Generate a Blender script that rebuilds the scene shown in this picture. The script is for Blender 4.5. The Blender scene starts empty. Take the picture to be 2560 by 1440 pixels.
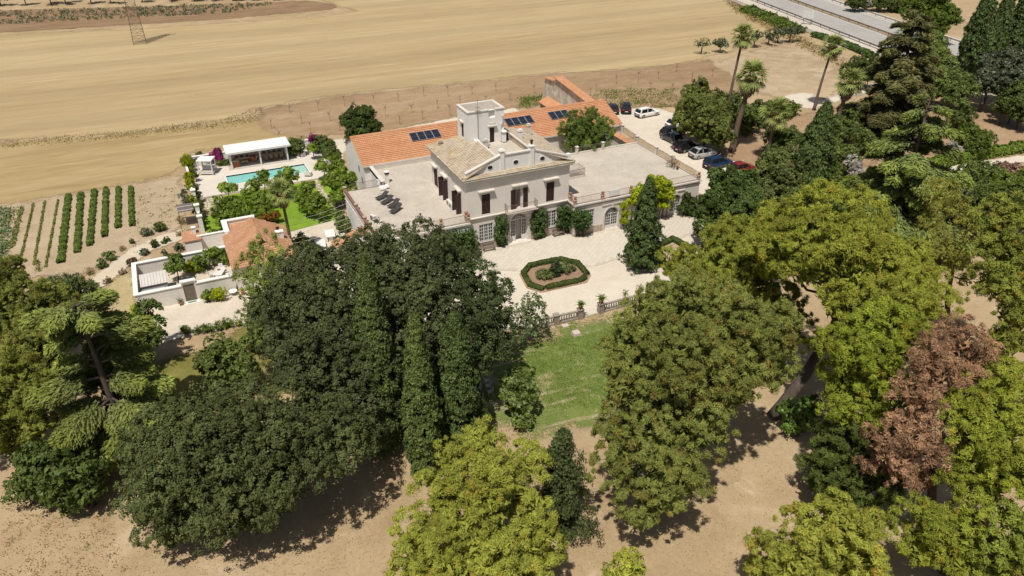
# Villa with park and fields, seen from above: procedural scene, built in metres.
import bpy, math, random
import numpy as np
from mathutils import Vector, Matrix
R = math.radians
scene = bpy.context.scene
col = scene.collection

# ---------------------------------------------------------------- camera, sky, sun, exposure
cam_data = bpy.data.cameras.new("camera")
cam = bpy.data.objects.new("camera", cam_data); col.objects.link(cam)
cam.location = (0, 0, 42.0)
cam.rotation_euler = (R(90 - 31.17), 0, R(-24.91))
cam_data.sensor_width = 36.0
cam_data.lens = 36.0 * 1891.3 / 2560.0
cam_data.clip_start = 0.5; cam_data.clip_end = 3000
scene.camera = cam
SUN = Vector((-0.33, -0.34, 1.0)).normalized()          # towards the sun
world = bpy.data.worlds.new("World"); scene.world = world; world.use_nodes = True
wn = world.node_tree.nodes; wn.clear()
wo = wn.new("ShaderNodeOutputWorld"); wb = wn.new("ShaderNodeBackground"); ws = wn.new("ShaderNodeTexSky")
ws.sky_type = 'NISHITA'; ws.sun_disc = False
ws.sun_elevation = math.asin(SUN.z); ws.sun_rotation = math.atan2(SUN.x, SUN.y)
ws.air_density = 1.0; ws.dust_density = 1.5
wb.inputs[1].default_value = 0.09
wt = wn.new("ShaderNodeMix"); wt.data_type = 'RGBA'; wt.blend_type = 'MULTIPLY'; wt.inputs[0].default_value = 1.0; wt.inputs[7].default_value = (1.0, .90, .78, 1)   # warm white balance
world.node_tree.links.new(ws.outputs[0], wt.inputs[6]); world.node_tree.links.new(wt.outputs[2], wb.inputs[0]); world.node_tree.links.new(wb.outputs[0], wo.inputs[0])
sd = bpy.data.lights.new("sun", 'SUN'); sun = bpy.data.objects.new("sun", sd); col.objects.link(sun)
sd.energy = 4.65; sd.angle = R(0.55); sd.color = (1.0, 0.955, 0.87)
sun.rotation_euler = SUN.to_track_quat('Z', 'Y').to_euler()
sun.location = (0, 0, 120)
vs = scene.view_settings
vs.view_transform = 'Standard'; vs.look = 'None'; vs.exposure = 0.0; vs.gamma = 1.0; vs.use_curve_mapping = False
scene.render.engine = 'CYCLES'
scene.cycles.max_bounces = 6; scene.cycles.transparent_max_bounces = 8

# ---------------------------------------------------------------- materials
MATS = {}; KID = {}
def nt_new(name):
    m = bpy.data.materials.new(name); m.use_nodes = True
    n = m.node_tree.nodes; n.clear()
    out = n.new("ShaderNodeOutputMaterial")
    return m, n, m.node_tree.links, out
def rgba(c): return (c[0], c[1], c[2], 1)
def noise(n, l, vec, scale, detail=4, rough=.55, dist=0):
    t = n.new("ShaderNodeTexNoise"); t.inputs["Scale"].default_value = scale
    t.inputs["Detail"].default_value = detail; t.inputs["Roughness"].default_value = rough
    t.inputs["Distortion"].default_value = dist
    if vec is not None: l.new(vec, t.inputs["Vector"])
    return t.outputs["Fac"]
def ramp(n, l, fac, stops):
    r = n.new("ShaderNodeValToRGB"); e = r.color_ramp.elements
    while len(e) < len(stops): e.new(0.5)
    for i, (p, c) in enumerate(stops): e[i].position = p; e[i].color = rgba(c)
    l.new(fac, r.inputs[0]); return r.outputs[0]
def mix(n, l, fac, a, b, mode='MIX'):
    m = n.new("ShaderNodeMix"); m.data_type = 'RGBA'; m.blend_type = mode
    for sock, v in ((m.inputs[0], fac), (m.inputs[6], a), (m.inputs[7], b)):
        if isinstance(v, (int, float)): sock.default_value = v
        elif isinstance(v, tuple): sock.default_value = rgba(v)
        else: l.new(v, sock)
    return m.outputs[2]
def math_(n, l, op, a, b=None, c=None):
    m = n.new("ShaderNodeMath"); m.operation = op
    for i, v in enumerate((a, b, c)):
        if v is None: continue
        if isinstance(v, (int, float)): m.inputs[i].default_value = v
        else: l.new(v, m.inputs[i])
    return m.outputs[0]
def mapping(n, l, vec, scale=(1, 1, 1), rot=(0, 0, 0)):
    m = n.new("ShaderNodeMapping"); m.inputs["Scale"].default_value = scale; m.inputs["Rotation"].default_value = rot
    l.new(vec, m.inputs["Vector"]); return m.outputs[0]
def bump(n, l, h, strength=.4, dist=.05):
    b = n.new("ShaderNodeBump"); b.inputs["Strength"].default_value = strength; b.inputs["Distance"].default_value = dist
    l.new(h, b.inputs["Height"]); return b.outputs[0]
def mat(name, c1, c2=None, scale=2.0, rough=.85, metal=0, bmp=0, bscale=20, fine=None, rnd=0, spec=.3, streak=0):
    """principled surface: two noise scales between c1 and c2, optional bump, per-object random value, rain streaks"""
    if name in MATS: return MATS[name]
    m, n, l, out = nt_new(name)
    tc = n.new("ShaderNodeTexCoord"); v = tc.outputs["Object"]
    p = n.new("ShaderNodeBsdfPrincipled")
    p.inputs["Roughness"].default_value = rough; p.inputs["Metallic"].default_value = metal
    p.inputs["Specular IOR Level"].default_value = spec
    c2 = c2 or tuple(x * .82 for x in c1)
    f1 = noise(n, l, v, scale, 5, .6); f2 = noise(n, l, v, scale * 9, 3, .6)
    f = math_(n, l, 'ADD', math_(n, l, 'MULTIPLY', f1, .62), math_(n, l, 'MULTIPLY', f2, .38))
    c = ramp(n, l, f, [(.36, c2), (.62, c1)])
    if fine:
        f3 = noise(n, l, v, fine[1], 2, .5)
        c = mix(n, l, math_(n, l, 'MULTIPLY', ramp_f(n, l, f3, fine[2], fine[3]), fine[4] if len(fine) > 4 else 1.), c, fine[0])
    if streak:
        f4 = noise(n, l, mapping(n, l, v, (3, 3, .18)), 1.6, 4, .6)
        c = mix(n, l, math_(n, l, 'MULTIPLY', ramp_f(n, l, f4, .52, .74), streak), c, tuple(x * .55 for x in c1))
    if rnd:
        oi = n.new("ShaderNodeObjectInfo")
        k = math_(n, l, 'ADD', math_(n, l, 'MULTIPLY', oi.outputs["Random"], rnd), 1 - rnd * .5)
        g = n.new("ShaderNodeCombineColor"); [l.new(k, g.inputs[i]) for i in range(3)]
        c = mix(n, l, 1.0, c, g.outputs[0], 'MULTIPLY')
    l.new(c, p.inputs["Base Color"])
    if bmp: l.new(bump(n, l, noise(n, l, v, bscale, 4, .6), bmp, .04), p.inputs["Normal"])
    l.new(p.outputs[0], out.inputs[0]); MATS[name] = m; return m
def ramp_f(n, l, f, a, b):
    m = n.new("ShaderNodeMapRange"); m.inputs[1].default_value = a; m.inputs[2].default_value = b; m.clamp = True
    m.interpolation_type = 'SMOOTHSTEP'; l.new(f, m.inputs[0]); return m.outputs[0]
def leaf_mat(name, c, trans=.28, gloss=.03):
    if name in MATS: return MATS[name]
    m, n, l, out = nt_new(name)
    a = n.new("ShaderNodeAttribute"); a.attribute_name = "tint"
    cc = mix(n, l, 1.0, a.outputs["Color"], c, 'MULTIPLY')
    d = n.new("ShaderNodeBsdfDiffuse"); t = n.new("ShaderNodeBsdfTranslucent"); g = n.new("ShaderNodeBsdfGlossy")
    g.inputs["Roughness"].default_value = .5; g.inputs["Color"].default_value = (.8, .85, .75, 1)
    l.new(cc, d.inputs[0]); l.new(mix(n, l, 1.0, cc, (1.08, 1.15, .5), 'MULTIPLY'), t.inputs[0])
    s = n.new("ShaderNodeMixShader"); s.inputs[0].default_value = trans; l.new(d.outputs[0], s.inputs[1]); l.new(t.outputs[0], s.inputs[2])
    s2 = n.new("ShaderNodeMixShader"); s2.inputs[0].default_value = gloss; l.new(s.outputs[0], s2.inputs[1]); l.new(g.outputs[0], s2.inputs[2])
    l.new(s2.outputs[0], out.inputs[0]); MATS[name] = m; return m
def glass_mat(name, c=(.05, .06, .07), rough=.08):
    if name in MATS: return MATS[name]
    m, n, l, out = nt_new(name); p = n.new("ShaderNodeBsdfPrincipled")
    p.inputs["Base Color"].default_value = rgba(c); p.inputs["Roughness"].default_value = rough; p.inputs["Specular IOR Level"].default_value = .6
    l.new(p.outputs[0], out.inputs[0]); MATS[name] = m; return m
def ground_mat(name, stops, scales=(.06, .5, 3.0), stretch=None, rot=0, edge=None, clods=None, bmp=.3, patch=None, stripes=None):
    """ground cover: layered noise colour; fades out along the sheet's rim (attribute sd, metres inside) with a ragged edge"""
    m, n, l, out = nt_new(name)
    g = n.new("ShaderNodeNewGeometry"); v0 = g.outputs["Position"]
    v = mapping(n, l, v0, stretch or (1, 1, 1), (0, 0, rot)) if stretch else v0
    f1 = noise(n, l, v, scales[0], 4, .6); f2 = noise(n, l, v, scales[1], 4, .6); f3 = noise(n, l, v0 if not stretch else v, scales[2], 3, .6)
    f = math_(n, l, 'ADD', math_(n, l, 'ADD', math_(n, l, 'MULTIPLY', f1, .40), math_(n, l, 'MULTIPLY', f2, .34)), math_(n, l, 'MULTIPLY', f3, .26))
    c = ramp(n, l, f, stops)
    if patch:      # (colour, scale, lo, hi, amount)
        for pc, sc, lo, hi, am in patch:
            c = mix(n, l, math_(n, l, 'MULTIPLY', ramp_f(n, l, noise(n, l, v0, sc, 6, .65, .6), lo, hi), am), c, pc)
    if stripes:    # (colour, spacing, angle, amount, lo) drill lines or wheel tracks broken up by noise
        for pc, sp, ang, am, lo in stripes:
            vv = mapping(n, l, v0, (1, 1, 1), (0, 0, ang))
            w = n.new("ShaderNodeTexWave"); w.wave_type = 'BANDS'; w.bands_direction = 'Y'; w.inputs["Scale"].default_value = .314 / sp
            w.inputs["Distortion"].default_value = 1.6; w.inputs["Detail"].default_value = 3; w.inputs["Detail Scale"].default_value = .4
            l.new(vv, w.inputs["Vector"])
            br = noise(n, l, mapping(n, l, v0, (.05, .6, 1), (0, 0, ang)), 1, 4, .6)
            k = math_(n, l, 'MULTIPLY', ramp_f(n, l, w.outputs["Fac"], .5, .95), ramp_f(n, l, br, lo, lo + .15))
            c = mix(n, l, math_(n, l, 'MULTIPLY', k, am), c, pc)
    if clods:      # (colour, scale, lo, hi, amount)
        for pc, sc, lo, hi, am in clods:
            c = mix(n, l, math_(n, l, 'MULTIPLY', ramp_f(n, l, noise(n, l, v0, sc, 2, .5), lo, hi), am), c, pc)
    p = n.new("ShaderNodeBsdfPrincipled"); p.inputs["Roughness"].default_value = .95; p.inputs["Specular IOR Level"].default_value = .12
    l.new(c, p.inputs["Base Color"])
    hh = math_(n, l, 'ADD', f3, math_(n, l, 'MULTIPLY', noise(n, l, v0, 9, 3, .6), .6))
    l.new(bump(n, l, hh, bmp, .12), p.inputs["Normal"])
    if edge:       # (raggedness in metres, noise scale, softness in metres)
        a = n.new("ShaderNodeAttribute"); a.attribute_name = "sd"
        e1 = math_(n, l, 'SUBTRACT', noise(n, l, v0, edge[1], 5, .7), .5)
        s = math_(n, l, 'ADD', a.outputs["Fac"], math_(n, l, 'MULTIPLY', e1, edge[0] * 3))
        dz = math_(n, l, 'SUBTRACT', noise(n, l, v0, 7.0, 5, .75), .5)     # tufty, unblurred rim
        al = ramp_f(n, l, math_(n, l, 'ADD', s, math_(n, l, 'MULTIPLY', dz, edge[2] * 3.0)), -.015, .015)
        tr = n.new("ShaderNodeBsdfTransparent"); ms = n.new("ShaderNodeMixShader")
        l.new(al, ms.inputs[0]); l.new(tr.outputs[0], ms.inputs[1]); l.new(p.outputs[0], ms.inputs[2]); l.new(ms.outputs[0], out.inputs[0])
    else: l.new(p.outputs[0], out.inputs[0])
    return m

# ---------------------------------------------------------------- object helpers
def tag(o, label=None, cat=None, group=None, kind=None):
    if label: o["label"] = label
    if cat: o["category"] = cat
    if group: o["group"] = group
    if kind: o["kind"] = kind
    return o
def thing(name, label, cat, loc=(0, 0, 0), rz=0, group=None):
    o = bpy.data.objects.new(name, None); col.objects.link(o)
    o.location = (loc[0], loc[1], loc[2] if len(loc) > 2 else 0); o.rotation_euler = (0, 0, rz); o.empty_display_size = .3
    return tag(o, label, cat, group)
def add(name, me, parent=None, m=None, loc=None, rot=None, scale=None):
    o = bpy.data.objects.new(name, me); col.objects.link(o)
    if m is not None and len(me.materials) == 0: me.materials.append(m)
    if parent: o.parent = parent; KID.setdefault(parent.name, []).append(o)
    if loc is not None: o.location = loc
    if rot is not None: o.rotation_euler = rot
    if scale is not None: o.scale = scale
    return o
class MB:
    """collects shapes; build() links them as one mesh object. o = offset subtracted from every point"""
    def __init__(s, o=(0, 0, 0)): s.v = []; s.f = []; s.o = (o[0], o[1], o[2] if len(o) > 2 else 0)
    def pts(s, ps):
        i = len(s.v); s.v += [(p[0] - s.o[0], p[1] - s.o[1], p[2] - s.o[2]) for p in ps]; return i
    def poly(s, ps): i = s.pts(ps); s.f.append(tuple(range(i, i + len(ps)))); return s
    def box(s, x0, x1, y0, y1, z0, z1):
        i = s.pts([(x0, y0, z0), (x1, y0, z0), (x1, y1, z0), (x0, y1, z0), (x0, y0, z1), (x1, y0, z1), (x1, y1, z1), (x0, y1, z1)])
        s.f += [tuple(i + k for k in q) for q in ((0, 3, 2, 1), (4, 5, 6, 7), (0, 1, 5, 4), (1, 2, 6, 5), (2, 3, 7, 6), (3, 0, 4, 7))]; return s
    def prism(s, base, top):
        k = len(base); i = s.pts(list(base) + list(top))
        s.f.append(tuple(i + j for j in range(k - 1, -1, -1))); s.f.append(tuple(i + k + j for j in range(k)))
        for j in range(k): s.f.append((i + j, i + (j + 1) % k, i + k + (j + 1) % k, i + k + j))
        return s
    def slab(s, poly, z0, z1): return s.prism([(p[0], p[1], z0) for p in poly], [(p[0], p[1], z1) for p in poly])
    def tube(s, path, rad, n=7, cap=True):
        path = [Vector(p) for p in path]; rad = rad if isinstance(rad, (list, tuple)) else [rad] * len(path)
        i0 = len(s.v)
        for k, p in enumerate(path):
            d = (path[min(k + 1, len(path) - 1)] - path[max(k - 1, 0)]).normalized()
            a = d.orthogonal().normalized() if abs(d.z) < .95 else Vector((1, 0, 0)); a = (a - d * a.dot(d)).normalized(); b = d.cross(a)
            s.pts([p + (a * math.cos(t) + b * math.sin(t)) * rad[k] for t in [2 * math.pi * q / n for q in range(n)]])
        for k in range(len(path) - 1):
            for q in range(n):
                s.f.append((i0 + k * n + q, i0 + k * n + (q + 1) % n, i0 + (k + 1) * n + (q + 1) % n, i0 + (k + 1) * n + q))
        if cap:
            s.f.append(tuple(i0 + q for q in range(n - 1, -1, -1))); e = i0 + (len(path) - 1) * n; s.f.append(tuple(e + q for q in range(n)))
        return s
    def lathe(s, c, prof, n=12):
        i0 = len(s.v)
        for r, z in prof: s.pts([(c[0] + r * math.cos(2 * math.pi * q / n), c[1] + r * math.sin(2 * math.pi * q / n), c[2] + z) for q in range(n)])
        for k in range(len(prof) - 1):
            for q in range(n): s.f.append((i0 + k * n + q, i0 + k * n + (q + 1) % n, i0 + (k + 1) * n + (q + 1) % n, i0 + (k + 1) * n + q))
        s.f.append(tuple(i0 + q for q in range(n - 1, -1, -1))); e = i0 + (len(prof) - 1) * n; s.f.append(tuple(e + q for q in range(n)))
        return s
    def bar(s, a, b, w=.03, h=None):
        """square bar from a to b"""
        return s.tube([a, b], w * .7, 4)
    def mesh(s, name, smooth=False):
        me = bpy.data.meshes.new(name); me.from_pydata(s.v, [], s.f); me.update()
        if smooth: me.polygons.foreach_set("use_smooth", [True] * len(me.polygons))
        return me
    def build(s, name, m, parent=None, smooth=False, bevel=0):
        o = add(name, s.mesh(name, smooth), parent, m)
        if bevel:
            b = o.modifiers.new("bevel", 'BEVEL'); b.width = bevel; b.segments = 2; b.limit_method = 'ANGLE'
        return o
def np_mesh(name, V, F, m=None, tint=None, sdv=None, smooth=False):
    me = bpy.data.meshes.new(name); k = F.shape[1]
    me.vertices.add(len(V)); me.vertices.foreach_set("co", np.ascontiguousarray(V, dtype=np.float32).ravel())
    me.loops.add(F.size); me.loops.foreach_set("vertex_index", np.ascontiguousarray(F, dtype=np.int32).ravel())
    me.polygons.add(len(F)); me.polygons.foreach_set("loop_start", np.arange(0, F.size, k, dtype=np.int32))
    if smooth: me.polygons.foreach_set("use_smooth", np.ones(len(F), bool))
    if tint is not None:
        a = me.attributes.new("tint", 'FLOAT_COLOR', 'FACE')
        a.data.foreach_set("color", np.concatenate([tint, np.ones((len(tint), 1))], 1).astype(np.float32).ravel())
    if sdv is not None:
        a = me.attributes.new("sd", 'FLOAT', 'POINT'); a.data.foreach_set("value", sdv.astype(np.float32))
    me.update(); me.validate()
    if m: me.materials.append(m)
    return me
def poly_sd(P, poly):
    """signed distance of points to a polygon, positive inside"""
    poly = np.array(poly, float); n = len(poly); ins = np.zeros(len(P), bool); dm = np.full(len(P), 1e9)
    for i in range(n):
        a = poly[i]; b = poly[(i + 1) % n]; e = b - a
        t = np.clip(((P - a) @ e) / (e @ e + 1e-9), 0, 1); dm = np.minimum(dm, np.linalg.norm(P - a - t[:, None] * e, axis=1))
        c = (a[1] > P[:, 1]) != (b[1] > P[:, 1])
        x = a[0] + (P[:, 1] - a[1]) / (e[1] if abs(e[1]) > 1e-9 else 1e-9) * e[0]
        ins ^= c & (P[:, 0] < x)
    return np.where(ins, dm, -dm)
def sheet(name, poly, z, m, res=1.0, margin=1.5, label=None, kind="structure", cat=None):
    margin = margin * 2.2; p = np.array(poly, float); x0, y0 = p.min(0) - margin; x1, y1 = p.max(0) + margin
    nx = max(2, int((x1 - x0) / res)); ny = max(2, int((y1 - y0) / res))
    gx, gy = np.meshgrid(np.linspace(x0, x1, nx + 1), np.linspace(y0, y1, ny + 1)); P = np.stack([gx.ravel(), gy.ravel()], 1)
    s = poly_sd(P, p); idx = np.arange(len(P)).reshape(ny + 1, nx + 1)
    F = np.stack([idx[:-1, :-1], idx[:-1, 1:], idx[1:, 1:], idx[1:, :-1]], -1).reshape(-1, 4)
    F = F[(s[F].max(1) > -margin)]
    used = np.unique(F); re = np.full(len(P), -1); re[used] = np.arange(len(used))
    V = np.concatenate([P[used], np.full((len(used), 1), z)], 1)
    o = add(name, np_mesh(name, V, re[F], m, sdv=s[used])); tag(o, label, cat, kind=kind); return o
def flat(name, poly, z, m, kind="structure", label=None, parent=None):
    o = MB().poly([(p[0], p[1], z) for p in poly]).build(name, m, parent)
    if not parent: tag(o, label, kind=kind)
    return o
def clone(src, loc, rz=0, label=None, scale=None, group=None):
    """copy of a thing with its parts and sub-parts (mesh data shared)"""
    r = src.copy(); col.objects.link(r); r.location = (loc[0], loc[1], loc[2] if len(loc) > 2 else 0); r.rotation_euler = (0, 0, rz)
    if scale: r.scale = (scale,) * 3 if isinstance(scale, (int, float)) else scale
    if label: r["label"] = label
    if group: r["group"] = group
    def rec(a, b):
        for ch in KIDS(a):
            c = ch.copy(); col.objects.link(c); c.parent = b; KID.setdefault(b.name, []).append(c); rec(ch, c)
    rec(src, r); return r
def KIDS(o): return KID.get(o.name, [])
ORD = "first second third fourth fifth sixth seventh eighth ninth tenth eleventh twelfth thirteenth fourteenth fifteenth sixteenth seventeenth eighteenth nineteenth twentieth".split()

# ---------------------------------------------------------------- vegetation builders
def unit(a): return a / (np.linalg.norm(a, axis=1, keepdims=True) + 1e-9)
def rdir(rng, n): return unit(rng.normal(size=(n, 3)))
def quads(C, N, T, L, W, tint):
    """small pointed leaves, one triangle each: centre C, normal N, long axis T (made perpendicular to N), half length L, half width W"""
    T = unit(T - N * (T * N).sum(1, keepdims=True)); Bq = np.cross(N, T)
    L = L[:, None]; W = W[:, None] * 1.25
    V = np.stack([C - T * L * .75 + Bq * W, C - T * L * .75 - Bq * W, C + T * L], 1).reshape(-1, 3)
    return V, np.arange(len(V)).reshape(-1, 3), tint
def join(parts):
    V = []; F = []; T = []; k = 0
    for v, f, t in parts: V.append(v); F.append(f + k); T.append(t); k += len(v)
    return np.concatenate(V), np.concatenate(F), np.concatenate(T)
def sphere_surface(rng, blobs, spacing, low=-.45, inside=.86, jit=.18):
    """points on the union surface of blobs (x,y,z,r): returns points and outward directions"""
    Ps = []; Ds = []; bl = np.array(blobs, float)
    for i, (x, y, z, r) in enumerate(bl):
        n = max(4, int(4 * math.pi * r * r / (spacing * spacing)))
        d = rdir(rng, n); d = d[d[:, 2] > low + rng.uniform(-.25, .25, len(d))]
        p = np.array([x, y, z]) + d * r * (1 + rng.uniform(-jit, jit * .6, (len(d), 1)))
        dd = np.linalg.norm(p[:, None, :] - bl[None, :, :3], axis=2) / bl[None, :, 3]; dd[:, i] = 9
        k = dd.min(1) > inside; Ps.append(p[k]); Ds.append(d[k])
    return np.concatenate(Ps), np.concatenate(Ds)
def crown_mesh(name, blobs, m, seed, lobe=1.2, puff=.42, nleaf=16, leaf=.17, style='broad', tone=(1, 1, 1), var=.25, fill=.25, low=-.45, hue=.12, dead=0, space=1.3, tight=(.45, 1.1), shrink=.7, lsp=1.3):
    rng = np.random.default_rng(seed); b0 = np.array(blobs, float)
    b0[:, 3] = np.maximum(b0[:, 3] - (lobe * .28 + puff * .4) * shrink, b0[:, 3] * .55); blobs = b0
    lp, ld = sphere_surface(rng, blobs, lobe * lsp, low)
    lr = lobe * rng.uniform(.45, 1.1, len(lp)) ; lb = np.concatenate([lp - ld * lobe * rng.uniform(-.05, .55, (len(lp), 1)), lr[:, None]], 1)
    ltint = rng.uniform(1 - var, 1 + var, len(lb))
    # puffs on lobes
    Ps = []; Ds = []; Ts = []
    for i in range(len(lb)):
        r = lb[i, 3]; n = max(5, int(2.6 * math.pi * r * r / (puff * puff * space)))
        d = rdir(rng, n); d = d[d[:, 2] > low + .05]
        p = lb[i, :3] + d * r * rng.uniform(.78, 1.1, (len(d), 1))
        near = np.linalg.norm(lb[:, :3] - lb[i, :3], axis=1) < r + lobe * 1.2; near[i] = False
        q = lb[near]
        if len(q):
            k = (np.linalg.norm(p[:, None] - q[None, :, :3], axis=2) / q[None, :, 3]).min(1) > .8; p = p[k]; d = d[k]
        Ps.append(p); Ds.append(d); Ts.append(np.full(len(p), ltint[i]))
    P = np.concatenate(Ps); D = np.concatenate(Ds); TT = np.concatenate(Ts) * rng.uniform(1 - var * .7, 1 + var * .7, len(P))
    n = nleaf; N = len(P) * n
    C0 = np.repeat(P, n, 0); D0 = np.repeat(D, n, 0); T0 = np.repeat(TT, n)
    pd = rdir(rng, N); pd = unit(pd + D0 * .55 + np.array([0, 0, .35]))
    ps = np.repeat(rng.uniform(.55, 1.35, len(P)), n); sq = np.repeat(rng.uniform(.6, 1.4, (len(P), 3)), n, 0); pd = pd * sq
    pr = (puff * ps * rng.uniform(*tight, N))[:, None]
    C = C0 + pd * pr
    tint = np.array(tone)[None, :] * (T0 * rng.uniform(1 - var, 1 + var, N))[:, None]
    tint[:, 0] *= 1 + hue * rng.uniform(-1, 1, N); tint[:, 2] *= 1 + hue * rng.uniform(-1, 1, N)
    if dead:   # a share of withered, brownish puffs and cones
        k = np.repeat(rng.random(len(P)) < dead, n) & (rng.random(N) < .7)
        tint[k] = tint[k] * np.array([1.1, .8, .8])
    if style == 'broad':
        NN = unit(pd * 1.15 + D0 * .35 + rdir(rng, N) * .7); T = rdir(rng, N)
        L = leaf * rng.uniform(.65, 1.3, N); parts = [quads(C, NN, T, L, L * rng.uniform(.5, .75, N), tint)]
    else:      # needle tufts: narrow blades standing out of the puff
        T = unit(pd * .8 + rdir(rng, N) * .6 + np.array([0, 0, .5])); NN = unit(pd * .9 + rdir(rng, N) * .8 + np.array([0, 0, .25]))
        L = leaf * rng.uniform(.7, 1.35, N); parts = [quads(C0 + pd * pr * .85, NN, T, L, leaf * rng.uniform(.12, .22, N), tint)]
    if fill:   # inner leaves that close the crown
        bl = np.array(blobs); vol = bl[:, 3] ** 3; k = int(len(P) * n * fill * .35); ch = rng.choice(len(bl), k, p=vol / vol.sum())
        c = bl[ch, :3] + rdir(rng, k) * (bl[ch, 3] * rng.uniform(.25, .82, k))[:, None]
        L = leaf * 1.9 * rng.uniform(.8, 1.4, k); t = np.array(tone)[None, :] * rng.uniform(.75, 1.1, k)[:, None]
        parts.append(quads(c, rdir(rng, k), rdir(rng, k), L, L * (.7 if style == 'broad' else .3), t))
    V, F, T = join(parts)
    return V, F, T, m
def limbs(mb, base, blobs, r0, rng, lean=None, twigs=0):
    bl = np.array(blobs); base = np.array([base[0], base[1], base[2] if len(base) > 2 else 0.])
    cen = (bl[:, :3] * (bl[:, 3:] ** 2)).sum(0) / (bl[:, 3] ** 2).sum(); zmin = min((bl[:, 2] - bl[:, 3] * .4).min(), cen[2] * .7)
    fork = base + (cen - base) * np.array([.45, .45, 0]) + np.array([0, 0, max(cen[2] * .45, min(zmin, cen[2] * .8))])
    if lean is not None: fork = np.array(lean)
    mid = (base + fork) / 2 + np.array([*(rng.normal(size=2) * r0 * .6), 0])
    mb.tube([base + [0, 0, -.2], base + (mid - base) * .25, mid, fork], [r0 * 1.35, r0 * 1.05, r0 * .9, r0 * .7], 9)
    # leader running on into the crown; limbs leave it below the clump they carry
    tipz = cen[2] + (bl[:, 2].max() - cen[2]) * .5; tip = np.array([cen[0], cen[1], max(tipz, fork[2] + .5)]); k1 = fork + (tip - fork) * .5 + np.array([*(rng.normal(size=2) * r0 * .8), 0])
    mb.tube([fork - (fork - mid) * .02, k1, tip], [r0 * .7, r0 * .45, r0 * .12], 8)
    for i in range(len(bl)):
        e = bl[i, :3] + np.array([0, 0, bl[i, 3] * .1]); u = np.clip((e[2] - fork[2]) / max(tip[2] - fork[2], .3) * .55 - .15 + rng.uniform(-.1, .1), 0, .85)
        s0 = fork + (k1 - fork) * u * 2 if u < .5 else k1 + (tip - k1) * (u * 2 - 1)
        m1 = s0 + (e - s0) * .45 + np.array([*(rng.normal(size=2) * .3), -.12 * np.linalg.norm(e - s0)]); m2 = s0 + (e - s0) * .75 + np.array([*(rng.normal(size=2) * .2), rng.uniform(-.2, .1)])
        rr = r0 * (.14 + .2 * bl[i, 3] / bl[:, 3].max()); mb.tube([s0, m1, m2, e], [rr, rr * .7, rr * .45, rr * .15], 6)
        for k in range(twigs):
            d = rdir(rng, 1)[0]; d[2] = abs(d[2]) * .7; mb.tube([m1 + (e - m1) * rng.uniform(.2, .9), bl[i, :3] + d * bl[i, 3] * rng.uniform(.6, .95)], [rr * .3, .015], 4)
def bark(): return mat("bark_grey_brown", (.11, .085, .065), (.05, .038, .03), 3, .95, bmp=.6, bscale=14)
def tree(name, label, cat, base, blobs, lm, seed, trunk_r=.25, group=None, lean=None, twigs=0, crown_name="crown", **kw):
    t = thing(name, label, cat, base, 0, group); rng = np.random.default_rng(seed + 991)
    mb = MB(base); limbs(mb, base, blobs, trunk_r, rng, lean, twigs); mb.build("trunk", bark(), t, True)
    V, F, T, m = crown_mesh(name, blobs, lm, seed, **kw)
    V = V - np.array([base[0], base[1], base[2] if len(base) > 2 else 0.])
    V[:, 2] = np.maximum(V[:, 2], .03 + (V[:, 2] < 0) * .02)
    add(crown_name, np_mesh(crown_name, V, F, m, T), t); return t
def shrub(name, label, cat, blobs, lm, seed, group=None, stem=.05, **kw):
    """bush: foliage of one or more blobs with a few stems underneath"""
    b = np.array(blobs); base = (float(b[:, 0].mean()), float(b[:, 1].mean()), kw.pop("z0", 0.))
    t = thing(name, label, cat, base, 0, group); rng = np.random.default_rng(seed + 5)
    mb = MB(base)
    for i in range(len(b)):
        for k in range(2): mb.tube([(b[i, 0] + rng.normal() * .1, b[i, 1] + rng.normal() * .1, base[2]), (b[i, 0] + rng.normal() * b[i, 3] * .3, b[i, 1] + rng.normal() * b[i, 3] * .3, b[i, 2] + b[i, 3] * .3)], [stem, stem * .4], 5)
    mb.build("stem", bark(), t, True)
    V, F, T, m = crown_mesh(name, blobs, lm, seed, **kw); V = V - np.array(base); V[:, 2] = np.maximum(V[:, 2], .02)
    add("foliage", np_mesh("foliage", V, F, m, T), t); return t
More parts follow.
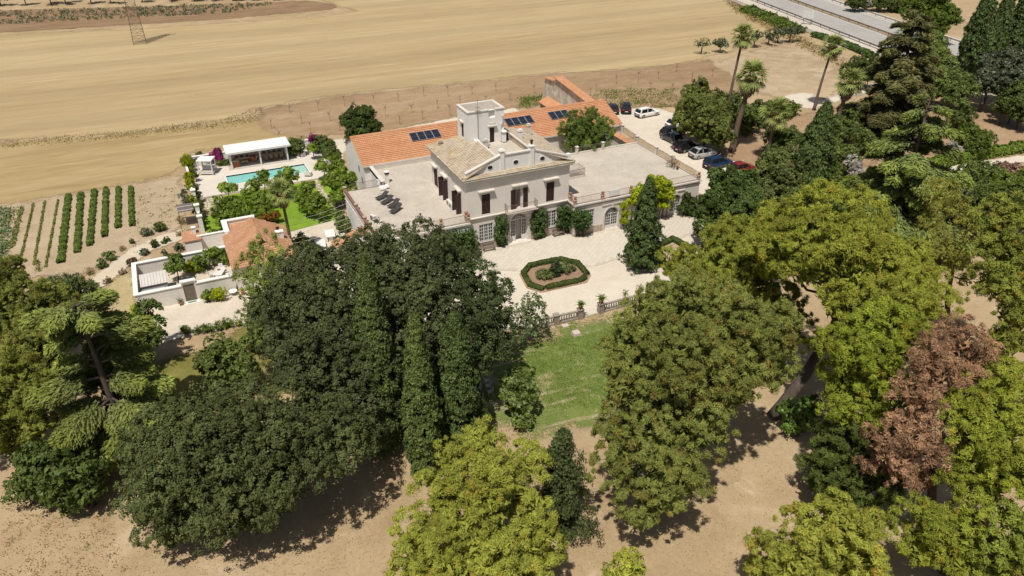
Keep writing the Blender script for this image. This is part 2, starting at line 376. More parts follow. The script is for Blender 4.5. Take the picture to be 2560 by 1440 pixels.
def cypress(name, label, base, H, r, lm, seed, puff=.3, n=16, leaf=.2, bulge=.35, tip=.12, tone=(1, 1, 1), skirt=.6, group=None, lean=(0, 0), rough=.22, gaps=0):
    t = thing(name, label, "cypress", base, 0, group); rng = np.random.default_rng(seed)
    k = int(2 * math.pi * r * H * .75 / (puff * puff * .8))
    z = rng.uniform(skirt, H, k); a = rng.uniform(0, 2 * math.pi, k)
    u = z / H; prof = np.where(u < bulge, .72 + .28 * u / bulge, np.clip((1 - u) / (1 - bulge), 0, 1) ** .72)
    ph = rng.uniform(0, 6.28, 6)
    wob = 1 + rough * (np.sin(a * 3 + z * .9 + ph[0]) * .4 + np.sin(a * 2 - z * 1.7 + ph[1]) * .35 + np.sin(a * 5 + z * 3.1 + ph[2]) * .35) + rng.normal(0, rough * .35, k)
    rr = np.maximum(r * prof * wob, tip * .6)
    if gaps: keep = rng.random(k) > gaps * (np.sin(a * 2 + z * 1.3 + ph[3]) > .45); z, a, rr, u = z[keep], a[keep], rr[keep], u[keep]; k = len(z)
    P = np.stack([rr * np.cos(a) + lean[0] * u, rr * np.sin(a) + lean[1] * u, z], 1); D = np.stack([np.cos(a), np.sin(a), np.full(k, .25)], 1)
    N = k * n; C0 = np.repeat(P, n, 0); D0 = np.repeat(D, n, 0); pd = unit(rdir(rng, N) + D0 * .5 + [0, 0, .4])
    C = C0 + pd * puff * rng.uniform(.3, 1.0, (N, 1)); T = unit(np.array([0, 0, 1.]) + pd * .6 + rdir(rng, N) * .35)
    NN = unit(D0 + rdir(rng, N) * .8); L = leaf * rng.uniform(.7, 1.3, N)
    tint = np.array(tone)[None] * (np.repeat(rng.uniform(.72, 1.28, k), n) * rng.uniform(.75, 1.25, N))[:, None]; tint[:, 0] *= rng.uniform(.88, 1.12, N)
    parts = [quads(C, NN, T, L, L * .42, tint)]
    m = int(N * .12); z = rng.uniform(skirt, H * .93, m); u = z / H; pr = np.where(u < bulge, .72 + .28 * u / bulge, np.clip((1 - u) / (1 - bulge), 0, 1) ** .72)
    a = rng.uniform(0, 6.28, m); q = r * pr * rng.uniform(.2, .8, m); c = np.stack([q * np.cos(a) + lean[0] * u, q * np.sin(a) + lean[1] * u, z], 1)
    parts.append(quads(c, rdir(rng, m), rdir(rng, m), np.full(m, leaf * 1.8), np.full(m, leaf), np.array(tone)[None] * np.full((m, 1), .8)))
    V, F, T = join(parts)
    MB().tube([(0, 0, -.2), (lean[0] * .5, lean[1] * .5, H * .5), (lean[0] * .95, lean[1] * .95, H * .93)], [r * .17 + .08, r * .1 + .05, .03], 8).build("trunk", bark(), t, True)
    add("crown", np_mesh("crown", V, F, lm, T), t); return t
def cedar(name, label, base, H, Rm, lm, seed, tone=(1, 1, 1), lean=(0, 0), z0=.16, nb=6, levels=11, top=.25, gap=None, leaf=.2, dens=1.0, droop=.14, taper=.75):
    """layered conifer: trunk, whorls of near-level boughs, each carrying a flat drooping plate of needle sprays"""
    t = thing(name, label, "cedar tree", base); rng = np.random.default_rng(seed); mb = MB(); parts = []
    def axis(z): u = z / H; return np.array([lean[0] * u * u, lean[1] * u * u, z])
    mb.tube([axis(H * u) - ([0, 0, .2] if u == 0 else [0, 0, 0]) for u in (0, .2, .4, .6, .8, 1)], [H * .03, H * .023, H * .018, H * .013, H * .008, .03], 9)
    for i in range(levels):
        u = z0 + (1 - z0) * (i + .3) / levels
        for b in range(nb if u < .8 else nb - 1):
            uu = min(.99, u + rng.uniform(-.04, .04)); L = Rm * (max(0, 1 - (uu - z0) / (1.03 - z0)) ** taper * (1 - top) + top * (1 if uu < .93 else .75)) * rng.uniform(.62, 1.12)
            a = 2 * math.pi * (b / nb) + i * 2.4 + rng.uniform(-.35, .35)
            if gap is not None and abs((a - gap[0] + math.pi) % (2 * math.pi) - math.pi) < gap[1] and gap[2] < uu < gap[3]: continue
            o = axis(H * uu); d = np.array([math.cos(a), math.sin(a), 0]); s = np.array([-d[1], d[0], 0]); rise = rng.uniform(.02, .2)
            def bough(q): return o + d * L * q + np.array([0, 0, L * (rise * q - (droop + rise * .6) * q * q)])
            mb.tube([bough(0), bough(.35), bough(.7), bough(1)], [H * .008 + .02, H * .006 + .01, H * .004, .01], 5)
            n = int(130 * L * L * dens * .95 + 60)
            q = rng.uniform(.12, 1, n) ** .7; w = (.07 + .22 * np.sin(np.clip(q, 0, 1) * math.pi * .88 + .1)) * L
            lat = rng.uniform(-1, 1, n); k = 9                       # side twigs: sprays follow a few directions so that gaps show between them
            lat = (np.round(lat * k) + rng.normal(0, .3, n)) / k
            fwd = np.abs(lat) * w * .55
            C = o[None] + d[None] * (L * q + fwd * .35)[:, None] + s[None] * (lat * w)[:, None]
            C[:, 2] += L * (rise * q - (droop + rise * .6) * q * q) - np.abs(lat) * w * .25 + rng.normal(0, .07 + .025 * L, n) + .06
            T = unit(d[None] * .8 + s[None] * np.sign(lat)[:, None] * np.minimum(1, np.abs(lat) * 1.6)[:, None] + rdir(rng, n) * .3 - np.array([0, 0, .18]))
            N_ = unit(np.array([0, 0, 1.]) + rdir(rng, n) * .55 + d[None] * .15); ls = leaf * rng.uniform(.7, 1.4, n)
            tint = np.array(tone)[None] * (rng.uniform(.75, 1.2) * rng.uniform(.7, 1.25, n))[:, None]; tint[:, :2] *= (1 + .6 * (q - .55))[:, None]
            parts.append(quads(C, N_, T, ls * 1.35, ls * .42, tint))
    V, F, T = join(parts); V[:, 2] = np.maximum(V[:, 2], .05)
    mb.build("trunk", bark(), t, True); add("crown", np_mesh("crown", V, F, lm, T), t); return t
FROND = {}
def frond_mesh(kind, rng):
    """fan leaf: stalk along +X, blade of pleated drooping segments"""
    mb = MB(); st = .75; mb.tube([(0, 0, 0), (st * .5, 0, .06), (st, 0, .05)], [.03, .022, .018], 4); seg = 15
    for i in range(seg):
        a = R(-78 + 156 * i / (seg - 1)); l = .95 * (1 - .22 * (abs(a) / R(78)) ** 2) * rng.uniform(.9, 1.08)
        d = Vector((math.cos(a), math.sin(a), 0)); s = Vector((-d.y, d.x, 0)); w = .055; z = .05 + (.05 if i % 2 else -.02)
        p = Vector((st, 0, z)); m1 = p + d * l * .6 + Vector((0, 0, -.03)); e = p + d * l + Vector((0, 0, -.3 * rng.uniform(.5, 1.4)))
        mb.poly([p - s * .015, m1 - s * w, m1 + s * w, p + s * .015]); mb.poly([m1 - s * w, e, m1 + s * w])
    return mb.mesh("frond")
def palm(name, label, base, H, lean, r=.26, skirt=1.4, nf=34, scale=1.0, seed=1, bulge=1.0):
    t = thing(name, label, "palm tree", base); rng = random.Random(seed)
    if not FROND:
        gm = mat("palm_frond_green", (.25, .28, .075), (.14, .175, .04), 3, .6, rnd=.5); dm = mat("palm_frond_dry", (.33, .26, .15), (.2, .14, .08), 3, .9, rnd=.4)
        for k in range(3):
            for q, mm in (("g", gm), ("d", dm)): FROND[q, k] = frond_mesh(k, rng); FROND[q, k].materials.append(mm)
    tp = Vector((lean[0], lean[1], H))
    def ax(u): return Vector((lean[0] * u ** 1.6, lean[1] * u ** 1.6, H * u))
    us = [0, .06, .2, .4, .6, .8, .95, 1]; mb = MB()
    mb.tube([ax(u) - Vector((0, 0, .2 if u == 0 else 0)) for u in us], [r * x for x in (1.7, 1.3, 1.05, .95, .85, .8, .95, .7)], 12)
    mb.build("trunk", mat("palm_trunk", (.17, .12, .085), (.08, .055, .04), 4, .95, bmp=.8, bscale=9), t, True)
    if skirt:   # thatch of dead hanging leaves under the crown
        q = np.random.default_rng(seed); n = int(260 * scale * skirt); a = q.uniform(0, 6.28, n); z = H - q.uniform(.1, skirt, n) * 1.0; rr = (r * .9 + .42 * scale * bulge * np.sin(np.clip((H - z) / skirt, 0, 1) * 2.6 + .25)) * q.uniform(.7, 1.1, n)
        C = np.stack([lean[0] * (z / H) ** 1.6 + rr * np.cos(a), lean[1] * (z / H) ** 1.6 + rr * np.sin(a), z], 1); D = np.stack([np.cos(a), np.sin(a), 0 * a], 1)
        T = unit(np.array([0, 0, -1.]) + D * .25 + q.normal(size=(n, 3)) * .15); tint = np.array([1., .78, .5])[None] * q.uniform(.35, 1.1, n)[:, None]
        V, F, TT = quads(C, unit(D + q.normal(size=(n, 3)) * .3), T, np.full(n, .36 * scale), np.full(n, .09 * scale), tint)
        add("dead_skirt", np_mesh("dead_skirt", V, F, leaf_mat("dead_palm_leaf", (.33, .29, .22), .1), TT), t)
    for i in range(nf):
        u = i / nf; a = i * 2.39996 + rng.uniform(-.2, .2); el = R(84 - 142 * u ** .95 + rng.uniform(-8, 8)); s = scale * rng.uniform(.85, 1.1)
        o = add("frond", FROND["g" if u < .9 else "d", i % 3], t)
        o.location = tp + Vector((math.cos(a) * .12, math.sin(a) * .12, .25 * (1 - u) - .1)) * scale
        o.rotation_euler = (rng.uniform(-.3, .3), -el, a); o.scale = (s, s, s)
    return t
def hedge_line(name, label, cat, pts, w, h, lm, seed, leaf=.1, dens=420, z0=0, tone=(1, 1, 1), var=.3, group=None, hj=.12, wj=.12, soft=0):
    """clipped hedge or planted row along a polyline, leaves on the sides and top, stems inside"""
    rng = np.random.default_rng(seed); base = (pts[0][0], pts[0][1], z0); t = thing(name, label, cat, base, 0, group); parts = []; mb = MB(base)
    for (a, b) in zip(pts[:-1], pts[1:]):
        a = np.array(a[:2], float); b = np.array(b[:2], float); L = np.linalg.norm(b - a); d = (b - a) / L; s = np.array([-d[1], d[0]])
        n = int(dens * L * (2 * h + w)); al = rng.uniform(-w * .3, L + w * .3, n); ph = rng.uniform(0, 6)
        th = rng.uniform(0, math.pi, n); ph2 = rng.uniform(0, 6)
        wob = 1 + wj * (np.sin(al * 2.1 + ph) + np.sin(al * 4.7 + ph2)) * .6 + rng.normal(0, wj * .5, n); hob = 1 + hj * (np.sin(al * 1.3 + ph2) + np.sin(al * 3.9 + ph)) * .6
        sq = 4. if not soft else 2.2; cx = np.sign(np.cos(th)) * np.abs(np.cos(th)) ** (2 / sq); cz = np.abs(np.sin(th)) ** (2 / sq)
        lat = cx * w * .5 * wob; z = .04 + cz * h * hob * rng.uniform(.9, 1.06, n)
        z = np.where(np.abs(cx) > .97, rng.uniform(.03, h, n) * hob, z)
        C = np.stack([a[0] + d[0] * al + s[0] * lat, a[1] + d[1] * al + s[1] * lat, z0 + z], 1) - np.array(base)
        N_ = unit(np.stack([s[0] * cx, s[1] * cx, cz], 1) + rdir(rng, n) * .8); ls = leaf * rng.uniform(.7, 1.35, n)
        cl = 1 + var * np.sin(al * 3.3 + ph) * .4
        parts.append(quads(C, N_, rdir(rng, n), ls, ls * .65, np.array(tone)[None] * (cl * rng.uniform(1 - var, 1 + var, n))[:, None]))
        for q in np.arange(.2, L, .6): mb.tube([(a[0] + d[0] * q, a[1] + d[1] * q, z0), (a[0] + d[0] * q, a[1] + d[1] * q, z0 + h * .75)], [.03, .015], 4)
    V, F, T = join(parts); mb.build("stem", bark(), t, True); add("foliage", np_mesh("foliage", V, F, lm, T), t); return t
def scatter(name, label, poly, n, lm, seed, leaf=.12, z=0, nl=6, h=.12, tone=(1, 1, 1), spread=.15, cat=None, edge=0):
    """low uncountable growth or litter strewn over a patch (one object)"""
    rng = np.random.default_rng(seed); p = np.array(poly); P = rng.uniform(p.min(0), p.max(0), (n * 3, 2)); P = P[poly_sd(P, poly) > edge][:n]; k = len(P)
    C = np.repeat(np.concatenate([P, np.full((k, 1), z)], 1), nl, 0); N = k * nl; C[:, :2] += rng.normal(0, spread, (N, 2)); C[:, 2] += rng.uniform(.02, h, N)
    tint = np.array(tone)[None] * (np.repeat(rng.uniform(.65, 1.3, k), nl) * rng.uniform(.8, 1.2, N))[:, None]
    T = unit(rdir(rng, N) + [0, 0, .8]); V, F, T2 = quads(C, unit(rdir(rng, N) + [0, 0, .7]), T, leaf * rng.uniform(.6, 1.3, N), leaf * .4 * rng.uniform(.6, 1.3, N), tint)
    o = add(name, np_mesh(name, V, F, lm, T2)); return tag(o, label, cat, kind="stuff")

LM_OAK = leaf_mat("leaf_holm_oak", (.085, .10, .042), .14, .0)
LM_PINE = leaf_mat("leaf_pine", (.26, .275, .05), .18, .0)
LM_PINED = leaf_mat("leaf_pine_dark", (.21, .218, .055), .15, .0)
LM_DEAD = leaf_mat("leaf_dead_pine", (.335, .20, .118), .2, .0)
LM_CYP = leaf_mat("leaf_cypress", (.10, .125, .042), .1, .01)
LM_CEDAR = leaf_mat("leaf_cedar", (.215, .235, .085), .25, .0)
LM_CEDARD = leaf_mat("leaf_cedar_dark", (.14, .14, .07), .22, .0)
LM_GREEN = leaf_mat("leaf_citrus", (.155, .215, .03), .32, .02)
LM_LIME = leaf_mat("leaf_lime", (.33, .38, .025), .35, .0)
LM_MID = leaf_mat("leaf_shrub", (.12, .155, .04), .2, .01)
LM_OLIVE = leaf_mat("leaf_olive", (.13, .15, .08), .25, .04)
LM_STRAW = leaf_mat("leaf_straw", (.34, .27, .12), .25, .0)
LM_PURPLE = leaf_mat("petal_bougainvillea", (.50, .07, .27), .35, .0)
LM_WHITE = leaf_mat("petal_white", (.62, .57, .52), .3, .0)
LM_GRASS = leaf_mat("leaf_grass", (.13, .19, .035), .3, .0)
LM_TWIG = leaf_mat("twig_brown", (.16, .12, .085), .0, .0)

# ---------------------------------------------------------------- the setting: ground, fields, roads, lawns
SOIL = [(.34, (.275, .197, .112)), (.5, (.365, .27, .16)), (.66, (.435, .335, .21))]
ground = flat("ground", [(-900, -300), (1200, -300), (1200, 1500), (-900, 1500)], 0,
    ground_mat("dry_soil", SOIL, (.05, .35, 2.6), clods=[((.20, .14, .085), 4.5, .63, .74, .35), ((.5, .40, .28), 8, .64, .72, .35)],
               patch=[((.50, .395, .265), .09, .55, .68, .6), ((.29, .19, .11), .11, .54, .7, .5), ((.52, .43, .3), .35, .60, .70, .45)], bmp=.35))
WHEAT = [(.36, (.305, .22, .115)), (.5, (.385, .29, .158)), (.64, (.46, .365, .215))]
sheet("wheat_field", [(-67.92, 231.80), (-32.78, 221.29), (-2.04, 214.10), (38.22, 208.74), (52.69, 210.99), (46.30, 235.96), (111.16, 248.97), (159.50, 201.50), (147.58, 169.85), (136.80, 142.08), (112.45, 133.75), (99.56, 130.58), (86.88, 132.34), (70.31, 136.08), (40.74, 138.24), (29.53, 139.51), (14.16, 138.27), (10.90, 134.46), (-7.97, 133.29), (-25.24, 137.86), (-47.99, 143.06)], 0.024,
    ground_mat("stubble", WHEAT, (.035, .5, 2.2), (.07, 1.0, 1), R(2), (2.2, .25, 2.2), clods=[((.2, .14, .07), 2.2, .62, .72, .35)],
               stripes=[((.54, .44, .27), 2.4, R(2), .5, .54), ((.27, .19, .10), 4.5, R(2), .3, .5), ((.29, .22, .12), 19, R(1), .35, .2)], bmp=.25), 3.0, 4)
sheet("stubble_field", [(-47.76, 142.03), (-25.13, 136.63), (-7.99, 132.27), (10.60, 132.28), (20.23, 126.68), (24.28, 118.31), (18.62, 118.89), (1.29, 120.17), (-0.72, 112.39), (-4.26, 110.83), (-22.76, 110.36), (-41.17, 112.68)], 0.028,
    ground_mat("stubble_brown", [(.36, (.26, .18, .085)), (.5, (.34, .25, .125)), (.64, (.415, .32, .175))], (.04, .3, 1.4), (.18, 1, 1), R(4), (1.6, .3, 1.6),
               stripes=[((.45, .36, .2), 2.6, R(4), .5, .5), ((.22, .15, .075), 5, R(4), .5, .5)], bmp=.3), 2.0, 3)
sheet("ploughed_field", [(-74.62, 261.69), (-35.78, 254.41), (4.12, 241.92), (43.27, 232.68), (48.43, 225.10), (48.83, 217.50), (18.21, 216.95), (-33.00, 223.71), (-68.13, 232.78)], 0.032,
    ground_mat("ploughed", [(.36, (.17, .105, .06)), (.5, (.235, .15, .088)), (.64, (.30, .205, .125))], (.05, .4, 1.6), (.2, 1, 1), R(8), (1.5, .3, 1.5),
               patch=[((.16, .15, .06), .25, .55, .66, .5)]), 3.0, 3)
sheet("orchard_soil", [(13.88, 136.43), (29.29, 138.54), (40.42, 137.24), (69.78, 135.04), (89.87, 130.95), (106.91, 130.73), (105.05, 118.02), (99.33, 108.76), (87.06, 105.93), (77.98, 107.64), (72.06, 111.38), (70.91, 117.86), (61.10, 117.98), (44.42, 118.43), (29.83, 116.78), (24.28, 118.31), (18.62, 118.89), (13.30, 124.46)], 0.036,
    ground_mat("orchard_soil", [(.36, (.225, .145, .085)), (.5, (.30, .205, .122)), (.64, (.375, .275, .17))], (.06, .4, 2.0), (.35, 1, 1), R(4), (1.5, .3, 1.5),
               patch=[((.16, .17, .055), .16, .60, .70, .6)], clods=[((.16, .15, .06), 1.6, .64, .70, .5)]), 1.5, 2.5)
sheet("bare_lot", [(105.66, 127.75), (120.47, 132.74), (135.42, 135.22), (137.12, 128.19), (132.72, 115.18), (121.74, 107.15), (115.61, 102.61), (105.23, 97.49), (102.49, 100.56), (100.52, 106.82), (102.29, 114.66)], 0.040,
    ground_mat("bare_lot_soil", [(.36, (.27, .195, .115)), (.5, (.365, .275, .175)), (.64, (.45, .35, .235))], (.05, .4, 2.2), edge=(1.5, .4, 1.5), patch=[((.5, .42, .31), .12, .55, .66, .5), ((.2, .19, .07), .2, .62, .7, .4)]), 1.5, 2.5)
GRAV = [(.34, (.48, .415, .33)), (.5, (.56, .495, .405)), (.66, (.62, .555, .465))]
def gravel(name, edge): return ground_mat(name, GRAV, (.08, .6, 3.2), edge=edge, clods=[((.44, .37, .28), 7, .62, .72, .4)], patch=[((.47, .395, .295), .16, .55, .70, .45)], bmp=.18)
sheet("gravel_patch", [(103.71, 103.98), (107.82, 104.26), (109.64, 102.59), (107.08, 98.43), (117.33, 101.82), (127.06, 103.16), (139.85, 101.86), (136.26, 98.88), (122.13, 99.59), (108.52, 96.99), (103.56, 95.76), (101.01, 97.94)], 0.044, gravel("gravel_patch", (1.2, .5, 1.)), 1.0, 2)
sheet("parking_ground", [(68.90, 111.86), (69.76, 108.31), (75.92, 109.59), (78.62, 107.34), (79.54, 102.11), (73.04, 93.62), (71.10, 86.83), (73.67, 84.37), (74.72, 81.06), (75.68, 75.29), (70.83, 72.16), (62.23, 69.81), (62.60, 75.24), (66.89, 81.00), (67.04, 91.51), (67.47, 101.43)], 0.048, gravel("parking_gravel", (.6, .6, .5)), .6, 1.5)
sheet("barn_path", [(22.37, 115.75), (30.31, 116.14), (44.57, 117.89), (55.78, 118.44), (55.29, 115.75), (42.92, 114.58), (30.04, 112.99), (24.22, 112.93), (21.85, 107.01), (19.42, 101.42), (19.07, 102.88), (21.16, 109.12)], 0.052, gravel("barn_gravel", (.7, .6, .6)), .6, 1.5)
sheet("forecourt", [(-11.49, 67.68), (-9.03, 72.73), (-7.31, 75.07), (3.46, 74.22), (11.74, 76.89), (20.10, 73.52), (28.93, 72.26), (45.46, 70.98), (58.77, 69.43), (61.46, 68.83), (56.10, 62.76), (51.66, 56.35), (46.99, 56.59), (37.27, 54.87), (32.92, 54.67), (28.60, 55.02), (15.38, 58.74), (3.29, 67.72), (-4.89, 68.01), (-8.09, 67.48)], 0.056, gravel("forecourt_gravel", (.35, .6, .4)), .6, 1.5)
GRASS = [(.36, (.05, .085, .018)), (.5, (.085, .13, .028)), (.64, (.14, .17, .045))]
def lawn(name, edge, dry=.5, st=GRASS): return ground_mat(name, st, (.12, .8, 4.5), edge=edge, patch=[((.36, .285, .165), .16, .56, .66, dry), ((.38, .3, .18), .9, .60, .70, dry)], clods=[((.06, .09, .02), 10, .55, .7, .4)], bmp=.5)
sheet("lawn", [(21.03, 53.26), (25.25, 52.57), (28.68, 53.46), (32.29, 53.54), (36.82, 52.62), (39.23, 49.16), (34.22, 42.53), (28.76, 39.79), (24.29, 41.32), (21.59, 42.57), (18.79, 44.42), (15.65, 46.43), (17.79, 52.08)], 0.060,
    ground_mat("lawn_green", [(.34, (.095, .145, .032)), (.5, (.15, .20, .05)), (.66, (.235, .25, .08))], (.12, .8, 4.5), edge=(3.4, .3, 5.0), patch=[((.38, .31, .185), .16, .53, .64, .75), ((.40, .33, .2), .7, .58, .68, .6), ((.10, .155, .03), .12, .55, .68, .7)],
               stripes=[((.46, .38, .25), 1.3, R(9), .8, .50)], clods=[((.07, .10, .02), 9, .55, .7, .4)], bmp=.5), .5, 3)
sheet("side_lawn", [(-7.21, 63.36), (-5.10, 64.71), (3.19, 67.06), (7.00, 62.63), (7.27, 56.96), (4.04, 55.01), (-1.19, 55.96), (-5.53, 57.98), (-8.31, 59.85)], 0.064,
    ground_mat("lawn_dry", [(.34, (.12, .115, .03)), (.5, (.17, .16, .042)), (.66, (.25, .21, .075))], (.12, .8, 4), edge=(1.6, .3, 2.), patch=[((.36, .26, .14), .14, .56, .66, .6)], bmp=.5), .6, 3)
sheet("vegetable_patch", [(-35.74, 110.15), (-22.71, 109.79), (-4.29, 110.07), (-0.78, 110.80), (-0.27, 101.57), (-1.90, 93.22), (-4.33, 90.82), (-12.84, 85.33), (-20.74, 88.05), (-31.17, 85.82)], 0.068,
    ground_mat("vegetable_soil", [(.34, (.30, .225, .14)), (.5, (.38, .295, .195)), (.66, (.45, .36, .25))], (.1, .6, 3), edge=(1.2, .4, 1.2), clods=[((.2, .17, .08), 2.4, .66, .72, .6)], patch=[((.28, .2, .12), .2, .55, .7, .4)]), .8, 2)
sheet("sand_path", [(-1.56, 92.82), (-1.20, 90.51), (-3.10, 89.12), (-5.79, 87.96), (-7.56, 85.85), (-9.65, 82.90), (-12.15, 78.66), (-13.88, 80.76), (-11.24, 84.59), (-9.19, 87.64), (-7.44, 89.81), (-4.72, 91.92)], 0.072,
    ground_mat("path_sand", [(.34, (.44, .365, .265)), (.5, (.52, .44, .33)), (.66, (.58, .50, .395))], (.15, .8, 3), edge=(.5, .7, .5), bmp=.15), .5, 1.5)
sheet("dry_grass_bank", [(-12.14, 78.24), (-9.66, 82.15), (-7.34, 84.94), (-7.46, 73.99), (-9.03, 72.73), (-11.19, 74.92)], 0.076,
    ground_mat("dry_grass", [(.34, (.27, .21, .10)), (.5, (.36, .285, .15)), (.66, (.44, .37, .22))], (.15, .8, 3), edge=(1, .5, 1), patch=[((.16, .16, .05), .5, .6, .68, .6)]), .6, 1.5)
sheet("park_soil", [(85.33, 91.01), (97.57, 94.21), (111.72, 94.48), (127.84, 92.77), (146.61, 84.05), (124.76, 62.83), (103.57, 65.62), (94.46, 73.29), (75.30, 69.34), (75.09, 78.85), (73.85, 85.56)], 0.080,
    ground_mat("park_soil", [(.34, (.24, .155, .09)), (.5, (.32, .215, .13)), (.66, (.38, .275, .175))], (.06, .5, 2.6), edge=(1.5, .3, 1.5), clods=[((.14, .1, .06), 4, .62, .7, .5)]), 1.2, 2.5)
sheet("park_walk", [(95.98, 67.49), (105.22, 66.90), (115.44, 65.33), (121.44, 64.38), (118.23, 62.25), (108.92, 64.49), (101.45, 65.27), (94.53, 65.59)], 0.084, gravel("park_gravel", (.4, .6, .5)), .8, 1.5)
scatter("dry_weeds", "scattered dry weeds and grass tufts on the foreground soil", [(-17.61, 53.37), (-10.53, 48.34), (-8.87, 40.29), (-16.57, 41.86)], 240, LM_STRAW, 3, .07, 0, 8, .1, (.75, .72, .55), .2)
scatter("leaf_litter", "fallen leaves littering the bare soil below the oaks", [(-9.55, 42.74), (2.23, 39.55), (11.27, 41.80), (8.56, 32.19), (-9.61, 39.61)], 700, LM_STRAW, 4, .06, 0, 2, .03, (.85, .72, .6), .5)
scatter("lawn_grass", "short green grass blades on the lawn below the balustrade", [(25.03, 52.10), (28.47, 53.03), (34.81, 52.37), (36.72, 49.57), (32.61, 43.28), (27.46, 41.51), (22.57, 43.78), (21.67, 48.36)], 4200, LM_GRASS, 5, .06, .05, 4, .07, (1.25, 1.15, 1.1), .16, edge=.4)
scatter("clippings", "thin rows of pale grass clippings across the lawn", [(24.18, 47.82), (29.63, 46.58), (26.95, 40.63), (22.00, 42.65)], 420, LM_STRAW, 6, .07, .03, 3, .06, (1.3, 1.25, 1.2), .22)
scatter("orchard_weeds", "green weeds between the orchard saplings", [(58.93, 123.42), (64.38, 123.61), (61.10, 117.98), (56.23, 117.74)], 160, LM_GRASS, 7, .16, 0, 8, .22, (1, 1, 1), .4)
scatter("orchard_weeds", "green weed patches beside the car park", [(74.11, 121.88), (88.29, 116.16), (82.08, 106.23), (78.49, 108.40), (71.77, 112.27), (70.91, 117.86)], 300, LM_GRASS, 8, .16, 0, 8, .2, (.95, .9, .9), .5)
scatter("field_margin_weeds", "dry green weeds along the field margin", [(-25.17, 137.04), (-7.97, 133.50), (8.15, 133.43), (13.91, 136.66), (14.29, 130.57), (7.74, 130.04), (-8.01, 131.26), (-24.88, 133.82)], 380, LM_STRAW, 9, .13, 0, 6, .14, (.62, .62, .45), .7)
scatter("verge_grass", "tall dry grass on the verge beside the highway", [(152.71, 183.18), (151.36, 171.10), (139.10, 137.87), (131.12, 114.18), (127.96, 113.26), (134.16, 135.80), (144.85, 168.19)], 900, LM_STRAW, 10, .25, 0, 7, .5, (.75, .72, .6), .6)
scatter("bed_weeds", "small weeds in the vegetable ground by the path", [(-5.95, 107.08), (-1.31, 107.91), (-1.81, 94.40), (-7.50, 87.90), (-6.79, 96.71)], 90, LM_GRASS, 11, .12, 0, 7, .15, (.8, .8, .8), .22)

# highway: two carriageways with rails, runs along its own direction
HD = np.array([-.2105, -.9776]); HN = np.array([.9776, -.2105])                    # along, and to the right (away from the villa)
H0 = np.array([160.1, 179.8])                                                      # near guard rail
def hw(s, o): p = H0 + HD * s + HN * o; return (float(p[0]), float(p[1]))
def strip(name, a, b, z, m, s0=-160, s1=330): return flat(name, [hw(s0, a), hw(s1, a), hw(s1, b), hw(s0, b)], z, m)
asphalt = ground_mat("asphalt", [(.34, (.29, .275, .255)), (.5, (.34, .325, .305)), (.66, (.385, .37, .345))], (.08, .5, 4), bmp=.1)
pale = ground_mat("service_road", [(.34, (.40, .35, .29)), (.5, (.48, .43, .36)), (.66, (.55, .50, .43))], (.08, .5, 3), bmp=.1)
strip("service_road", -6.5, -.8, .04, pale); strip("highway_carriageway", -.4, 9.6, .044, asphalt); strip("highway_carriageway", 11.6, 20.2, .044, asphalt)
strip("median", 9.6, 11.6, .05, ground_mat("median_soil", [(.34, (.22, .16, .1)), (.6, (.32, .25, .17))], (.1, .6, 3)))
strip("highway_shoulder", 20.2, 24, .04, pale)
paint = mat("road_paint", (.7, .7, .68), (.55, .55, .53), 3)
for o, w in ((.3, .15), (9.1, .15), (12.1, .15), (19.7, .15)): strip("lane_edge_line", o, o + w, .05, paint)
steel = mat("galvanised_steel", (.38, .38, .38), (.25, .25, .25), 2, .5, .6); rust = mat("rusty_steel", (.20, .13, .095), (.11, .07, .05), 3, .8, .2)
def guard_rail(o, label, m, s0=-40, s1=120, step=4):
    b = hw(s0, o); t = thing("guard_rail", label, "guard rail", (b[0], b[1], 0))
    mb = MB(b); p, q = hw(s0, o), hw(s1, o)
    for z in (.48, .66): mb.prism([(p[0], p[1], z), (p[0] + .09, p[1] + .02, z), (q[0] + .09, q[1] + .02, z), (q[0], q[1], z)], [(p[0], p[1], z + .13), (p[0] + .09, p[1] + .02, z + .13), (q[0] + .09, q[1] + .02, z + .13), (q[0], q[1], z + .13)])
    mb.build("beam", m, t); pm = MB((0, 0)).box(-.06, .06, -.05, .05, 0, .8).mesh("post"); pm.materials.append(m)
    for s in range(s0, s1, step):
        r = hw(s, o + .12); add("post", pm, t, loc=(r[0] - b[0], r[1] - b[1], 0))
guard_rail(-.6, "dark guard rail nearest the villa along the highway edge", rust)
guard_rail(10.0, "rusty brown guard rail down the middle of the highway", rust); guard_rail(20.6, "grey guard rail on the far side of the highway", steel)
def wire_fence(name, label, pts, h=1.1, step=3, m=None, cat="fence"):
    t = thing(name, label, cat, (pts[0][0], pts[0][1], 0)); mb = MB(pts[0]); pm = MB().box(-.04, .04, -.04, .04, 0, h).mesh("post"); m = m or steel; pm.materials.append(m)
    for a, b in zip(pts[:-1], pts[1:]):
        for z in (h * .4, h * .7, h * .97): mb.tube([(a[0], a[1], z), (b[0], b[1], z)], 0.088, 4)
        L = math.dist(a[:2], b[:2])
        for k in range(int(L / step) + 1):
            u = k * step / L; add("post", pm, t, loc=(a[0] + (b[0] - a[0]) * u - pts[0][0], a[1] + (b[1] - a[1]) * u - pts[0][1], 0))
    mb.build("wire", m, t); return t
wire_fence("boundary_fence", "pale low fence along the service road edge", [hw(-30, -6.9), hw(60, -6.9)], .9, 4, mat("pale_concrete", (.55, .5, .44), None, 2))
bl = thing("billboard", "blank white road sign board on posts by the highway", "sign", (150.73, 148.11), R(40))
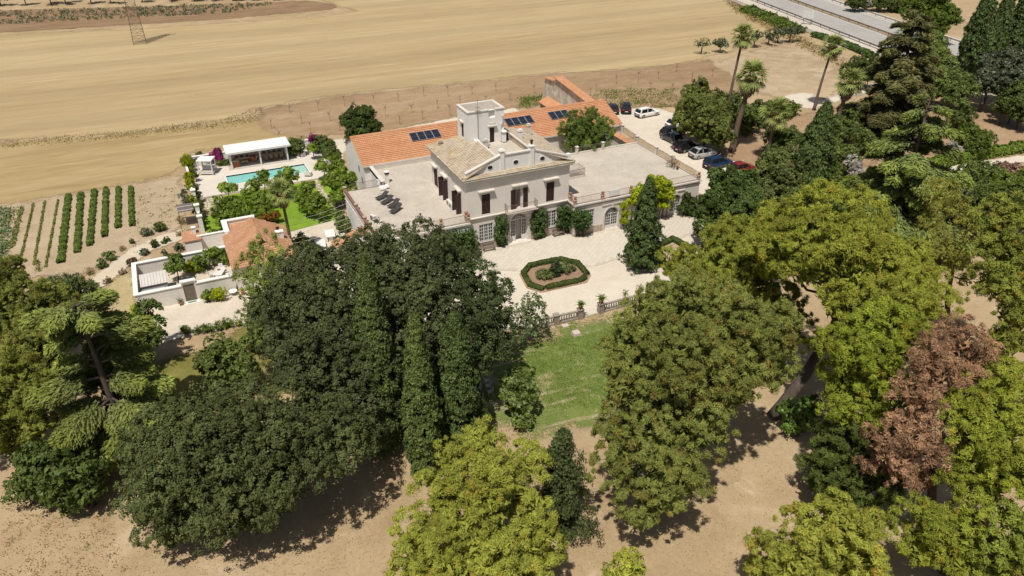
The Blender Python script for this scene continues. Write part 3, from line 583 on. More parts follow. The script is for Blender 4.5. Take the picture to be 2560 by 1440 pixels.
MB().box(-.08, .08, -.9, -.8, 0, 3.2).box(-.08, .08, .8, .9, 0, 3.2).build("post", rust, bl); MB().box(-.14, -.09, -1.3, 1.3, 1.6, 3.4).build("panel", mat("sign_white", (.62, .62, .6), None, 1), bl)

scatter("dry_grass_tufts", "dry straw-coloured grass tufts on the ground between the pines", [(26.09, 40.48), (40.06, 36.23), (40.02, 31.89), (32.86, 25.32), (26.23, 23.98), (17.16, 28.20), (22.23, 36.24)], 500, LM_STRAW, 13, .06, 0, 5, .06, (1.15, 1.1, 1.0), .3)
scatter("pine_litter", "brown needle litter and twigs under the pines", [(26.09, 40.48), (40.06, 36.23), (40.02, 31.89), (32.86, 25.32), (26.23, 23.98), (17.16, 28.20), (22.23, 36.24)], 420, LM_TWIG, 14, .06, 0, 3, .03, (1.5, 1.15, .95), .6)
scatter("pine_litter", "brown litter on the bare foreground soil at the left", [(-17.74, 54.80), (-9.49, 46.19), (-2.24, 38.61), (6.09, 38.95), (10.99, 41.00), (8.32, 32.30), (-16.76, 43.95)], 420, LM_TWIG, 15, .06, 0, 3, .03, (1.6, 1.3, 1.0), .6)

# ---------------------------------------------------------------- buildings: shared pieces
W_WHITE = mat("whitewash", (.76, .735, .70), (.69, .665, .63), .6, .9, streak=.25, bmp=.15, bscale=30)
W_CREAM = mat("cream_plaster", (.70, .65, .595), (.63, .58, .525), .5, .9, streak=.16, bmp=.15, bscale=25)
W_BEIGE = mat("beige_plinth", (.46, .39, .31), (.38, .31, .24), .8, .92, streak=.4, bmp=.2)
TRIM = mat("pale_stone_trim", (.64, .59, .53), (.54, .49, .43), 1.5, .9, streak=.4, bmp=.2)
TERR = mat("terrace_stone", (.51, .455, .385), (.39, .345, .285), .35, .95, fine=((.3, .26, .21), 3.0, .58, .72, .4), bmp=.3, bscale=8)
BROWN = mat("brown_shutter_paint", (.055, .03, .026), (.038, .02, .018), 3, .55)
WHITEP = mat("white_joinery", (.68, .66, .63), (.58, .56, .53), 2, .6)
GLASS = glass_mat("window_glass", (.06, .065, .07), .1)
IRON = mat("rust_red_iron", (.23, .13, .095), (.15, .08, .06), 4, .8)
IRONG = mat("grey_iron", (.20, .17, .15), (.13, .11, .10), 4, .7)
TERRA = mat("terracotta", (.40, .19, .11), (.28, .12, .07), 6, .85, bmp=.2)
POSTM = mat("pinkish_stone", (.50, .36, .28), (.36, .25, .19), 3, .9, bmp=.3)
DARK = mat("dark_interior", (.03, .028, .026), (.02, .018, .017), 2, .95)
STONE_T = mat("old_stone_tile", (.52, .44, .33), (.33, .265, .195), 1.4, .95, fine=((.42, .26, .09), 1.1, .58, .70, .7), bmp=.5, bscale=12)
OLD_T = mat("old_clay_tile", (.47, .26, .145), (.36, .18, .10), .8, .9, fine=((.55, .42, .29), 2.2, .6, .68, .5), bmp=.3)
def front(y): return lambda u, z, d: (u, y + d, z)          # wall facing the camera side (-Y), u = X
def leftw(x): return lambda u, z, d: (x + d, u, z)          # wall facing -X, u = Y
def rightw(x): return lambda u, z, d: (x - d, u, z)
def rear(y): return lambda u, z, d: (u, y - d, z)
def facade(mb, f, u0, u1, z0, z1, holes=(), d0=.0):
    """wall surface with recessed openings (u0,u1,z0,z1,depth): reveals and a back are built for each"""
    us = sorted({u0, u1, *[h[0] for h in holes], *[h[1] for h in holes]}); zs = sorted({z0, z1, *[h[2] for h in holes], *[h[3] for h in holes]})
    for a, b in zip(us[:-1], us[1:]):
        for c, e in zip(zs[:-1], zs[1:]):
            if any(h[0] <= (a + b) / 2 <= h[1] and h[2] <= (c + e) / 2 <= h[3] for h in holes): continue
            mb.poly([f(a, c, d0), f(b, c, d0), f(b, e, d0), f(a, e, d0)])
    for (a, b, c, e, dp) in holes:
        mb.poly([f(a, c, 0), f(a, c, dp), f(a, e, dp), f(a, e, 0)]); mb.poly([f(b, c, 0), f(b, e, 0), f(b, e, dp), f(b, c, dp)])
        mb.poly([f(a, c, 0), f(b, c, 0), f(b, c, dp), f(a, c, dp)]); mb.poly([f(a, e, 0), f(a, e, dp), f(b, e, dp), f(b, e, 0)])
        mb.poly([f(a, c, dp), f(b, c, dp), f(b, e, dp), f(a, e, dp)])
    return mb
def fbox(mb, f, u0, u1, z0, z1, d0, d1):
    a = [f(u, z, d0) for u, z in ((u0, z0), (u1, z0), (u1, z1), (u0, z1))]; b = [f(u, z, d1) for u, z in ((u0, z0), (u1, z0), (u1, z1), (u0, z1))]
    return mb.prism(a, b)
def shutter_leaf(t, o, f, u0, u1, z0, z1, d=.06, name="shutter"):
    mb = MB(o); fbox(mb, f, u0, u1, z0, z1, d, d + .04); w = (u1 - u0)
    for a, b in ((z0 + .08, (z0 + z1) / 2 - .05), ((z0 + z1) / 2 + .05, z1 - .08)):
        n = int((b - a) / .09)
        for k in range(n): fbox(mb, f, u0 + .06, u1 - .06, a + k * .09 + .01, a + k * .09 + .06, d - .015, d)
    for u in (u0, u1 - .05): fbox(mb, f, u, u + .05, z0, z1, d - .03, d)
    for z in (z0, (z0 + z1) / 2 - .04, z1 - .07): fbox(mb, f, u0 + .05, u1 - .05, z, z + .07, d - .028, d)
    return mb.build(name, BROWN, t)
def hood(t, o, f, u0, u1, z):
    mb = MB(o); fbox(mb, f, u0, u1, z, z + .14, -.4, 0); fbox(mb, f, u0 + .08, u1 - .08, z - .12, z, -.2, -.002); fbox(mb, f, u0 + .1, u1 - .1, z - .3, z - .12, -.06, -.003); return mb.build("window_hood", TRIM, t)
def glazed(t, o, f, u0, u1, z0, z1, cols, rows, d=.16, leaves=2, name="window", panel=0, sill=True):
    """white glazed window: frame, muntins, one pane object per light"""
    mb = MB(o); fbox(mb, f, u0, u0 + .06, z0, z1, d - .06, d + .02); fbox(mb, f, u1 - .06, u1, z0, z1, d - .06, d + .02); fbox(mb, f, u0 + .06, u1 - .06, z1 - .07, z1, d - .06, d + .02); fbox(mb, f, u0 + .06, u1 - .06, z0, z0 + .08 + panel, d - .05, d + .02)
    a, b, c, e = u0 + .06, u1 - .06, z0 + .08 + panel, z1 - .07; lw = (b - a) / leaves
    for k in range(1, leaves): fbox(mb, f, a + lw * k - .05, a + lw * k + .05, c, e, d - .055, d + .02)
    per = cols // leaves; xs = []
    for k in range(leaves):
        s0 = a + lw * k + (.05 if k else 0); s1 = a + lw * (k + 1) - (.05 if k < leaves - 1 else 0)
        for j in range(per):
            xs.append((s0 + (s1 - s0) * j / per, s0 + (s1 - s0) * (j + 1) / per))
            if j: fbox(mb, f, xs[-1][0] - .018, xs[-1][0] + .018, c, e, d - .04, d + .015)
    zs = [(c + (e - c) * j / rows, c + (e - c) * (j + 1) / rows) for j in range(rows)]
    for j in range(1, rows): fbox(mb, f, a, b, zs[j][0] - .018, zs[j][0] + .018, d - .038, d + .014)
    w = mb.build(name, WHITEP, t)
    for (p, q) in xs:
        for (r, s) in zs: add("pane", fbox(MB(o), f, p + .016, q - .016, r + .016, s - .016, d - .006, d + .004).mesh("pane"), w, GLASS)
    if sill: fbox(MB(o), f, u0 - .12, u1 + .12, z0 - .1, z0, -.1, .1).build("sill", TRIM, w)
    return w
def arch_fill(mb, f, u0, u1, zs, zt, d):
    """plaster spandrels that turn a square-headed opening into an arch"""
    c = (u0 + u1) / 2; r = (u1 - u0) / 2; h = zt - zs; n = 8
    for s in (-1, 1):
        pts = [(c + s * r * math.cos(math.pi / 2 * k / n), zs + h * math.sin(math.pi / 2 * k / n)) for k in range(n + 1)]
        for (a, b) in zip(pts[:-1], pts[1:]):
            e = c + s * r; mb.prism([f(a[0], a[1], 0), f(b[0], b[1], 0), f(b[0], zt + .001, 0), f(a[0], zt + .001, 0)], [f(a[0], a[1], d), f(b[0], b[1], d), f(b[0], zt + .001, d), f(a[0], zt + .001, d)])
def fanlight(t, o, f, u0, u1, zs, zt, d, name="fanlight"):
    c = (u0 + u1) / 2; r = (u1 - u0) / 2 - .03; h = zt - zs - .03; mb = MB(o); n = 14; P_ = lambda k, s: (c + r * s * math.cos(math.pi * k / n), zs + h * s * math.sin(math.pi * k / n))
    for k in range(n):
        for s0, s1 in ((.92, 1.0), (.42, .48)):
            q = [P_(k, s0), P_(k + 1, s0), P_(k + 1, s1), P_(k, s1)]; mb.prism([f(*p, d - .05) for p in q], [f(*p, d + .01) for p in q])
    for k in range(0, n + 1, 2):
        a, b = P_(k, .1), P_(k, .95); mb.tube([f(*a, d - .02), f(*b, d - .02)], .022, 4)
    fbox(mb, f, u0, u1, zs - .05, zs + .03, d - .06, d + .01)
    w = mb.build(name, WHITEP, t)
    add("pane", MB(o).poly([f(*P_(k, .97), d) for k in range(n + 1)]).mesh("pane"), w, GLASS); return w
def railing(t, o, a, b, z, h=.95, m=None, step=.13, name="railing"):
    mb = MB(o); L = math.dist(a, b); n = max(2, int(L / step)); m = m or IRON
    for zz in (.06, h): mb.tube([(a[0], a[1], z + zz), (b[0], b[1], z + zz)], .024, 4)
    for k in range(n + 1):
        x = a[0] + (b[0] - a[0]) * k / n; y = a[1] + (b[1] - a[1]) * k / n; mb.tube([(x, y, z + .05), (x, y, z + h)], .012, 4, False)
    return mb.build(name, m, t)
def urn_post(t, o, x, y, z, h=1.0, urn=True, m=None, w=.16):
    mb = MB(o).box(x - w, x + w, y - w, y + w, z, z + h).box(x - w - .06, x + w + .06, y - w - .06, y + w + .06, z + h, z + h + .1); p = mb.build("rail_post", m or POSTM, t)
    if urn: MB(o).lathe((x, y, z + h + .1), [(.09, 0), (.07, .05), (.16, .15), (.19, .25), (.15, .33), (.18, .37), (.1, .4)], 10).build("urn", TERRA, p, True)
    return p
def tiles(mb, o00, ux, uy, nx, ny, tw, th, rng, thick=.035, gap=.02, jit=.02, miss=0):
    """rows of single roof tiles lying on a slope; ux along the eave, uy up the slope (unit vectors)"""
    o00, ux, uy = Vector(o00), Vector(ux).normalized(), Vector(uy).normalized(); nn = ux.cross(uy).normalized()
    if nn.z < 0: nn = -nn
    for j in range(ny):
        for i in range(nx):
            if rng.random() < miss: continue
            p = o00 + ux * (i * tw + (tw * .5 if j % 2 else 0) + rng.uniform(-jit, jit)) + uy * (j * th + rng.uniform(-jit, jit)); l0 = nn * (thick + rng.uniform(0, .03)); l1 = nn * rng.uniform(.0, .02)
            a, b = ux * (tw - gap), uy * (th * 1.12)
            q = [p + l1 * 0, p + a + l1 * 0, p + a + b, p + b]; top = [p + l0, p + a + l0, p + a + b + l1, p + b + l1]
            i0 = mb.pts(q[:2] + top); mb.f += [(i0, i0 + 1, i0 + 3, i0 + 2), (i0 + 2, i0 + 3, i0 + 4, i0 + 5), (i0, i0 + 2, i0 + 5), (i0 + 1, i0 + 4, i0 + 3)]
def tile_tint(name, base, dark, light, sx, sy, course=0):
    """clay roof colour: rows and columns of tiles told apart by value, weather blotches"""
    m, n, l, out = nt_new(name); tc = n.new("ShaderNodeTexCoord"); v = tc.outputs["Object"]
    wv = noise(n, l, mapping(n, l, v, (sx, sy, sy)), 1, 2, .5); f = noise(n, l, v, .5, 5, .6)
    c = ramp(n, l, math_(n, l, 'ADD', math_(n, l, 'MULTIPLY', wv, .55), math_(n, l, 'MULTIPLY', f, .45)), [(.36, dark), (.5, base), (.66, light)])
    if course:     # grime in the laps between courses
        sp = n.new("ShaderNodeSeparateXYZ"); l.new(v, sp.inputs[0]); fr_ = math_(n, l, 'FRACT', math_(n, l, 'DIVIDE', math_(n, l, 'ADD', sp.outputs[1], .2), course))
        c = mix(n, l, math_(n, l, 'MULTIPLY', ramp_f(n, l, fr_, .72, .98), .42), c, tuple(x * .45 for x in dark))
    p = n.new("ShaderNodeBsdfPrincipled"); p.inputs["Roughness"].default_value = .85; p.inputs["Specular IOR Level"].default_value = .2; l.new(c, p.inputs["Base Color"])
    l.new(p.outputs[0], out.inputs[0]); return m
BARN_T = tile_tint("barn_clay_tile", (.49, .245, .13), (.43, .20, .103), (.545, .305, .172), 3.2, 2.2, 5.75 / 17)

# ---------------------------------------------------------------- the villa
VO = (28.0, 72.3, 0)
villa = thing("villa", "cream two-storey villa with stone-tiled roof, tower room and wide terraces", "villa", VO)
rng = random.Random(4)
# main block walls
mb = MB(VO)
up = [(29.8, 30.85, 4.5, 6.95, .18), (34.0, 34.95, 4.32, 6.85, 1.6), (38.0, 39.05, 4.5, 6.95, .18)]
lo = [(29.42, 31.16, 1.05, 3.25, .3), (33.45, 35.55, .12, 3.7, .9), (38.15, 39.45, 1.12, 3.25, .3)]
facade(mb, front(72.3), 28, 41, 0, 9.2, up + lo)
facade(mb, leftw(28), 72.3, 84, 4.0, 9.2, [(81.9, 83.2, 4.25, 6.7, .3), (78.4, 79.8, 4.25, 6.7, .3), (74.1, 75.3, 4.25, 6.7, .3)])
facade(mb, rightw(41), 72.3, 84, 0, 9.2); facade(mb, rear(84), 28, 41, 0, 9.2)
arch_fill(mb, front(72.3), 33.45, 35.55, 2.95, 3.7, .3)
mb.build("main_wall", W_CREAM, villa)
mb = MB(VO)      # string course, cornice and frieze
fbox(mb, front(72.3), 28.0, 41.0, 3.98, 4.2, -.14, 0); fbox(mb, front(72.3), 28.0, 41.0, 4.2, 4.3, -.22, 0)
fbox(mb, front(72.3), 27.72, 41.28, 8.72, 8.92, -.28, -.001); fbox(mb, front(72.3), 27.55, 41.45, 8.92, 9.12, -.46, -.001)
fbox(mb, leftw(28), 72.31, 84.2, 8.72, 8.92, -.28, -.001); fbox(mb, leftw(28), 72.31, 84.3, 8.92, 9.12, -.46, -.001)
fbox(mb, rightw(41), 72.31, 84.2, 8.72, 9.12, -.45, -.001)
mb.build("cornice", TRIM, villa)
fbox(MB(VO), front(72.3), 28.0, 32.85, 0, .95, -.05, 0).build("plinth", W_BEIGE, villa); fbox(MB(VO), front(72.3), 36.15, 41.0, 0, .95, -.05, 0).build("plinth", W_BEIGE, villa)
# upper windows
for (a, b) in ((29.8, 30.85), (38.0, 39.05)):
    m_ = (a + b) / 2; shutter_leaf(villa, VO, front(72.3), a, m_ - .01, 4.5, 6.95); shutter_leaf(villa, VO, front(72.3), m_ + .01, b, 4.5, 6.95)
for a, b in ((33.42, 33.97), (34.98, 35.55)): shutter_leaf(villa, VO, front(72.3), a, b, 4.32, 6.85, -.06)
bw = MB(VO); [fbox(bw, front(72.3), *q) for q in ((34.72, 34.95, 4.34, 6.8, .12, .18), (34.0, 34.05, 4.34, 6.8, .12, .18))]; bw.build("balcony_door_leaf", WHITEP, villa)
for a, b in ((29.35, 31.3), (33.5, 35.45), (37.55, 39.5)): hood(villa, VO, front(72.3), a, b, 7.35)
# side doors onto the left terrace
for a, b, op in ((81.9, 83.2, 0), (78.4, 79.8, 1), (74.1, 75.3, 1)):
    f = leftw(28); mid = (a + b) / 2; hood(villa, VO, f, a - .25, b + .25, 7.05)
    if not op: shutter_leaf(villa, VO, f, a, mid - .01, 4.27, 6.7); shutter_leaf(villa, VO, f, mid + .01, b, 4.27, 6.7)
    else:      # shutters swung outwards
        for y, dx in ((a, -.02), (b, .02)): MB(VO).box(27.35, 27.98, y - .025 + dx, y + .025 + dx, 4.27, 6.7).build("shutter", BROWN, villa)
        glazed(villa, VO, f, a, b, 4.27, 6.68, 2, 4, .2, 2, "terrace_door", .5, False)
# ground floor
glazed(villa, VO, front(72.3), 29.42, 31.16, 1.05, 3.25, 6, 5, .12, 3); glazed(villa, VO, front(72.3), 38.15, 39.45, 1.12, 3.25, 4, 5, .12, 2)
fanlight(villa, VO, front(72.3), 33.5, 35.5, 2.95, 3.67, .25)
glazed(villa, VO, front(72.3), 33.47, 34.12, .14, 2.9, 2, 5, .25, 1, "door_leaf", .55, False); glazed(villa, VO, front(72.3), 34.9, 35.53, .14, 2.9, 2, 5, .25, 1, "door_leaf", .55, False)
dl = lambda u, z, d: (34.12 + (u - .0) * .55, 72.5 + u * .83 - .0 + d * .2, z)     # inner leaf standing open
glazed(villa, VO, dl, 0, .7, .14, 2.9, 2, 5, .0, 1, "door_leaf", .55, False)
for s in (0, 1):       # rusticated door surround, block by block
    x0, x1 = ((32.92, 33.42), (35.58, 36.08))[s]
    for k in range(9):
        z = .02 + k * .43; MB(VO).box(x0 + (.04 if k % 2 else 0), x1 - (.04 if k % 2 else 0), 72.18, 72.32, z, z + .39).build("stone_block", TRIM, villa, bevel=.02)
MB(VO).box(33.0, 36.0, 71.7, 72.3, .0, .12).build("door_step", TRIM, villa)
# balcony
mb = MB(VO).box(32.6, 36.5, 71.35, 72.29, 4.31, 4.42)
for x in (33.0, 33.9, 35.2, 36.1): mb.prism([(x - .1, 72.29, 3.9), (x + .1, 72.29, 3.9), (x + .1, 72.29, 4.3), (x - .1, 72.29, 4.3)], [(x - .1, 72.2, 3.95), (x + .1, 72.2, 3.95), (x + .1, 71.5, 4.3), (x - .1, 71.5, 4.3)])
bal = mb.build("balcony", TRIM, villa)
for a, b in (((32.65, 72.25), (32.65, 71.4)), ((32.65, 71.4), (36.45, 71.4)), ((36.45, 71.4), (36.45, 72.25))): railing(bal, VO, a, b, 4.42, .95, IRON, .12)
# roof: stone-tiled slopes, hipped at the back, flat roof terrace between them
LS = lambda x: 9.14 + (x - 27.45) * .41; RS = lambda x: 9.14 + (41.55 - x) * .355
mb = MB(VO).poly([(27.45, 71.85, LS(27.45)), (31.9, 72.6, LS(31.9)), (31.9, 79.5, LS(31.9)), (31.0, 81.9, LS(31.0)), (27.45, 84.35, LS(27.45))])
mb.poly([(41.55, 71.85, RS(41.55)), (41.55, 84.35, RS(41.55)), (36.4, 81.6, RS(36.4)), (36.4, 72.6, RS(36.4))])
mb.poly([(27.45, 84.35, 9.14), (31.0, 81.9, 10.6), (36.4, 81.6, 10.97), (41.55, 84.35, 9.14)])
mb.poly([(31.9, 72.6, LS(31.9)), (31.9, 79.5, LS(31.9)), (31.9, 79.5, 10.2), (31.9, 72.6, 10.2)]); mb.poly([(36.4, 72.6, RS(36.4)), (36.4, 79.5, RS(36.4)), (36.4, 79.5, 10.2), (36.4, 72.6, 10.2)])
mb.poly([(27.45, 71.82, 9.13), (41.55, 71.82, 9.13), (41.1, 72.5, 9.42), (27.9, 72.5, 9.42)])
roof = mb.build("roof", STONE_T, villa)
mb = MB(VO); un = Vector((1, 0, .41)).normalized()
for j in range(19):
    y1 = 84.2 - j * .19 * 1.25 * .55 if j > 0 else 84.2; y0 = 71.95 + j * .04
    tiles(mb, (27.42 + j * .25 * un.x, y0, LS(27.42 + j * .25 * un.x) + .01), (0, 1, 0), un, int((min(y1, 84.3 - j * .16) - y0) / .3), 1, .3, .25, rng, .06, .03, .035, .01)
un = Vector((-1, 0, .355)).normalized()
for j in range(21):
    x = 41.55 + j * .25 * un.x; y0 = 71.95 + j * .035; tiles(mb, (x, y0, RS(x) + .01), (0, 1, 0), un, int((84.2 - j * .13 - y0) / .3), 1, .3, .25, rng, .05, .03, .03)
tiles(mb, (27.5, 71.8, 9.14), (1, 0, 0), (0, .7, .29), 46, 3, .302, .23, rng, .05, .05, .012)
tag(mb.build("roof_tiles", STONE_T, roof), kind="stuff")
MB(VO).box(31.9, 36.4, 72.7, 79, 10.0, 10.2).build("roof_terrace", TERR, villa)
MB(VO).box(31.78, 32.0, 72.8, 78.8, 10.9, 11.06).build("roof_kerb", TRIM, villa); MB(VO).box(36.3, 36.52, 72.8, 79, 10.9, 11.06).build("roof_kerb", TRIM, villa)
# front parapet in the shape of a low gable, with piers and three oval openings
gx = [(28.0, 9.3), (28.0, 9.62), (32.2, 11.12), (36.4, 11.12), (41.0, 9.62), (41.0, 9.3)]
par = MB(VO).prism([(x, 72.5, z) for x, z in gx], [(x, 72.75, z) for x, z in gx]).build("parapet", W_WHITE, villa)
mb = MB(VO)
for (a, b) in zip(gx[1:4], gx[2:5]): mb.prism([(a[0], 72.4, a[1]), (b[0], 72.4, b[1]), (b[0], 72.4, b[1] + .13), (a[0], 72.4, a[1] + .13)], [(a[0], 72.85, a[1]), (b[0], 72.85, b[1]), (b[0], 72.85, b[1] + .13), (a[0], 72.85, a[1] + .13)])
mb.build("coping", TRIM, par)
for x in (30.97, 34.13, 37.47):
    z = 9.98 if x != 34.13 else 10.1; n = 16; E_ = lambda s, y: [(x + .3 * s * math.cos(2 * math.pi * k / n), y, z + .23 * s * math.sin(2 * math.pi * k / n)) for k in range(n)]
    MB(VO).prism(E_(1.25, 72.5), E_(1.25, 72.46)).build("oval_frame", W_WHITE, par); MB(VO).prism(E_(1, 72.47), E_(1, 72.45)).build("oval_opening", DARK, par)
for x in (32.45, 36.15): MB(VO).box(x - .24, x + .24, 72.36, 72.9, 9.35, 11.62).box(x - .31, x + .31, 72.29, 72.97, 11.62, 11.74).box(x - .2, x + .2, 72.4, 72.86, 11.74, 11.86).build("pier", W_WHITE, villa)
for x in (40.95,): MB(VO).box(x - .2, x + .2, 72.38, 72.88, 9.3, 9.95).build("pier", W_WHITE, villa)
p_ = MB(VO).lathe((36.15, 72.63, 11.86), [(.13, 0), (.13, .3), (.2, .34), (.2, .42), (.1, .5)], 10).build("chimney_cowl", DARK, villa)
for (x, y, z, h, m_) in ((32.6, 77.5, 10.2, .95, TRIM), (37.2, 77.8, 10.6, .95, W_WHITE), (39.8, 80.8, 9.6, 1.3, TRIM), (28.7, 82.2, 9.5, .55, STONE_T)):
    MB(VO).box(x - .22, x + .22, y - .2, y + .2, z, z + h).box(x - .28, x + .28, y - .26, y + .26, z + h, z + h + .1).box(x - .2, x + .2, y - .18, y + .18, z + h + .16, z + h + .24).build("chimney", m_, villa)
# tower room
mb = MB(VO); T0, T1, S0, S1, ZT = 31.0, 35.6, 78.9, 82.2, 14.2
facade(mb, front(S0), T0, T1, 10.0, ZT, [(33.75, 34.35, 10.25, 12.1, .2), (33.65, 34.45, 13.3, ZT, .26)]); facade(mb, leftw(T0), S0, S1, 10.0, ZT, [(80.3, 80.95, 10.9, 12.5, .15)]); facade(mb, rightw(T1), S0, S1, 9.5, ZT); facade(mb, rear(S1), T0, T1, 9.5, ZT)
mb.build("tower_wall", W_WHITE, villa)
mb = MB(VO).box(T0 + .3, T1 - .3, S0 + .3, S1 - .3, 13.2, 13.3); mb.build("tower_roof", TERR, villa)
mb = MB(VO).box(T0 - .08, T0 + .3, S0 - .08, S1 + .08, ZT, ZT + .12).box(T1 - .3, T1 + .08, S0 - .08, S1 + .08, ZT, ZT + .12).box(T0 + .3, T1 - .3, S1 - .3, S1 + .08, ZT, ZT + .12).box(T0 + .3, 33.6, S0 - .08, S0 + .3, ZT, ZT + .12).box(34.5, T1 - .3, S0 - .08, S0 + .3, ZT, ZT + .12)
mb.box(T0 + .28, T0 + .31, S0 + .3, S1 - .3, 13.3, ZT).box(T1 - .31, T1 - .28, S0 + .3, S1 - .3, 13.3, ZT).box(T0 + .3, T1 - .3, S1 - .31, S1 - .28, 13.3, ZT).box(T0 + .3, 33.64, S0 + .27, S0 + .3, 13.3, ZT).box(34.46, T1 - .3, S0 + .27, S0 + .3, 13.3, ZT)
mb.build("tower_parapet", TRIM, villa)
shutter_leaf(villa, VO, front(S0), 33.77, 34.33, 10.27, 12.08, .1, "tower_door"); shutter_leaf(villa, VO, leftw(T0), 80.32, 80.93, 10.92, 12.48, .05)
mb = MB(VO); fbox(mb, front(S0), 33.5, 34.6, 12.3, 12.42, -.3, -.001); fbox(mb, front(S0), 33.62, 34.48, 12.42, 12.7, -.08, -.001); mb.build("door_hood", TRIM, villa)
fbox(MB(VO), leftw(T0), 80.1, 81.15, 12.7, 12.85, -.25, -.001).build("window_hood", TRIM, villa)
MB(VO).box(31.75, 32.1, 78.2, 78.88, 10.2, 10.85).box(31.65, 32.2, 78.1, 78.88, 10.85, 11.0).build("roof_vent", W_WHITE, villa); MB(VO).box(35.2, 35.6, 78.3, 78.88, 10.3, 11.5).box(35.1, 35.7, 78.2, 78.88, 11.5, 11.62).build("roof_vent", W_WHITE, villa)
MB(VO).tube([(35.1, 78.78, 10.3), (35.1, 78.78, 12.4), (35.3, 78.7, 12.7), (35.3, 78.7, 13.4)], .07, 7).tube([(35.3, 78.7, 13.4), (35.3, 78.7, 13.5)], .14, 7).build("flue_pipe", WHITEP, villa)
an = thing("antenna", "thin roof aerial mast on the villa tower", "antenna", (32.2, 78.75, 11.2))
mb = MB().tube([(0, 0, -.3), (0, 0, 4.6)], .025, 5)
for z, w in ((3.2, .35), (3.6, .3), (4.4, .55)): mb.tube([(-w, 0, z), (w, 0, z)], .014, 4); [mb.tube([(x * w, -.25, z), (x * w, .25, z)], .01, 4) for x in (-.9, -.45, 0, .45, .9)]
mb.build("mast", IRONG, an)

# wings with roof terraces
WO = VO
mb = MB(VO)
g3 = (42.4, 43.7, 1.1, 3.25, .3); a1 = (45.2, 47.1, .1, 2.97, .3); a3 = (49.9, 51.8, .1, 2.97, .3); a2 = (54.7, 56.3, .1, 2.85, .3)
facade(mb, front(70.6), 41.0, 59.0, 0, 4.2, [g3, a1, a3, a2])
for a in (a1, a3, a2): arch_fill(mb, front(70.6), a[0], a[1], 2.05, a[3], .28)
facade(mb, rightw(59.0), 70.6, 85, 0, 4.2); facade(mb, leftw(41.0), 70.6, 72.3, 0, 4.2); facade(mb, rear(85), 41, 59, 0, 4.2)
mb.build("right_wing_wall", W_CREAM, villa)
mb = MB(VO); fbox(mb, front(70.6), 40.9, 59.08, 3.72, 3.84, -.09, -.001); fbox(mb, front(70.6), 40.86, 59.15, 4.06, 4.24, -.2, -.001); fbox(mb, leftw(41.0), 70.61, 72.1, 4.06, 4.24, -.14, -.001); fbox(mb, rightw(59), 70.61, 85, 4.06, 4.24, -.15, -.001)
for a in (a1, a3, a2):
    c = (a[0] + a[1]) / 2; r = (a[1] - a[0]) / 2
    for k in range(12):
        t0, t1 = math.pi * k / 12, math.pi * (k + 1) / 12; q = [(c + (r + e) * math.cos(t), 2.05 + (a[3] - 2.05 + e) * math.sin(t)) for e, t in ((0.02, t0), (.2, t0), (.2, t1), (.02, t1))]
        mb.prism([(u, 70.53, z) for u, z in q], [(u, 70.599, z) for u, z in q])
    fbox(mb, front(70.6), a[0] - .22, a[0], .0, 2.05, -.07, -.001); fbox(mb, front(70.6), a[1], a[1] + .22, 0, 2.05, -.07, -.001); fbox(mb, front(70.6), c - .12, c + .12, a[3], a[3] + .4, -.14, -.001); fbox(mb, front(70.6), a[0] - .5, a[1] + .5, a[3] + .42, a[3] + .55, -.12, -.001)
mb.build("wing_trim", TRIM, villa)
glazed(villa, VO, front(70.6), *g3[:4], 4, 5, .12, 2)
for a in (a1, a3, a2): glazed(villa, VO, front(70.6), a[0], a[1], .12, 2.05, 6, 4, .2, 2, "arched_door", .35, False); fanlight(villa, VO, front(70.6), a[0], a[1], 2.05, a[3], .2)
fbox(MB(VO), front(70.6), 41.05, 44.9, 0, .95, -.06, -.001).build("plinth", W_BEIGE, villa)
MB(VO).poly([(41.02, 70.62, 4.23), (58.98, 70.62, 4.23), (58.98, 85, 4.23), (41.02, 85, 4.23)]).build("right_terrace", TERR, villa)
railing(villa, VO, (41.1, 70.6), (58.8, 70.6), 4.25, .9, IRON, .16); railing(villa, VO, (41.05, 72.2), (41.05, 70.7), 4.25, .9, IRON, .16)
railing(villa, VO, (58.9, 70.7), (58.9, 85.0), 4.25, .9, IRONG, .16); railing(villa, VO, (46.0, 85.0), (58.9, 85.0), 4.25, .95, IRONG, .14); railing(villa, VO, (59.2, 85.2), (59.9, 93.0), 4.2, .9, IRONG, .16)
for x, y in ((41.1, 71.95), (41.0, 70.65), (44.7, 70.6), (48.7, 70.6), (58.75, 70.62)): urn_post(villa, VO, x, y, 4.24, .55, True)
for x, y in ((49.2, 85), (53.3, 85), (58.95, 85.1), (59.0, 80.4), (59.0, 77.0), (59.6, 90.0)): urn_post(villa, VO, x, y, 4.24, .95, False, TRIM)
MB(VO).box(40.8, 59.1, 84.9, 85.15, 4.2, 4.42).build("terrace_kerb", TRIM, villa)
sk = MB(VO).box(44.0, 46.3, 77.5, 77.62, 4.2, 4.55).box(44.0, 46.3, 79.2, 79.32, 4.2, 4.55).box(46.18, 46.3, 77.62, 79.2, 4.2, 4.55).box(44.0, 44.12, 77.62, 79.2, 4.2, 4.55).build("stairwell_kerb", TRIM, villa)
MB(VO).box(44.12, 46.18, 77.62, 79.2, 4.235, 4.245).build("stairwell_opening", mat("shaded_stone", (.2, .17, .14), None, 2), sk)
for a, b in (((44.05, 77.56), (46.24, 77.56)), ((46.24, 77.56), (46.24, 79.26)), ((46.24, 79.26), (44.05, 79.26))): railing(villa, VO, a, b, 4.55, .85, IRON, .15)
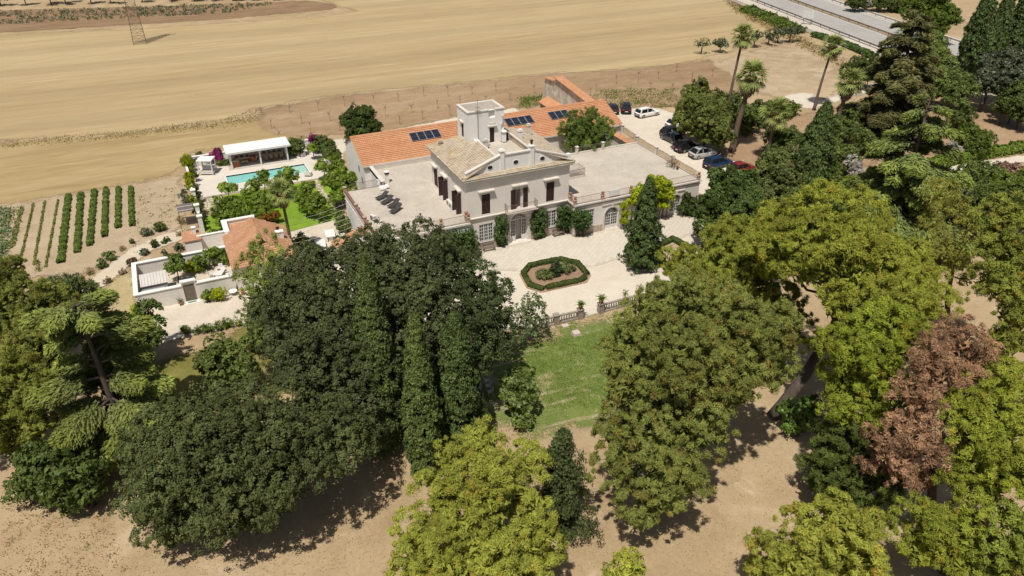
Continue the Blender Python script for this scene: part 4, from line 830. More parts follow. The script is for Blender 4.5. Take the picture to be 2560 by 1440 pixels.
# left wing
mb = MB(VO)
facade(mb, front(71.5), 17.3, 28.0, 0, 4.2); facade(mb, leftw(17.3), 71.5, 85.8, 0, 4.2, [(73.2, 73.8, 1.6, 2.7, .15), (76.0, 76.6, 1.6, 2.7, .15)]); facade(mb, rear(85.8), 17.3, 22, 0, 4.2); facade(mb, leftw(22), 85.8, 91.3, 0, 4.7, [(87.2, 87.8, 2.2, 3.3, .2)])
mb.poly([(28, 71.5, 0), (28, 72.3, 0), (28, 72.3, 4.2), (28, 71.5, 4.2)])
mb.box(22, 22.3, 85.8, 91.2, 4.2, 4.75)
mb.build("left_wing_wall", W_WHITE, villa)
mb = MB(VO); fbox(mb, front(71.5), 17.25, 28.02, 4.04, 4.24, -.16, -.001); fbox(mb, leftw(17.3), 71.5, 85.9, 4.0, 4.24, -.12, -.001); fbox(mb, leftw(17.3), 71.6, 85.8, 3.3, 3.4, -.05, -.001); mb.build("wing_cornice", TRIM, villa)
mb = MB(VO).poly([(17.32, 71.52, 4.23), (28.02, 71.52, 4.23), (28.02, 91.28, 4.23), (22.02, 91.28, 4.23), (22.02, 85.78, 4.23), (17.32, 85.78, 4.23)]).build("left_terrace", TERR, villa)
MB(VO).box(28.02, 31, 84.02, 91.28, 4.0, 4.235).build("rear_terrace", TERR, villa)
MB(VO).box(17.2, 17.5, 72.4, 85.7, 4.24, 4.62).build("terrace_kerb", IRON, villa); MB(VO).box(21.9, 22.4, 85.6, 91.2, 4.75, 4.82).build("terrace_kerb", TRIM, villa)
MB(VO).box(22.3, 31, 91.02, 91.28, 4.23, 4.95).build("barn_parapet", TRIM, villa)
railing(villa, VO, (18.0, 71.6), (28.0, 71.6), 4.25, .95, IRONG, .14); railing(villa, VO, (18.2, 85.6), (21.3, 85.6), 4.25, .95, IRONG, .14); railing(villa, VO, (28.0, 71.6), (28.0, 72.3), 4.25, .95, IRON, .14)
for x, y, u in ((24.6, 71.6, 1), (27.85, 71.6, 1), (27.8, 72.15, 1)): urn_post(villa, VO, x, y, 4.24, .6, True)
for x, y in ((17.35, 85.7), (17.35, 80.3), (17.35, 76.6), (17.35, 72.2)): urn_post(villa, VO, x, y, 4.24, .6, False)

# ---------------------------------------------------------------- long tiled barn behind
BO = (21.3, 91.3, 0)
barn = thing("barn", "long low barn with bright orange tiled roof behind the villa", "barn", BO)
mb = MB(BO); gp = [(91.3, 0), (91.3, 4.95), (96.8, 6.95), (101, 4.7), (101, 0)]
for x in (21.3, 60.3): mb.poly([(x, y, z) for y, z in gp])
mb.poly([(21.3, 91.3, 0), (60.3, 91.3, 0), (60.3, 91.3, 4.95), (21.3, 91.3, 4.95)]); mb.poly([(21.3, 101, 0), (60.3, 101, 0), (60.3, 101, 4.7), (21.3, 101, 4.7)]); mb.build("wall", W_WHITE, barn)
mb = MB(BO); prof = []; NC = 17; S_ = (5.5, 2.0)
for k in range(NC):        # courses of clay tiles, each lapping the one below, with a rounded ridge every tile
    y0 = 91.1 + 5.75 * k / NC; z0_ = 4.9 + 2.09 * k / NC; y1 = 91.1 + 5.75 * (k + 1) / NC + .03; z1_ = 4.9 + 2.09 * (k + 1) / NC
    prof.append((y0, z0_, y1, z1_))
nx = 150; xs = np.linspace(21.1, 60.4, nx * 2 + 1); zz = np.where(np.arange(nx * 2 + 1) % 2 == 0, .0, .055)
for (y0, z0_, y1, z1_) in prof:
    i0 = mb.pts([(x, y0, z0_ - .02) for x in xs] + [(x, y0, z0_ + .055 + h) for x, h in zip(xs, zz)] + [(x, y1, z1_ + .005 + h * .6) for x, h in zip(xs, zz)]); n = len(xs)
    for i in range(n - 1): mb.f += [(i0 + i, i0 + i + 1, i0 + n + i + 1, i0 + n + i), (i0 + n + i, i0 + n + i + 1, i0 + 2 * n + i + 1, i0 + 2 * n + i)]
rf = mb.build("roof", BARN_T, barn)
MB(BO).poly([(21.1, 96.8, 7.0), (60.4, 96.8, 7.0), (60.4, 101.3, 4.65), (21.1, 101.3, 4.65)]).build("rear_roof_slope", BARN_T, barn)
MB(BO).tube([(21.1, 96.82, 7.0), (60.4, 96.82, 7.0)], .13, 8).build("ridge", BARN_T, barn)
MB(BO).box(21.1, 60.3, 91.0, 91.28, 4.72, 4.9).build("gutter", TRIM, barn)
for y, z, w, h in ((93.8, 3.2, .5, .8), (92.6, 1.9, .5, .9)): fbox(fbox(MB(BO), leftw(21.3), y, y + w, z, z + h, -.06, -.002), leftw(21.3), y + .08, y + w - .08, z + .08, z + h - .08, -.09, -.06).build("window", mat("grey_window", (.25, .26, .28), None, 3, .4), barn)
def solar(label, x0, n=4):
    s = Vector((0, 5.75, 2.09)).normalized(); o = Vector((x0, 94.05, 4.9 + (94.05 - 91.1) * 2.09 / 5.75 + .16)); t = thing("solar_array", label, "solar panels", tuple(o)); nn = Vector((0, -s.z, s.y))
    fr = mat("aluminium", (.6, .6, .6), None, 2, .4, .5); pv = glass_mat("solar_cell", (.018, .02, .032), .25)
    for k in range(n):
        a = Vector((k * 1.06, 0, 0)); q = lambda u, v, h: a + Vector((u, 0, 0)) + s * v + nn * h
        mb = MB(); B_ = [(0, 0), (1.03, 0), (1.03, 1.72), (0, 1.72)]; mb.prism([q(u, v, 0) for u, v in B_], [q(u, v, .035) for u, v in B_]); p = mb.build("panel_frame", fr, t)
        mb = MB()
        for c in range(4):
            for r_ in range(2): e = [(.03 + c * .2425, .03 + r_ * .83), (.03 + c * .2425 + .238, .03 + r_ * .83), (.03 + c * .2425 + .238, .84 + r_ * .84), (.03 + c * .2425, .84 + r_ * .84)]; mb.prism([q(u, v, .03) for u, v in e], [q(u, v, .045) for u, v in e])
        mb.build("panel", pv, p)
solar("four dark solar panels on the barn roof left of the tower", 28.9); solar("four dark solar panels on the barn roof right of the tower", 43.1); solar("dark solar panels on the barn roof half behind the pepper tree", 50.1, 3)
# ruined wall with tiled coping at the barn's far end
RO = (57.6, 97, 0)
ruin = thing("ruined_wall", "ruined plastered gable wall with orange tiled coping behind the barn", "wall", RO)
RUINM = mat("ruined_plaster", (.50, .44, .37), (.36, .29, .22), .9, .95, fine=((.62, .58, .52), .8, .5, .6, .7), bmp=.4, bscale=10)
top = [(97, 6.9), (107.3, 8.0), (107.6, 7.3), (109, 7.1), (111, 7.0), (111.4, 5.2), (112.2, 3.0), (113, 1.2), (113.6, 0)]
mb = MB(RO).prism([(57.6, 97, 0)] + [(57.6, y, z) for y, z in top], [(58.1, 97, 0)] + [(58.1, y, z) for y, z in top]); mb.build("wall", RUINM, ruin)
mb = MB(RO).box(58.1, 61.5, 105.6, 106.0, 0, 5.2).box(56.1, 57.59, 105.0, 105.3, 0, 3.4).box(56.1, 57.59, 109.6, 109.9, 0, 3.4); mb.build("cross_wall", RUINM, ruin)
for i in range(24):
    a = i / 24; b = (i + 1) / 24; y0, y1 = 96.6 + 10.7 * a, 96.6 + 10.7 * b; z0_, z1_ = 6.95 + 1.1 * a, 6.95 + 1.1 * b
    MB(RO).prism([(57.2, y0 + .01, z0_), (58.9, y0 + .01, z0_ - .1), (58.9, y1, z1_ - .1), (57.2, y1, z1_)], [(57.2, y0 + .01, z0_ + .12), (58.9, y0 + .01, z0_ + .06), (58.9, y1, z1_ + .06), (57.2, y1, z1_ + .12)]).build("coping_tile", BARN_T, ruin)
MB(RO).prism([(57.3, 107.7, 7.3), (58.3, 107.7, 7.3), (58.3, 111, 7.02), (57.3, 111, 7.02)], [(57.3, 107.7, 7.45), (58.3, 107.7, 7.45), (58.3, 111, 7.17), (57.3, 111, 7.17)]).build("coping", BARN_T, ruin)
MB(RO).prism([(55.9, 104.8, 3.4), (57.6, 104.8, 4.1), (57.6, 110.0, 4.1), (55.9, 110.0, 3.4)], [(55.9, 104.8, 3.55), (57.6, 104.8, 4.25), (57.6, 110.0, 4.25), (55.9, 110.0, 3.55)]).build("lean_to_roof", BARN_T, ruin)
MB(RO).box(57.52, 57.62, 106.6, 107.7, 0, 2.4).build("doorway", DARK, ruin)
AO = (58.6, 85.2, 0)
aw = thing("courtyard_wall", "plastered courtyard wall with arch and orange tiled coping by the car park", "wall", AO)
mb = MB(AO); facade(mb, leftw(58.4), 85.2, 93.5, 0, 3.9, [(87.2, 89.4, 0, 2.8, .35)]); arch_fill(mb, leftw(58.4), 87.2, 89.4, 1.8, 2.8, .3); facade(mb, rightw(58.95), 85.2, 93.5, 0, 3.9); mb.build("wall", W_CREAM, aw)
mb = MB(AO).prism([(58.1, 85.2, 3.85), (58.7, 85.2, 4.1), (58.7, 93.5, 4.1), (58.1, 93.5, 3.85)], [(58.1, 85.2, 3.95), (58.7, 85.2, 4.2), (58.7, 93.5, 4.2), (58.1, 93.5, 3.95)]).box(58.7, 59.15, 85.2, 93.5, 3.95, 4.05); mb.build("coping", BARN_T, aw)

# ---------------------------------------------------------------- forecourt: paving, flowerbeds, balustrade
SLABM = mat("forecourt_slab", (.56, .505, .425), (.51, .455, .38), 1.2, .9, rnd=.09, bmp=.25, bscale=10)
pav_poly = [(28.2, 71.4), (41, 72.2), (41.05, 70.5), (57.8, 70.5), (58.5, 66.5), (52, 64.6), (46, 64.0), (40.0, 63.2), (36, 64.2), (32.0, 65.6), (29.0, 67.2), (24.0, 67.5), (20, 69.5), (20, 71.4)]
paving = flat("paved_forecourt", pav_poly, .085, mat("paving_joints", (.49, .43, .35), (.44, .385, .31), 2, .95))
um = MB().prism([(-.5, -.5, 0), (.5, -.5, 0), (.5, .5, 0), (-.5, .5, 0)], [(-.485, -.485, .03), (.485, -.485, .03), (.485, .485, .03), (-.485, .485, .03)]).mesh("slab"); um.materials.append(SLABM)
rng = random.Random(11); slabs = []
for i in range(-60, 60):
    u = 0; sv = .52
    v = i * sv
    u = -40 + rng.uniform(0, .6)
    while u < 40:
        w = rng.uniform(.55, 1.05); c, s = math.cos(R(38)), math.sin(R(38)); uu = u + w / 2
        x, y = 42 + c * uu - s * v, 67.5 + s * uu + c * v; u += w
        slabs.append((x, y, w, sv))
keep = poly_sd(np.array([(a[0], a[1]) for a in slabs]), pav_poly); slabs = [a for a, k in zip(slabs, keep) if k > .3]
vis = lambda a: (30 < a[0] < 46 and a[1] < 71.6 and not (a[0] < 31 and a[1] < 66))
near = sorted([a for a in slabs if vis(a)], key=lambda a: a[1])[:300]; ns = set(near)
for (x, y, w, h) in near: add("slab", um, paving, loc=(x, y, .087), rot=(R(rng.uniform(-.25, .25)), R(rng.uniform(-.25, .25)), R(38)), scale=(w - .012, h - .012, .5))
mb = MB()
for (x, y, w, h) in slabs:
    if (x, y, w, h) in ns: continue
    c, s = math.cos(R(38)), math.sin(R(38)); q = [(x + c * a * (w - .02) - s * b * (h - .02), y + s * a * (w - .02) + c * b * (h - .02)) for a, b in ((-.49, -.49), (.49, -.49), (.49, .49), (-.49, .49))]
    z = .1 + rng.uniform(0, .005); mb.prism([(p[0], p[1], .087) for p in q], [(p[0], p[1], z) for p in q])
tag(mb.build("slabs", SLABM, paving), kind="stuff")
# flowerbed: octagonal kerb of bricks, clipped hedge ring, cone topiary, roses
FBED = [(31.19, 65.08), (32.70, 66.35), (36.90, 66.23), (38.35, 64.33), (38.15, 61.65), (36.98, 60.49), (31.57, 60.72), (30.65, 62.14)]
bed = thing("flowerbed_kerb", "brick edging of the octagonal flowerbed in front of the villa", "kerb", FBED[0])
BRK = mat("kerb_brick", (.46, .32, .22), (.36, .24, .16), 3, .9, rnd=.35, bmp=.3)
bk = MB().box(-.16, .16, -.07, .07, 0, .14).mesh("brick"); bk.materials.append(BRK)
def ring(par, pts, o):
    for a, b in zip(pts, pts[1:] + pts[:1]):
        L = math.dist(a, b); n = int(L / .34); an = math.atan2(b[1] - a[1], b[0] - a[0])
        for k in range(n): u = (k + .5) / n; add("brick", bk, par, loc=(a[0] + (b[0] - a[0]) * u - o[0], a[1] + (b[1] - a[1]) * u - o[1], .05 + .01 * (k % 2)), rot=(0, 0, an))
ring(bed, FBED, FBED[0])
cx, cy = sum(p[0] for p in FBED) / 8, sum(p[1] for p in FBED) / 8
def inset(poly, k): x, y = sum(p[0] for p in poly) / len(poly), sum(p[1] for p in poly) / len(poly); return [(x + (p[0] - x) * k, y + (p[1] - y) * k) for p in poly]
soilm = mat("bed_soil", (.30, .20, .13), (.22, .14, .09), 2, .95, bmp=.5, bscale=10)
MB((FBED[0][0], FBED[0][1], 0)).slab(inset(FBED, .97), .02, .15).build("soil", soilm, bed)
LM_BOX = leaf_mat("leaf_box_hedge", (.075, .105, .022), .25, .02)
hr = inset(FBED, .90); hedge_line("hedge", "clipped green hedge ringing the octagonal flowerbed, open at the front", "hedge", [hr[6], hr[7], hr[0], hr[1], hr[2], hr[3], hr[4]], .5, .44, LM_BOX, 21, .075, 900, .13, hj=.08, wj=.1)
def lerp(a, b, u): return (a[0] + (b[0] - a[0]) * u, a[1] + (b[1] - a[1]) * u)
hedge_line("hedge", "front stretch of clipped hedge on the flowerbed's near edge", "hedge", [lerp(hr[6], hr[5], .12), lerp(hr[6], hr[5], .82)], .5, .48, LM_BOX, 22, .075, 900, .13, hj=.1)
hedge_line("hedge", "short clump of hedge at the flowerbed's right front corner", "hedge", [lerp(hr[6], hr[5], .9), lerp(hr[5], hr[4], .4)], .5, .45, LM_BOX, 23, .075, 900, .13)
cn = (cx + .05, cy - .1); zs = np.array([0.25, .55, .95, 1.35, 1.7]); rs = [.62, .66, .5, .3, .12]
shrub("topiary_cone", "dark cone-shaped topiary in the middle of the flowerbed", "topiary", [(cn[0], cn[1], z, r) for z, r in zip(zs + .1, rs)], leaf_mat("leaf_yew", (.035, .062, .02), .15, .03), 31, lobe=.25, puff=.14, nleaf=10, leaf=.06, z0=.13)
for i, (px, col_) in enumerate([((-1.7, .35), 0), ((-1.45, -.5), 1), ((-2.0, -.1), 1), ((-.95, -.75), 0), ((-.9, .4), 1), ((.95, .55), 1), ((1.25, .0), 0), ((1.6, .5), 1), ((1.9, .1), 0), ((2.2, -.25), 1), ((1.4, -.5), 0), ((.9, -.1), 1)]):
    side = "left" if px[0] < 0 else "right"
    shrub("rose_bush", "%s rose bush among those %s of the cone topiary" % (["%s" % ORD[i if px[0] < 0 else i - 5], "%s" % ORD[i if px[0] < 0 else i - 5]][col_], side), "rose bush", [(cx + px[0], cy + px[1], .5, .33), (cx + px[0] + .15, cy + px[1] + .1, .62, .25)], leaf_mat("leaf_rose", (.15, .19, .06), .3, .02), 40 + i, group="roses in the flowerbed", lobe=.22, puff=.16, nleaf=9, leaf=.07, z0=.13, dead=.2, var=.4)
# second flowerbed, mostly behind the pines
FB2 = [(46.92, 61.07), (48.42, 64.08), (51.31, 64.98), (51.75, 61.99), (50.27, 58.49), (47.38, 56.41), (45.91, 58.05)]
b2 = thing("flowerbed_kerb", "brick edging of the flowerbed half hidden behind the pines", "kerb", FB2[0]); ring(b2, FB2, FB2[0]); MB((FB2[0][0], FB2[0][1], 0)).slab(inset(FB2, .96), .02, .15).build("soil", mat("bed_soil_dry", (.42, .32, .21), (.33, .24, .15), 2, .95), b2)
h2 = inset(FB2, .92); hedge_line("hedge", "clipped hedge ringing the flowerbed behind the pines", "hedge", h2 + h2[:1], .6, .5, LM_BOX, 24, .08, 800, .13)
# stone benches by the facade
benchm = mat("old_bench_wood", (.20, .15, .12), (.13, .10, .08), 4, .9)
def bench(label, x, y):
    t = thing("bench", label, "bench", (x, y, .11)); 
    for k in range(3): MB().box(-.75, .75, -.22 + k * .15, -.10 + k * .15, .42, .46).build("seat_slat", benchm, t)
    for k in range(2): MB().box(-.75, .75, .24, .28, .58 + k * .16, .7 + k * .16).build("back_slat", benchm, t)
    for x_ in (-.65, .65): MB().box(x_ - .04, x_ + .04, -.2, -.14, 0, .42).box(x_ - .04, x_ + .04, .2, .26, 0, .86).box(x_ - .03, x_ + .03, -.14, .2, .36, .41).build("leg", IRONG, t)
bench("dark slatted bench left of the villa door", 30.3, 71.55); bench("dark slatted bench right of the villa door", 39.4, 71.5)
# balustrade at the edge of the forecourt
STONE = mat("weathered_stone", (.36, .30, .245), (.22, .18, .145), 2.5, .95, bmp=.5, bscale=16)
bpro = [(.075, 0), (.075, .06), (.045, .1), (.05, .16), (.09, .28), (.085, .36), (.045, .5), (.04, .56), (.07, .6), (.07, .66)]
bm = MB().lathe((0, 0, 0), bpro, 8).mesh("baluster", True); bm.materials.append(STONE)
def balustrade(label, a, b, posts):
    t = thing("balustrade", label, "balustrade", a); L = math.dist(a, b); d = ((b[0] - a[0]) / L, (b[1] - a[1]) / L); nrm = (-d[1], d[0]); an = math.atan2(d[1], d[0])
    def beam(name, u0, u1, w, z0, z1):
        q = [(d[0] * u0 + nrm[0] * s * w, d[1] * u0 + nrm[1] * s * w) for s in (-1, 1)] + [(d[0] * u1 + nrm[0] * s * w, d[1] * u1 + nrm[1] * s * w) for s in (1, -1)]; return MB().slab(q, z0, z1).build(name, STONE, t)
    beam("base_rail", 0, L, .14, .0, .2); beam("top_rail", 0, L, .13, .862, 1.0)
    for p in posts: beam("pier", p - .26, p + .26, .26, 0, 1.08); beam("pier_cap", p - .32, p + .32, .32, 1.08, 1.17)
    n = int(L / .27)
    for k in range(n):
        u = (k + .5) * L / n
        if all(abs(u - p) > .32 for p in posts): add("baluster", bm, t, loc=(d[0] * u, d[1] * u, .2))
    return t
bl_a, bl_b = (28.54, 54.90), (32.96, 54.73)
balustrade("weathered stone balustrade left of the gap, facing the lawn", bl_a, bl_b, [math.dist(bl_a, (30.30, 54.78)), math.dist(bl_a, bl_b)])
br_a, br_b = (35.35, 54.76), (40.14, 54.81)
balustrade("weathered stone balustrade right of the gap, running behind the pines", br_a, br_b, [0.0])
def cycad(label, p, z, seed, sc=1.0):
    t = thing("cycad_pot", label, "potted plant", (p[0], p[1], z)); MB().lathe((0, 0, 0), [(.13, 0), (.15, .05), (.24, .3), (.27, .42), (.3, .44), (.3, .5), (.22, .5)], 12).build("urn", TERRA, t, True)
    q = random.Random(seed)
    for k in range(22):
        a = k * 2.4; el = R(70 - 62 * k / 22); L = sc * q.uniform(.6, .8); mb = MB(); pts = [Vector((L * u * math.cos(el), 0, L * u * math.sin(el) - .35 * L * u * u)) for u in (0, .35, .7, 1)]
        for i in range(3): mb.poly([pts[i] + Vector((0, -.09 * (1 - i * .25), .03)), pts[i + 1] + Vector((0, -.09 * (.8 - i * .27), .03)), pts[i + 1], pts[i]]); mb.poly([pts[i], pts[i + 1], pts[i + 1] + Vector((0, .09 * (.8 - i * .27), .03)), pts[i] + Vector((0, .09 * (1 - i * .25), .03))])
        o = mb.build("frond", mat("cycad_leaf", (.17, .22, .05), (.1, .14, .03), 3, .5, rnd=.4), t); o.location = (0, 0, .5); o.rotation_euler = (0, 0, a)
cycad("potted cycad on the balustrade pier left of the gap", bl_b, 1.17, 1); cycad("potted cycad on the balustrade pier right of the gap", br_a, 1.17, 2, 1.15)
sb = thing("stone_block", "pale square stone block lying on the lawn", "stone", (31.15, 52.31)); MB().prism([(-.4, -.35, 0), (.4, -.35, 0), (.42, .35, 0), (-.38, .35, 0)], [(-.36, -.3, .42), (.34, -.32, .38), (.36, .3, .42), (-.33, .31, .45)]).build("block", mat("pale_limestone", (.56, .48, .41), None, 3, .95, bmp=.4), sb, bevel=.04)
sl = thing("flat_stone", "flat pale stone in the soil below the balustrade", "stone", (30.96, 54.16)); MB().prism([(-.35, -.25, 0), (.4, -.22, 0), (.36, .25, 0), (-.3, .28, 0)], [(-.33, -.23, .1), (.37, -.2, .09), (.33, .23, .1), (-.28, .25, .11)]).build("block", MATS["pale_limestone"], sl)
# white chairs in the shade of the oaks
def white_chair():
    t = thing("chair", "white chair in the shade", "chair"); w = mat("white_chair_paint", (.62, .6, .62), None, 4, .5)
    MB().box(-.2, .2, -.2, .2, .43, .47).build("seat", w, t, bevel=.01)
    for x in (-.18, .18):
        MB().tube([(x, .18, 0), (x, .19, .45), (x * 1.0, .25, .92)], .02, 5).build("leg", w, t); MB().tube([(x, -.18, 0), (x, -.18, .44)], .02, 5).build("leg", w, t)
    MB().box(-.19, .19, .23, .27, .84, .92).build("back_rail", w, t)
    for x in (-.1, 0, .1): MB().tube([(x, .19, .46), (x, .25, .86)], .011, 4).build("back_spindle", w, t)
    return t
ch0 = white_chair(); spots = [((20.25, 48.89), "right"), ((20.09, 48.17), "right"), ((19.92, 47.34), "right"), ((19.35, 48.94), "left"), ((19.14, 48.18), "left"), ((18.77, 46.93), "left")]
for i, (p, sd_) in enumerate(spots):
    lab = "white chair, %s from the back in the %s row under the oaks" % (["first", "second", "third"][i % 3], sd_)
    if i == 0: ch0.location = (p[0], p[1], .05); ch0.rotation_euler = (0, 0, R(-100)); ch0["label"] = lab; ch0["group"] = "chairs under the oaks"
    else: clone(ch0, (p[0], p[1], .05), R(-100), lab)

# ---------------------------------------------------------------- cottage and walled court
CO = (2.5, 74.5, 0)
cot = thing("cottage", "small whitewashed cottage with weathered orange hipped roof", "cottage", CO)
mb = MB(CO); facade(mb, front(74.4), 2.6, 8.9, 0, 3.0, [(4.0, 4.9, .05, 2.3, .2)]); facade(mb, leftw(2.6), 74.4, 82.2, 0, 3.0, [(76.0, 76.9, .05, 2.2, .2)]); facade(mb, rightw(8.9), 74.4, 82.2, 0, 3.0); facade(mb, rear(82.2), 2.6, 8.9, 0, 3.0)
mb.box(2.75, 6.1, 82.2, 82.5, 0, 3.3).box(2.75, 3.15, 82.5, 85.6, 0, 3.35).box(3.15, 6.3, 85.3, 85.6, 0, 3.35).box(5.95, 6.3, 82.5, 85.3, 0, 3.35); mb.build("wall", W_WHITE, cot)
MB(CO).box(2.65, 3.25, 82.4, 85.7, 3.35, 3.45).box(3.25, 6.4, 85.2, 85.7, 3.35, 3.45).build("parapet_coping", W_WHITE, cot)
MB(CO).prism([(3.15, 82.5, 3.2), (5.95, 82.5, 3.2), (5.95, 85.3, 2.9), (3.15, 85.3, 2.9)], [(3.15, 82.5, 3.26), (5.95, 82.5, 3.26), (5.95, 85.3, 2.96), (3.15, 85.3, 2.96)]).build("annexe_roof", OLD_T, cot)
rA, rB = (5.8, 76.6, 4.75), (5.8, 82.0, 4.75); e = [(2.35, 74.0, 3.0), (9.15, 74.0, 3.0), (9.15, 82.3, 3.0), (2.35, 82.3, 3.0)]
mb = MB(CO).poly([e[0], rA, rB, e[3]]).poly([e[1], e[2], rB, rA]).poly([e[0], e[1], rA]).poly([e[2], e[3], rB]); cr = mb.build("roof", OLD_T, cot)
mb = MB(CO); rng = random.Random(8); sl_ = Vector((3.45, 0, 1.75)).normalized()
for j in range(14):
    p = Vector(e[0]) + sl_ * j * .27; y0 = 74.0 + 2.6 * j / 14.2; tiles(mb, (p.x, y0, p.z + .01), (0, 1, 0), sl_, int((82.2 - y0) / .24), 1, .24, .27, rng, .05, .02, .015)
sl_ = Vector((-3.35, 0, 1.75)).normalized()
for j in range(14):
    p = Vector(e[1]) + sl_ * j * .265; y0 = 74.0 + 2.6 * j / 14.2; tiles(mb, (p.x, y0, p.z + .01), (0, 1, 0), sl_, int((82.2 - y0) / .24), 1, .24, .265, rng, .05, .02, .015)
sl_ = Vector((0, 2.6, 1.75)).normalized()
for j in range(11):
    p = Vector(e[0]) + sl_ * j * .27; x0 = 2.35 + 3.45 * j / 11.4; tiles(mb, (x0, p.y, p.z + .01), (1, 0, 0), sl_, int((9.15 - 3.35 * j / 11.4 - x0) / .24), 1, .24, .27, rng, .05, .02, .015)
tag(mb.build("roof_tiles", OLD_T, cr), kind="stuff")
mb = MB(CO).tube([rA, rB], .12, 7).tube([e[0], rA], .1, 6).tube([e[1], rA], .1, 6); mb.build("ridge_tiles", OLD_T, cr)
MB(CO).box(7.7, 8.5, 78.1, 78.6, 3.3, 4.2).box(7.65, 8.55, 78.05, 78.65, 4.2, 4.3).build("chimney", W_WHITE, cot); MB(CO).lathe((8.1, 79.4, 3.6), [(.14, 0), (.14, .55), (.2, .57), (.2, .66), (.1, .7)], 8).build("flue_cowl", DARK, cot)
# court walls
COURT = mat("court_wall", (.72, .68, .63), (.62, .58, .53), .8, .92, streak=.2, bmp=.3, bscale=18)
QO = (-7.1, 74.6, 0); court = thing("court_wall", "whitewashed wall around the small court left of the cottage", "wall", QO)
mb = MB(QO).box(-7.2, -2.7, 74.6, 74.9, 0, 1.95).box(-1.5, 2.4, 74.6, 74.9, 0, 1.95).box(-2.7, -2.65, 74.6, 74.9, 0, 2.35).box(-1.55, -1.5, 74.6, 74.9, 0, 2.35).box(-2.65, -1.55, 74.6, 74.9, 2.05, 2.35).box(-7.2, -6.9, 74.9, 81.9, 0, 1.95).box(-6.9, 2.5, 81.6, 81.9, 0, 1.95); mb.build("wall", COURT, court)
mb = MB(QO).box(-7.28, -2.75, 74.52, 74.98, 1.95, 2.05).box(-1.45, 2.4, 74.52, 74.98, 1.95, 2.05).box(-2.85, -1.35, 74.5, 75.0, 2.35, 2.47).box(-7.28, -6.82, 74.98, 81.98, 1.95, 2.05).box(-6.82, 2.5, 81.52, 81.98, 1.95, 2.05); mb.build("coping", W_WHITE, court)
dr = MB(QO).box(-2.65, -1.55, 74.72, 74.78, .02, 2.04).build("door", mat("grey_brown_door", (.20, .165, .125), (.15, .12, .09), 3, .7), court)
for k in range(5): MB(QO).box(-2.63 + k * .216, -2.43 + k * .216, 74.69, 74.719, .05, 2.02).build("plank", MATS["grey_brown_door"], dr)
MB(QO).box(-2.9, -1.3, 74.0, 74.59, .0, .1).build("door_step", W_WHITE, court); flat("court_floor", [(-6.9, 74.9), (2.5, 74.9), (2.5, 81.6), (-6.9, 81.6)], .2, mat("court_paving", (.56, .49, .39), (.46, .39, .30), .9, .95, fine=((.36, .3, .22), 3, .58, .66, .5), bmp=.3))
gm = thing("door_mat", "small green mat on the step outside the court door", "mat", (-2.1, 74.3, .1)); MB().box(-.42, .42, -.16, .16, 0, .02).build("mat", mat("green_mat", (.16, .26, .2), None, 9, .95), gm)
# shed, canopy, stacked tiles
sh = thing("shed", "small shed with ribbed white roof in the corner of the court", "shed", (-6.6, 76.4, 0)); rib = mat("white_sheet_metal", (.60, .57, .53), (.5, .47, .43), 1, .5)
MB().box(.1, 2.5, .1, 1.9, 0, 1.75).build("wall", mat("shed_grey", (.42, .40, .38), None, 2), sh)
mb = MB().prism([(0, 0, 1.8), (2.65, 0, 1.8), (2.65, 2.1, 2.15), (0, 2.1, 2.15)], [(0, 0, 1.84), (2.65, 0, 1.84), (2.65, 2.1, 2.19), (0, 2.1, 2.19)]); sr = mb.build("roof", rib, sh)
for k in range(9): MB().prism([(.1 + k * .3, 0, 1.841), (.18 + k * .3, 0, 1.841), (.18 + k * .3, 2.1, 2.191), (.1 + k * .3, 2.1, 2.191)], [(.12 + k * .3, 0, 1.89), (.16 + k * .3, 0, 1.89), (.16 + k * .3, 2.1, 2.24), (.12 + k * .3, 2.1, 2.24)]).build("roof_rib", rib, sr)
s2 = thing("low_shelter", "low grey shelter with sloping ribbed sheet beside the front court wall", "shelter", (-6.7, 74.95, 0)); mb = MB().prism([(0, 0, 1.0), (2.3, 0, 1.0), (2.3, 1.3, 1.45), (0, 1.3, 1.45)], [(0, 0, 1.04), (2.3, 0, 1.04), (2.3, 1.3, 1.49), (0, 1.3, 1.49)]); mb.build("roof", mat("grey_sheet_metal", (.42, .41, .40), None, 1, .5), s2)
for x in (.05, 2.2): [MB().box(x, x + .06, y, y + .06, 0, h).build("post", IRONG, s2) for y, h in ((.05, 1.02), (1.2, 1.42))]
st = thing("tile_stack", "stacked old brown roof tiles behind the shed", "tiles", (-6.4, 79.0, .2))
for k in range(9): MB().prism([(k * .22, 0, 0), (k * .22 + .18, 0, 0), (k * .22 + .18, 1.3, 0), (k * .22, 1.3, 0)], [(k * .22 + .02, 0, .55), (k * .22 + .2, 0, .6), (k * .22 + .2, 1.3, .6), (k * .22 + .02, 1.3, .55)]).build("tile", mat("dark_old_tile", (.24, .16, .125), (.14, .095, .08), 5, .95, rnd=.3), st)
bx = thing("crate", "pale wooden crate beside the shed in the court", "crate", (-3.6, 75.5, .2))
MB().box(0, .75, 0, .6, 0, .55).build("body", mat("pale_crate", (.46, .36, .26), None, 4), bx); [MB().box(-.02, .77, -.02, .62, z, z + .08).build("slat", mat("pale_crate_rim", (.52, .42, .31), None, 4), bx) for z in (.1, .3, .49)]
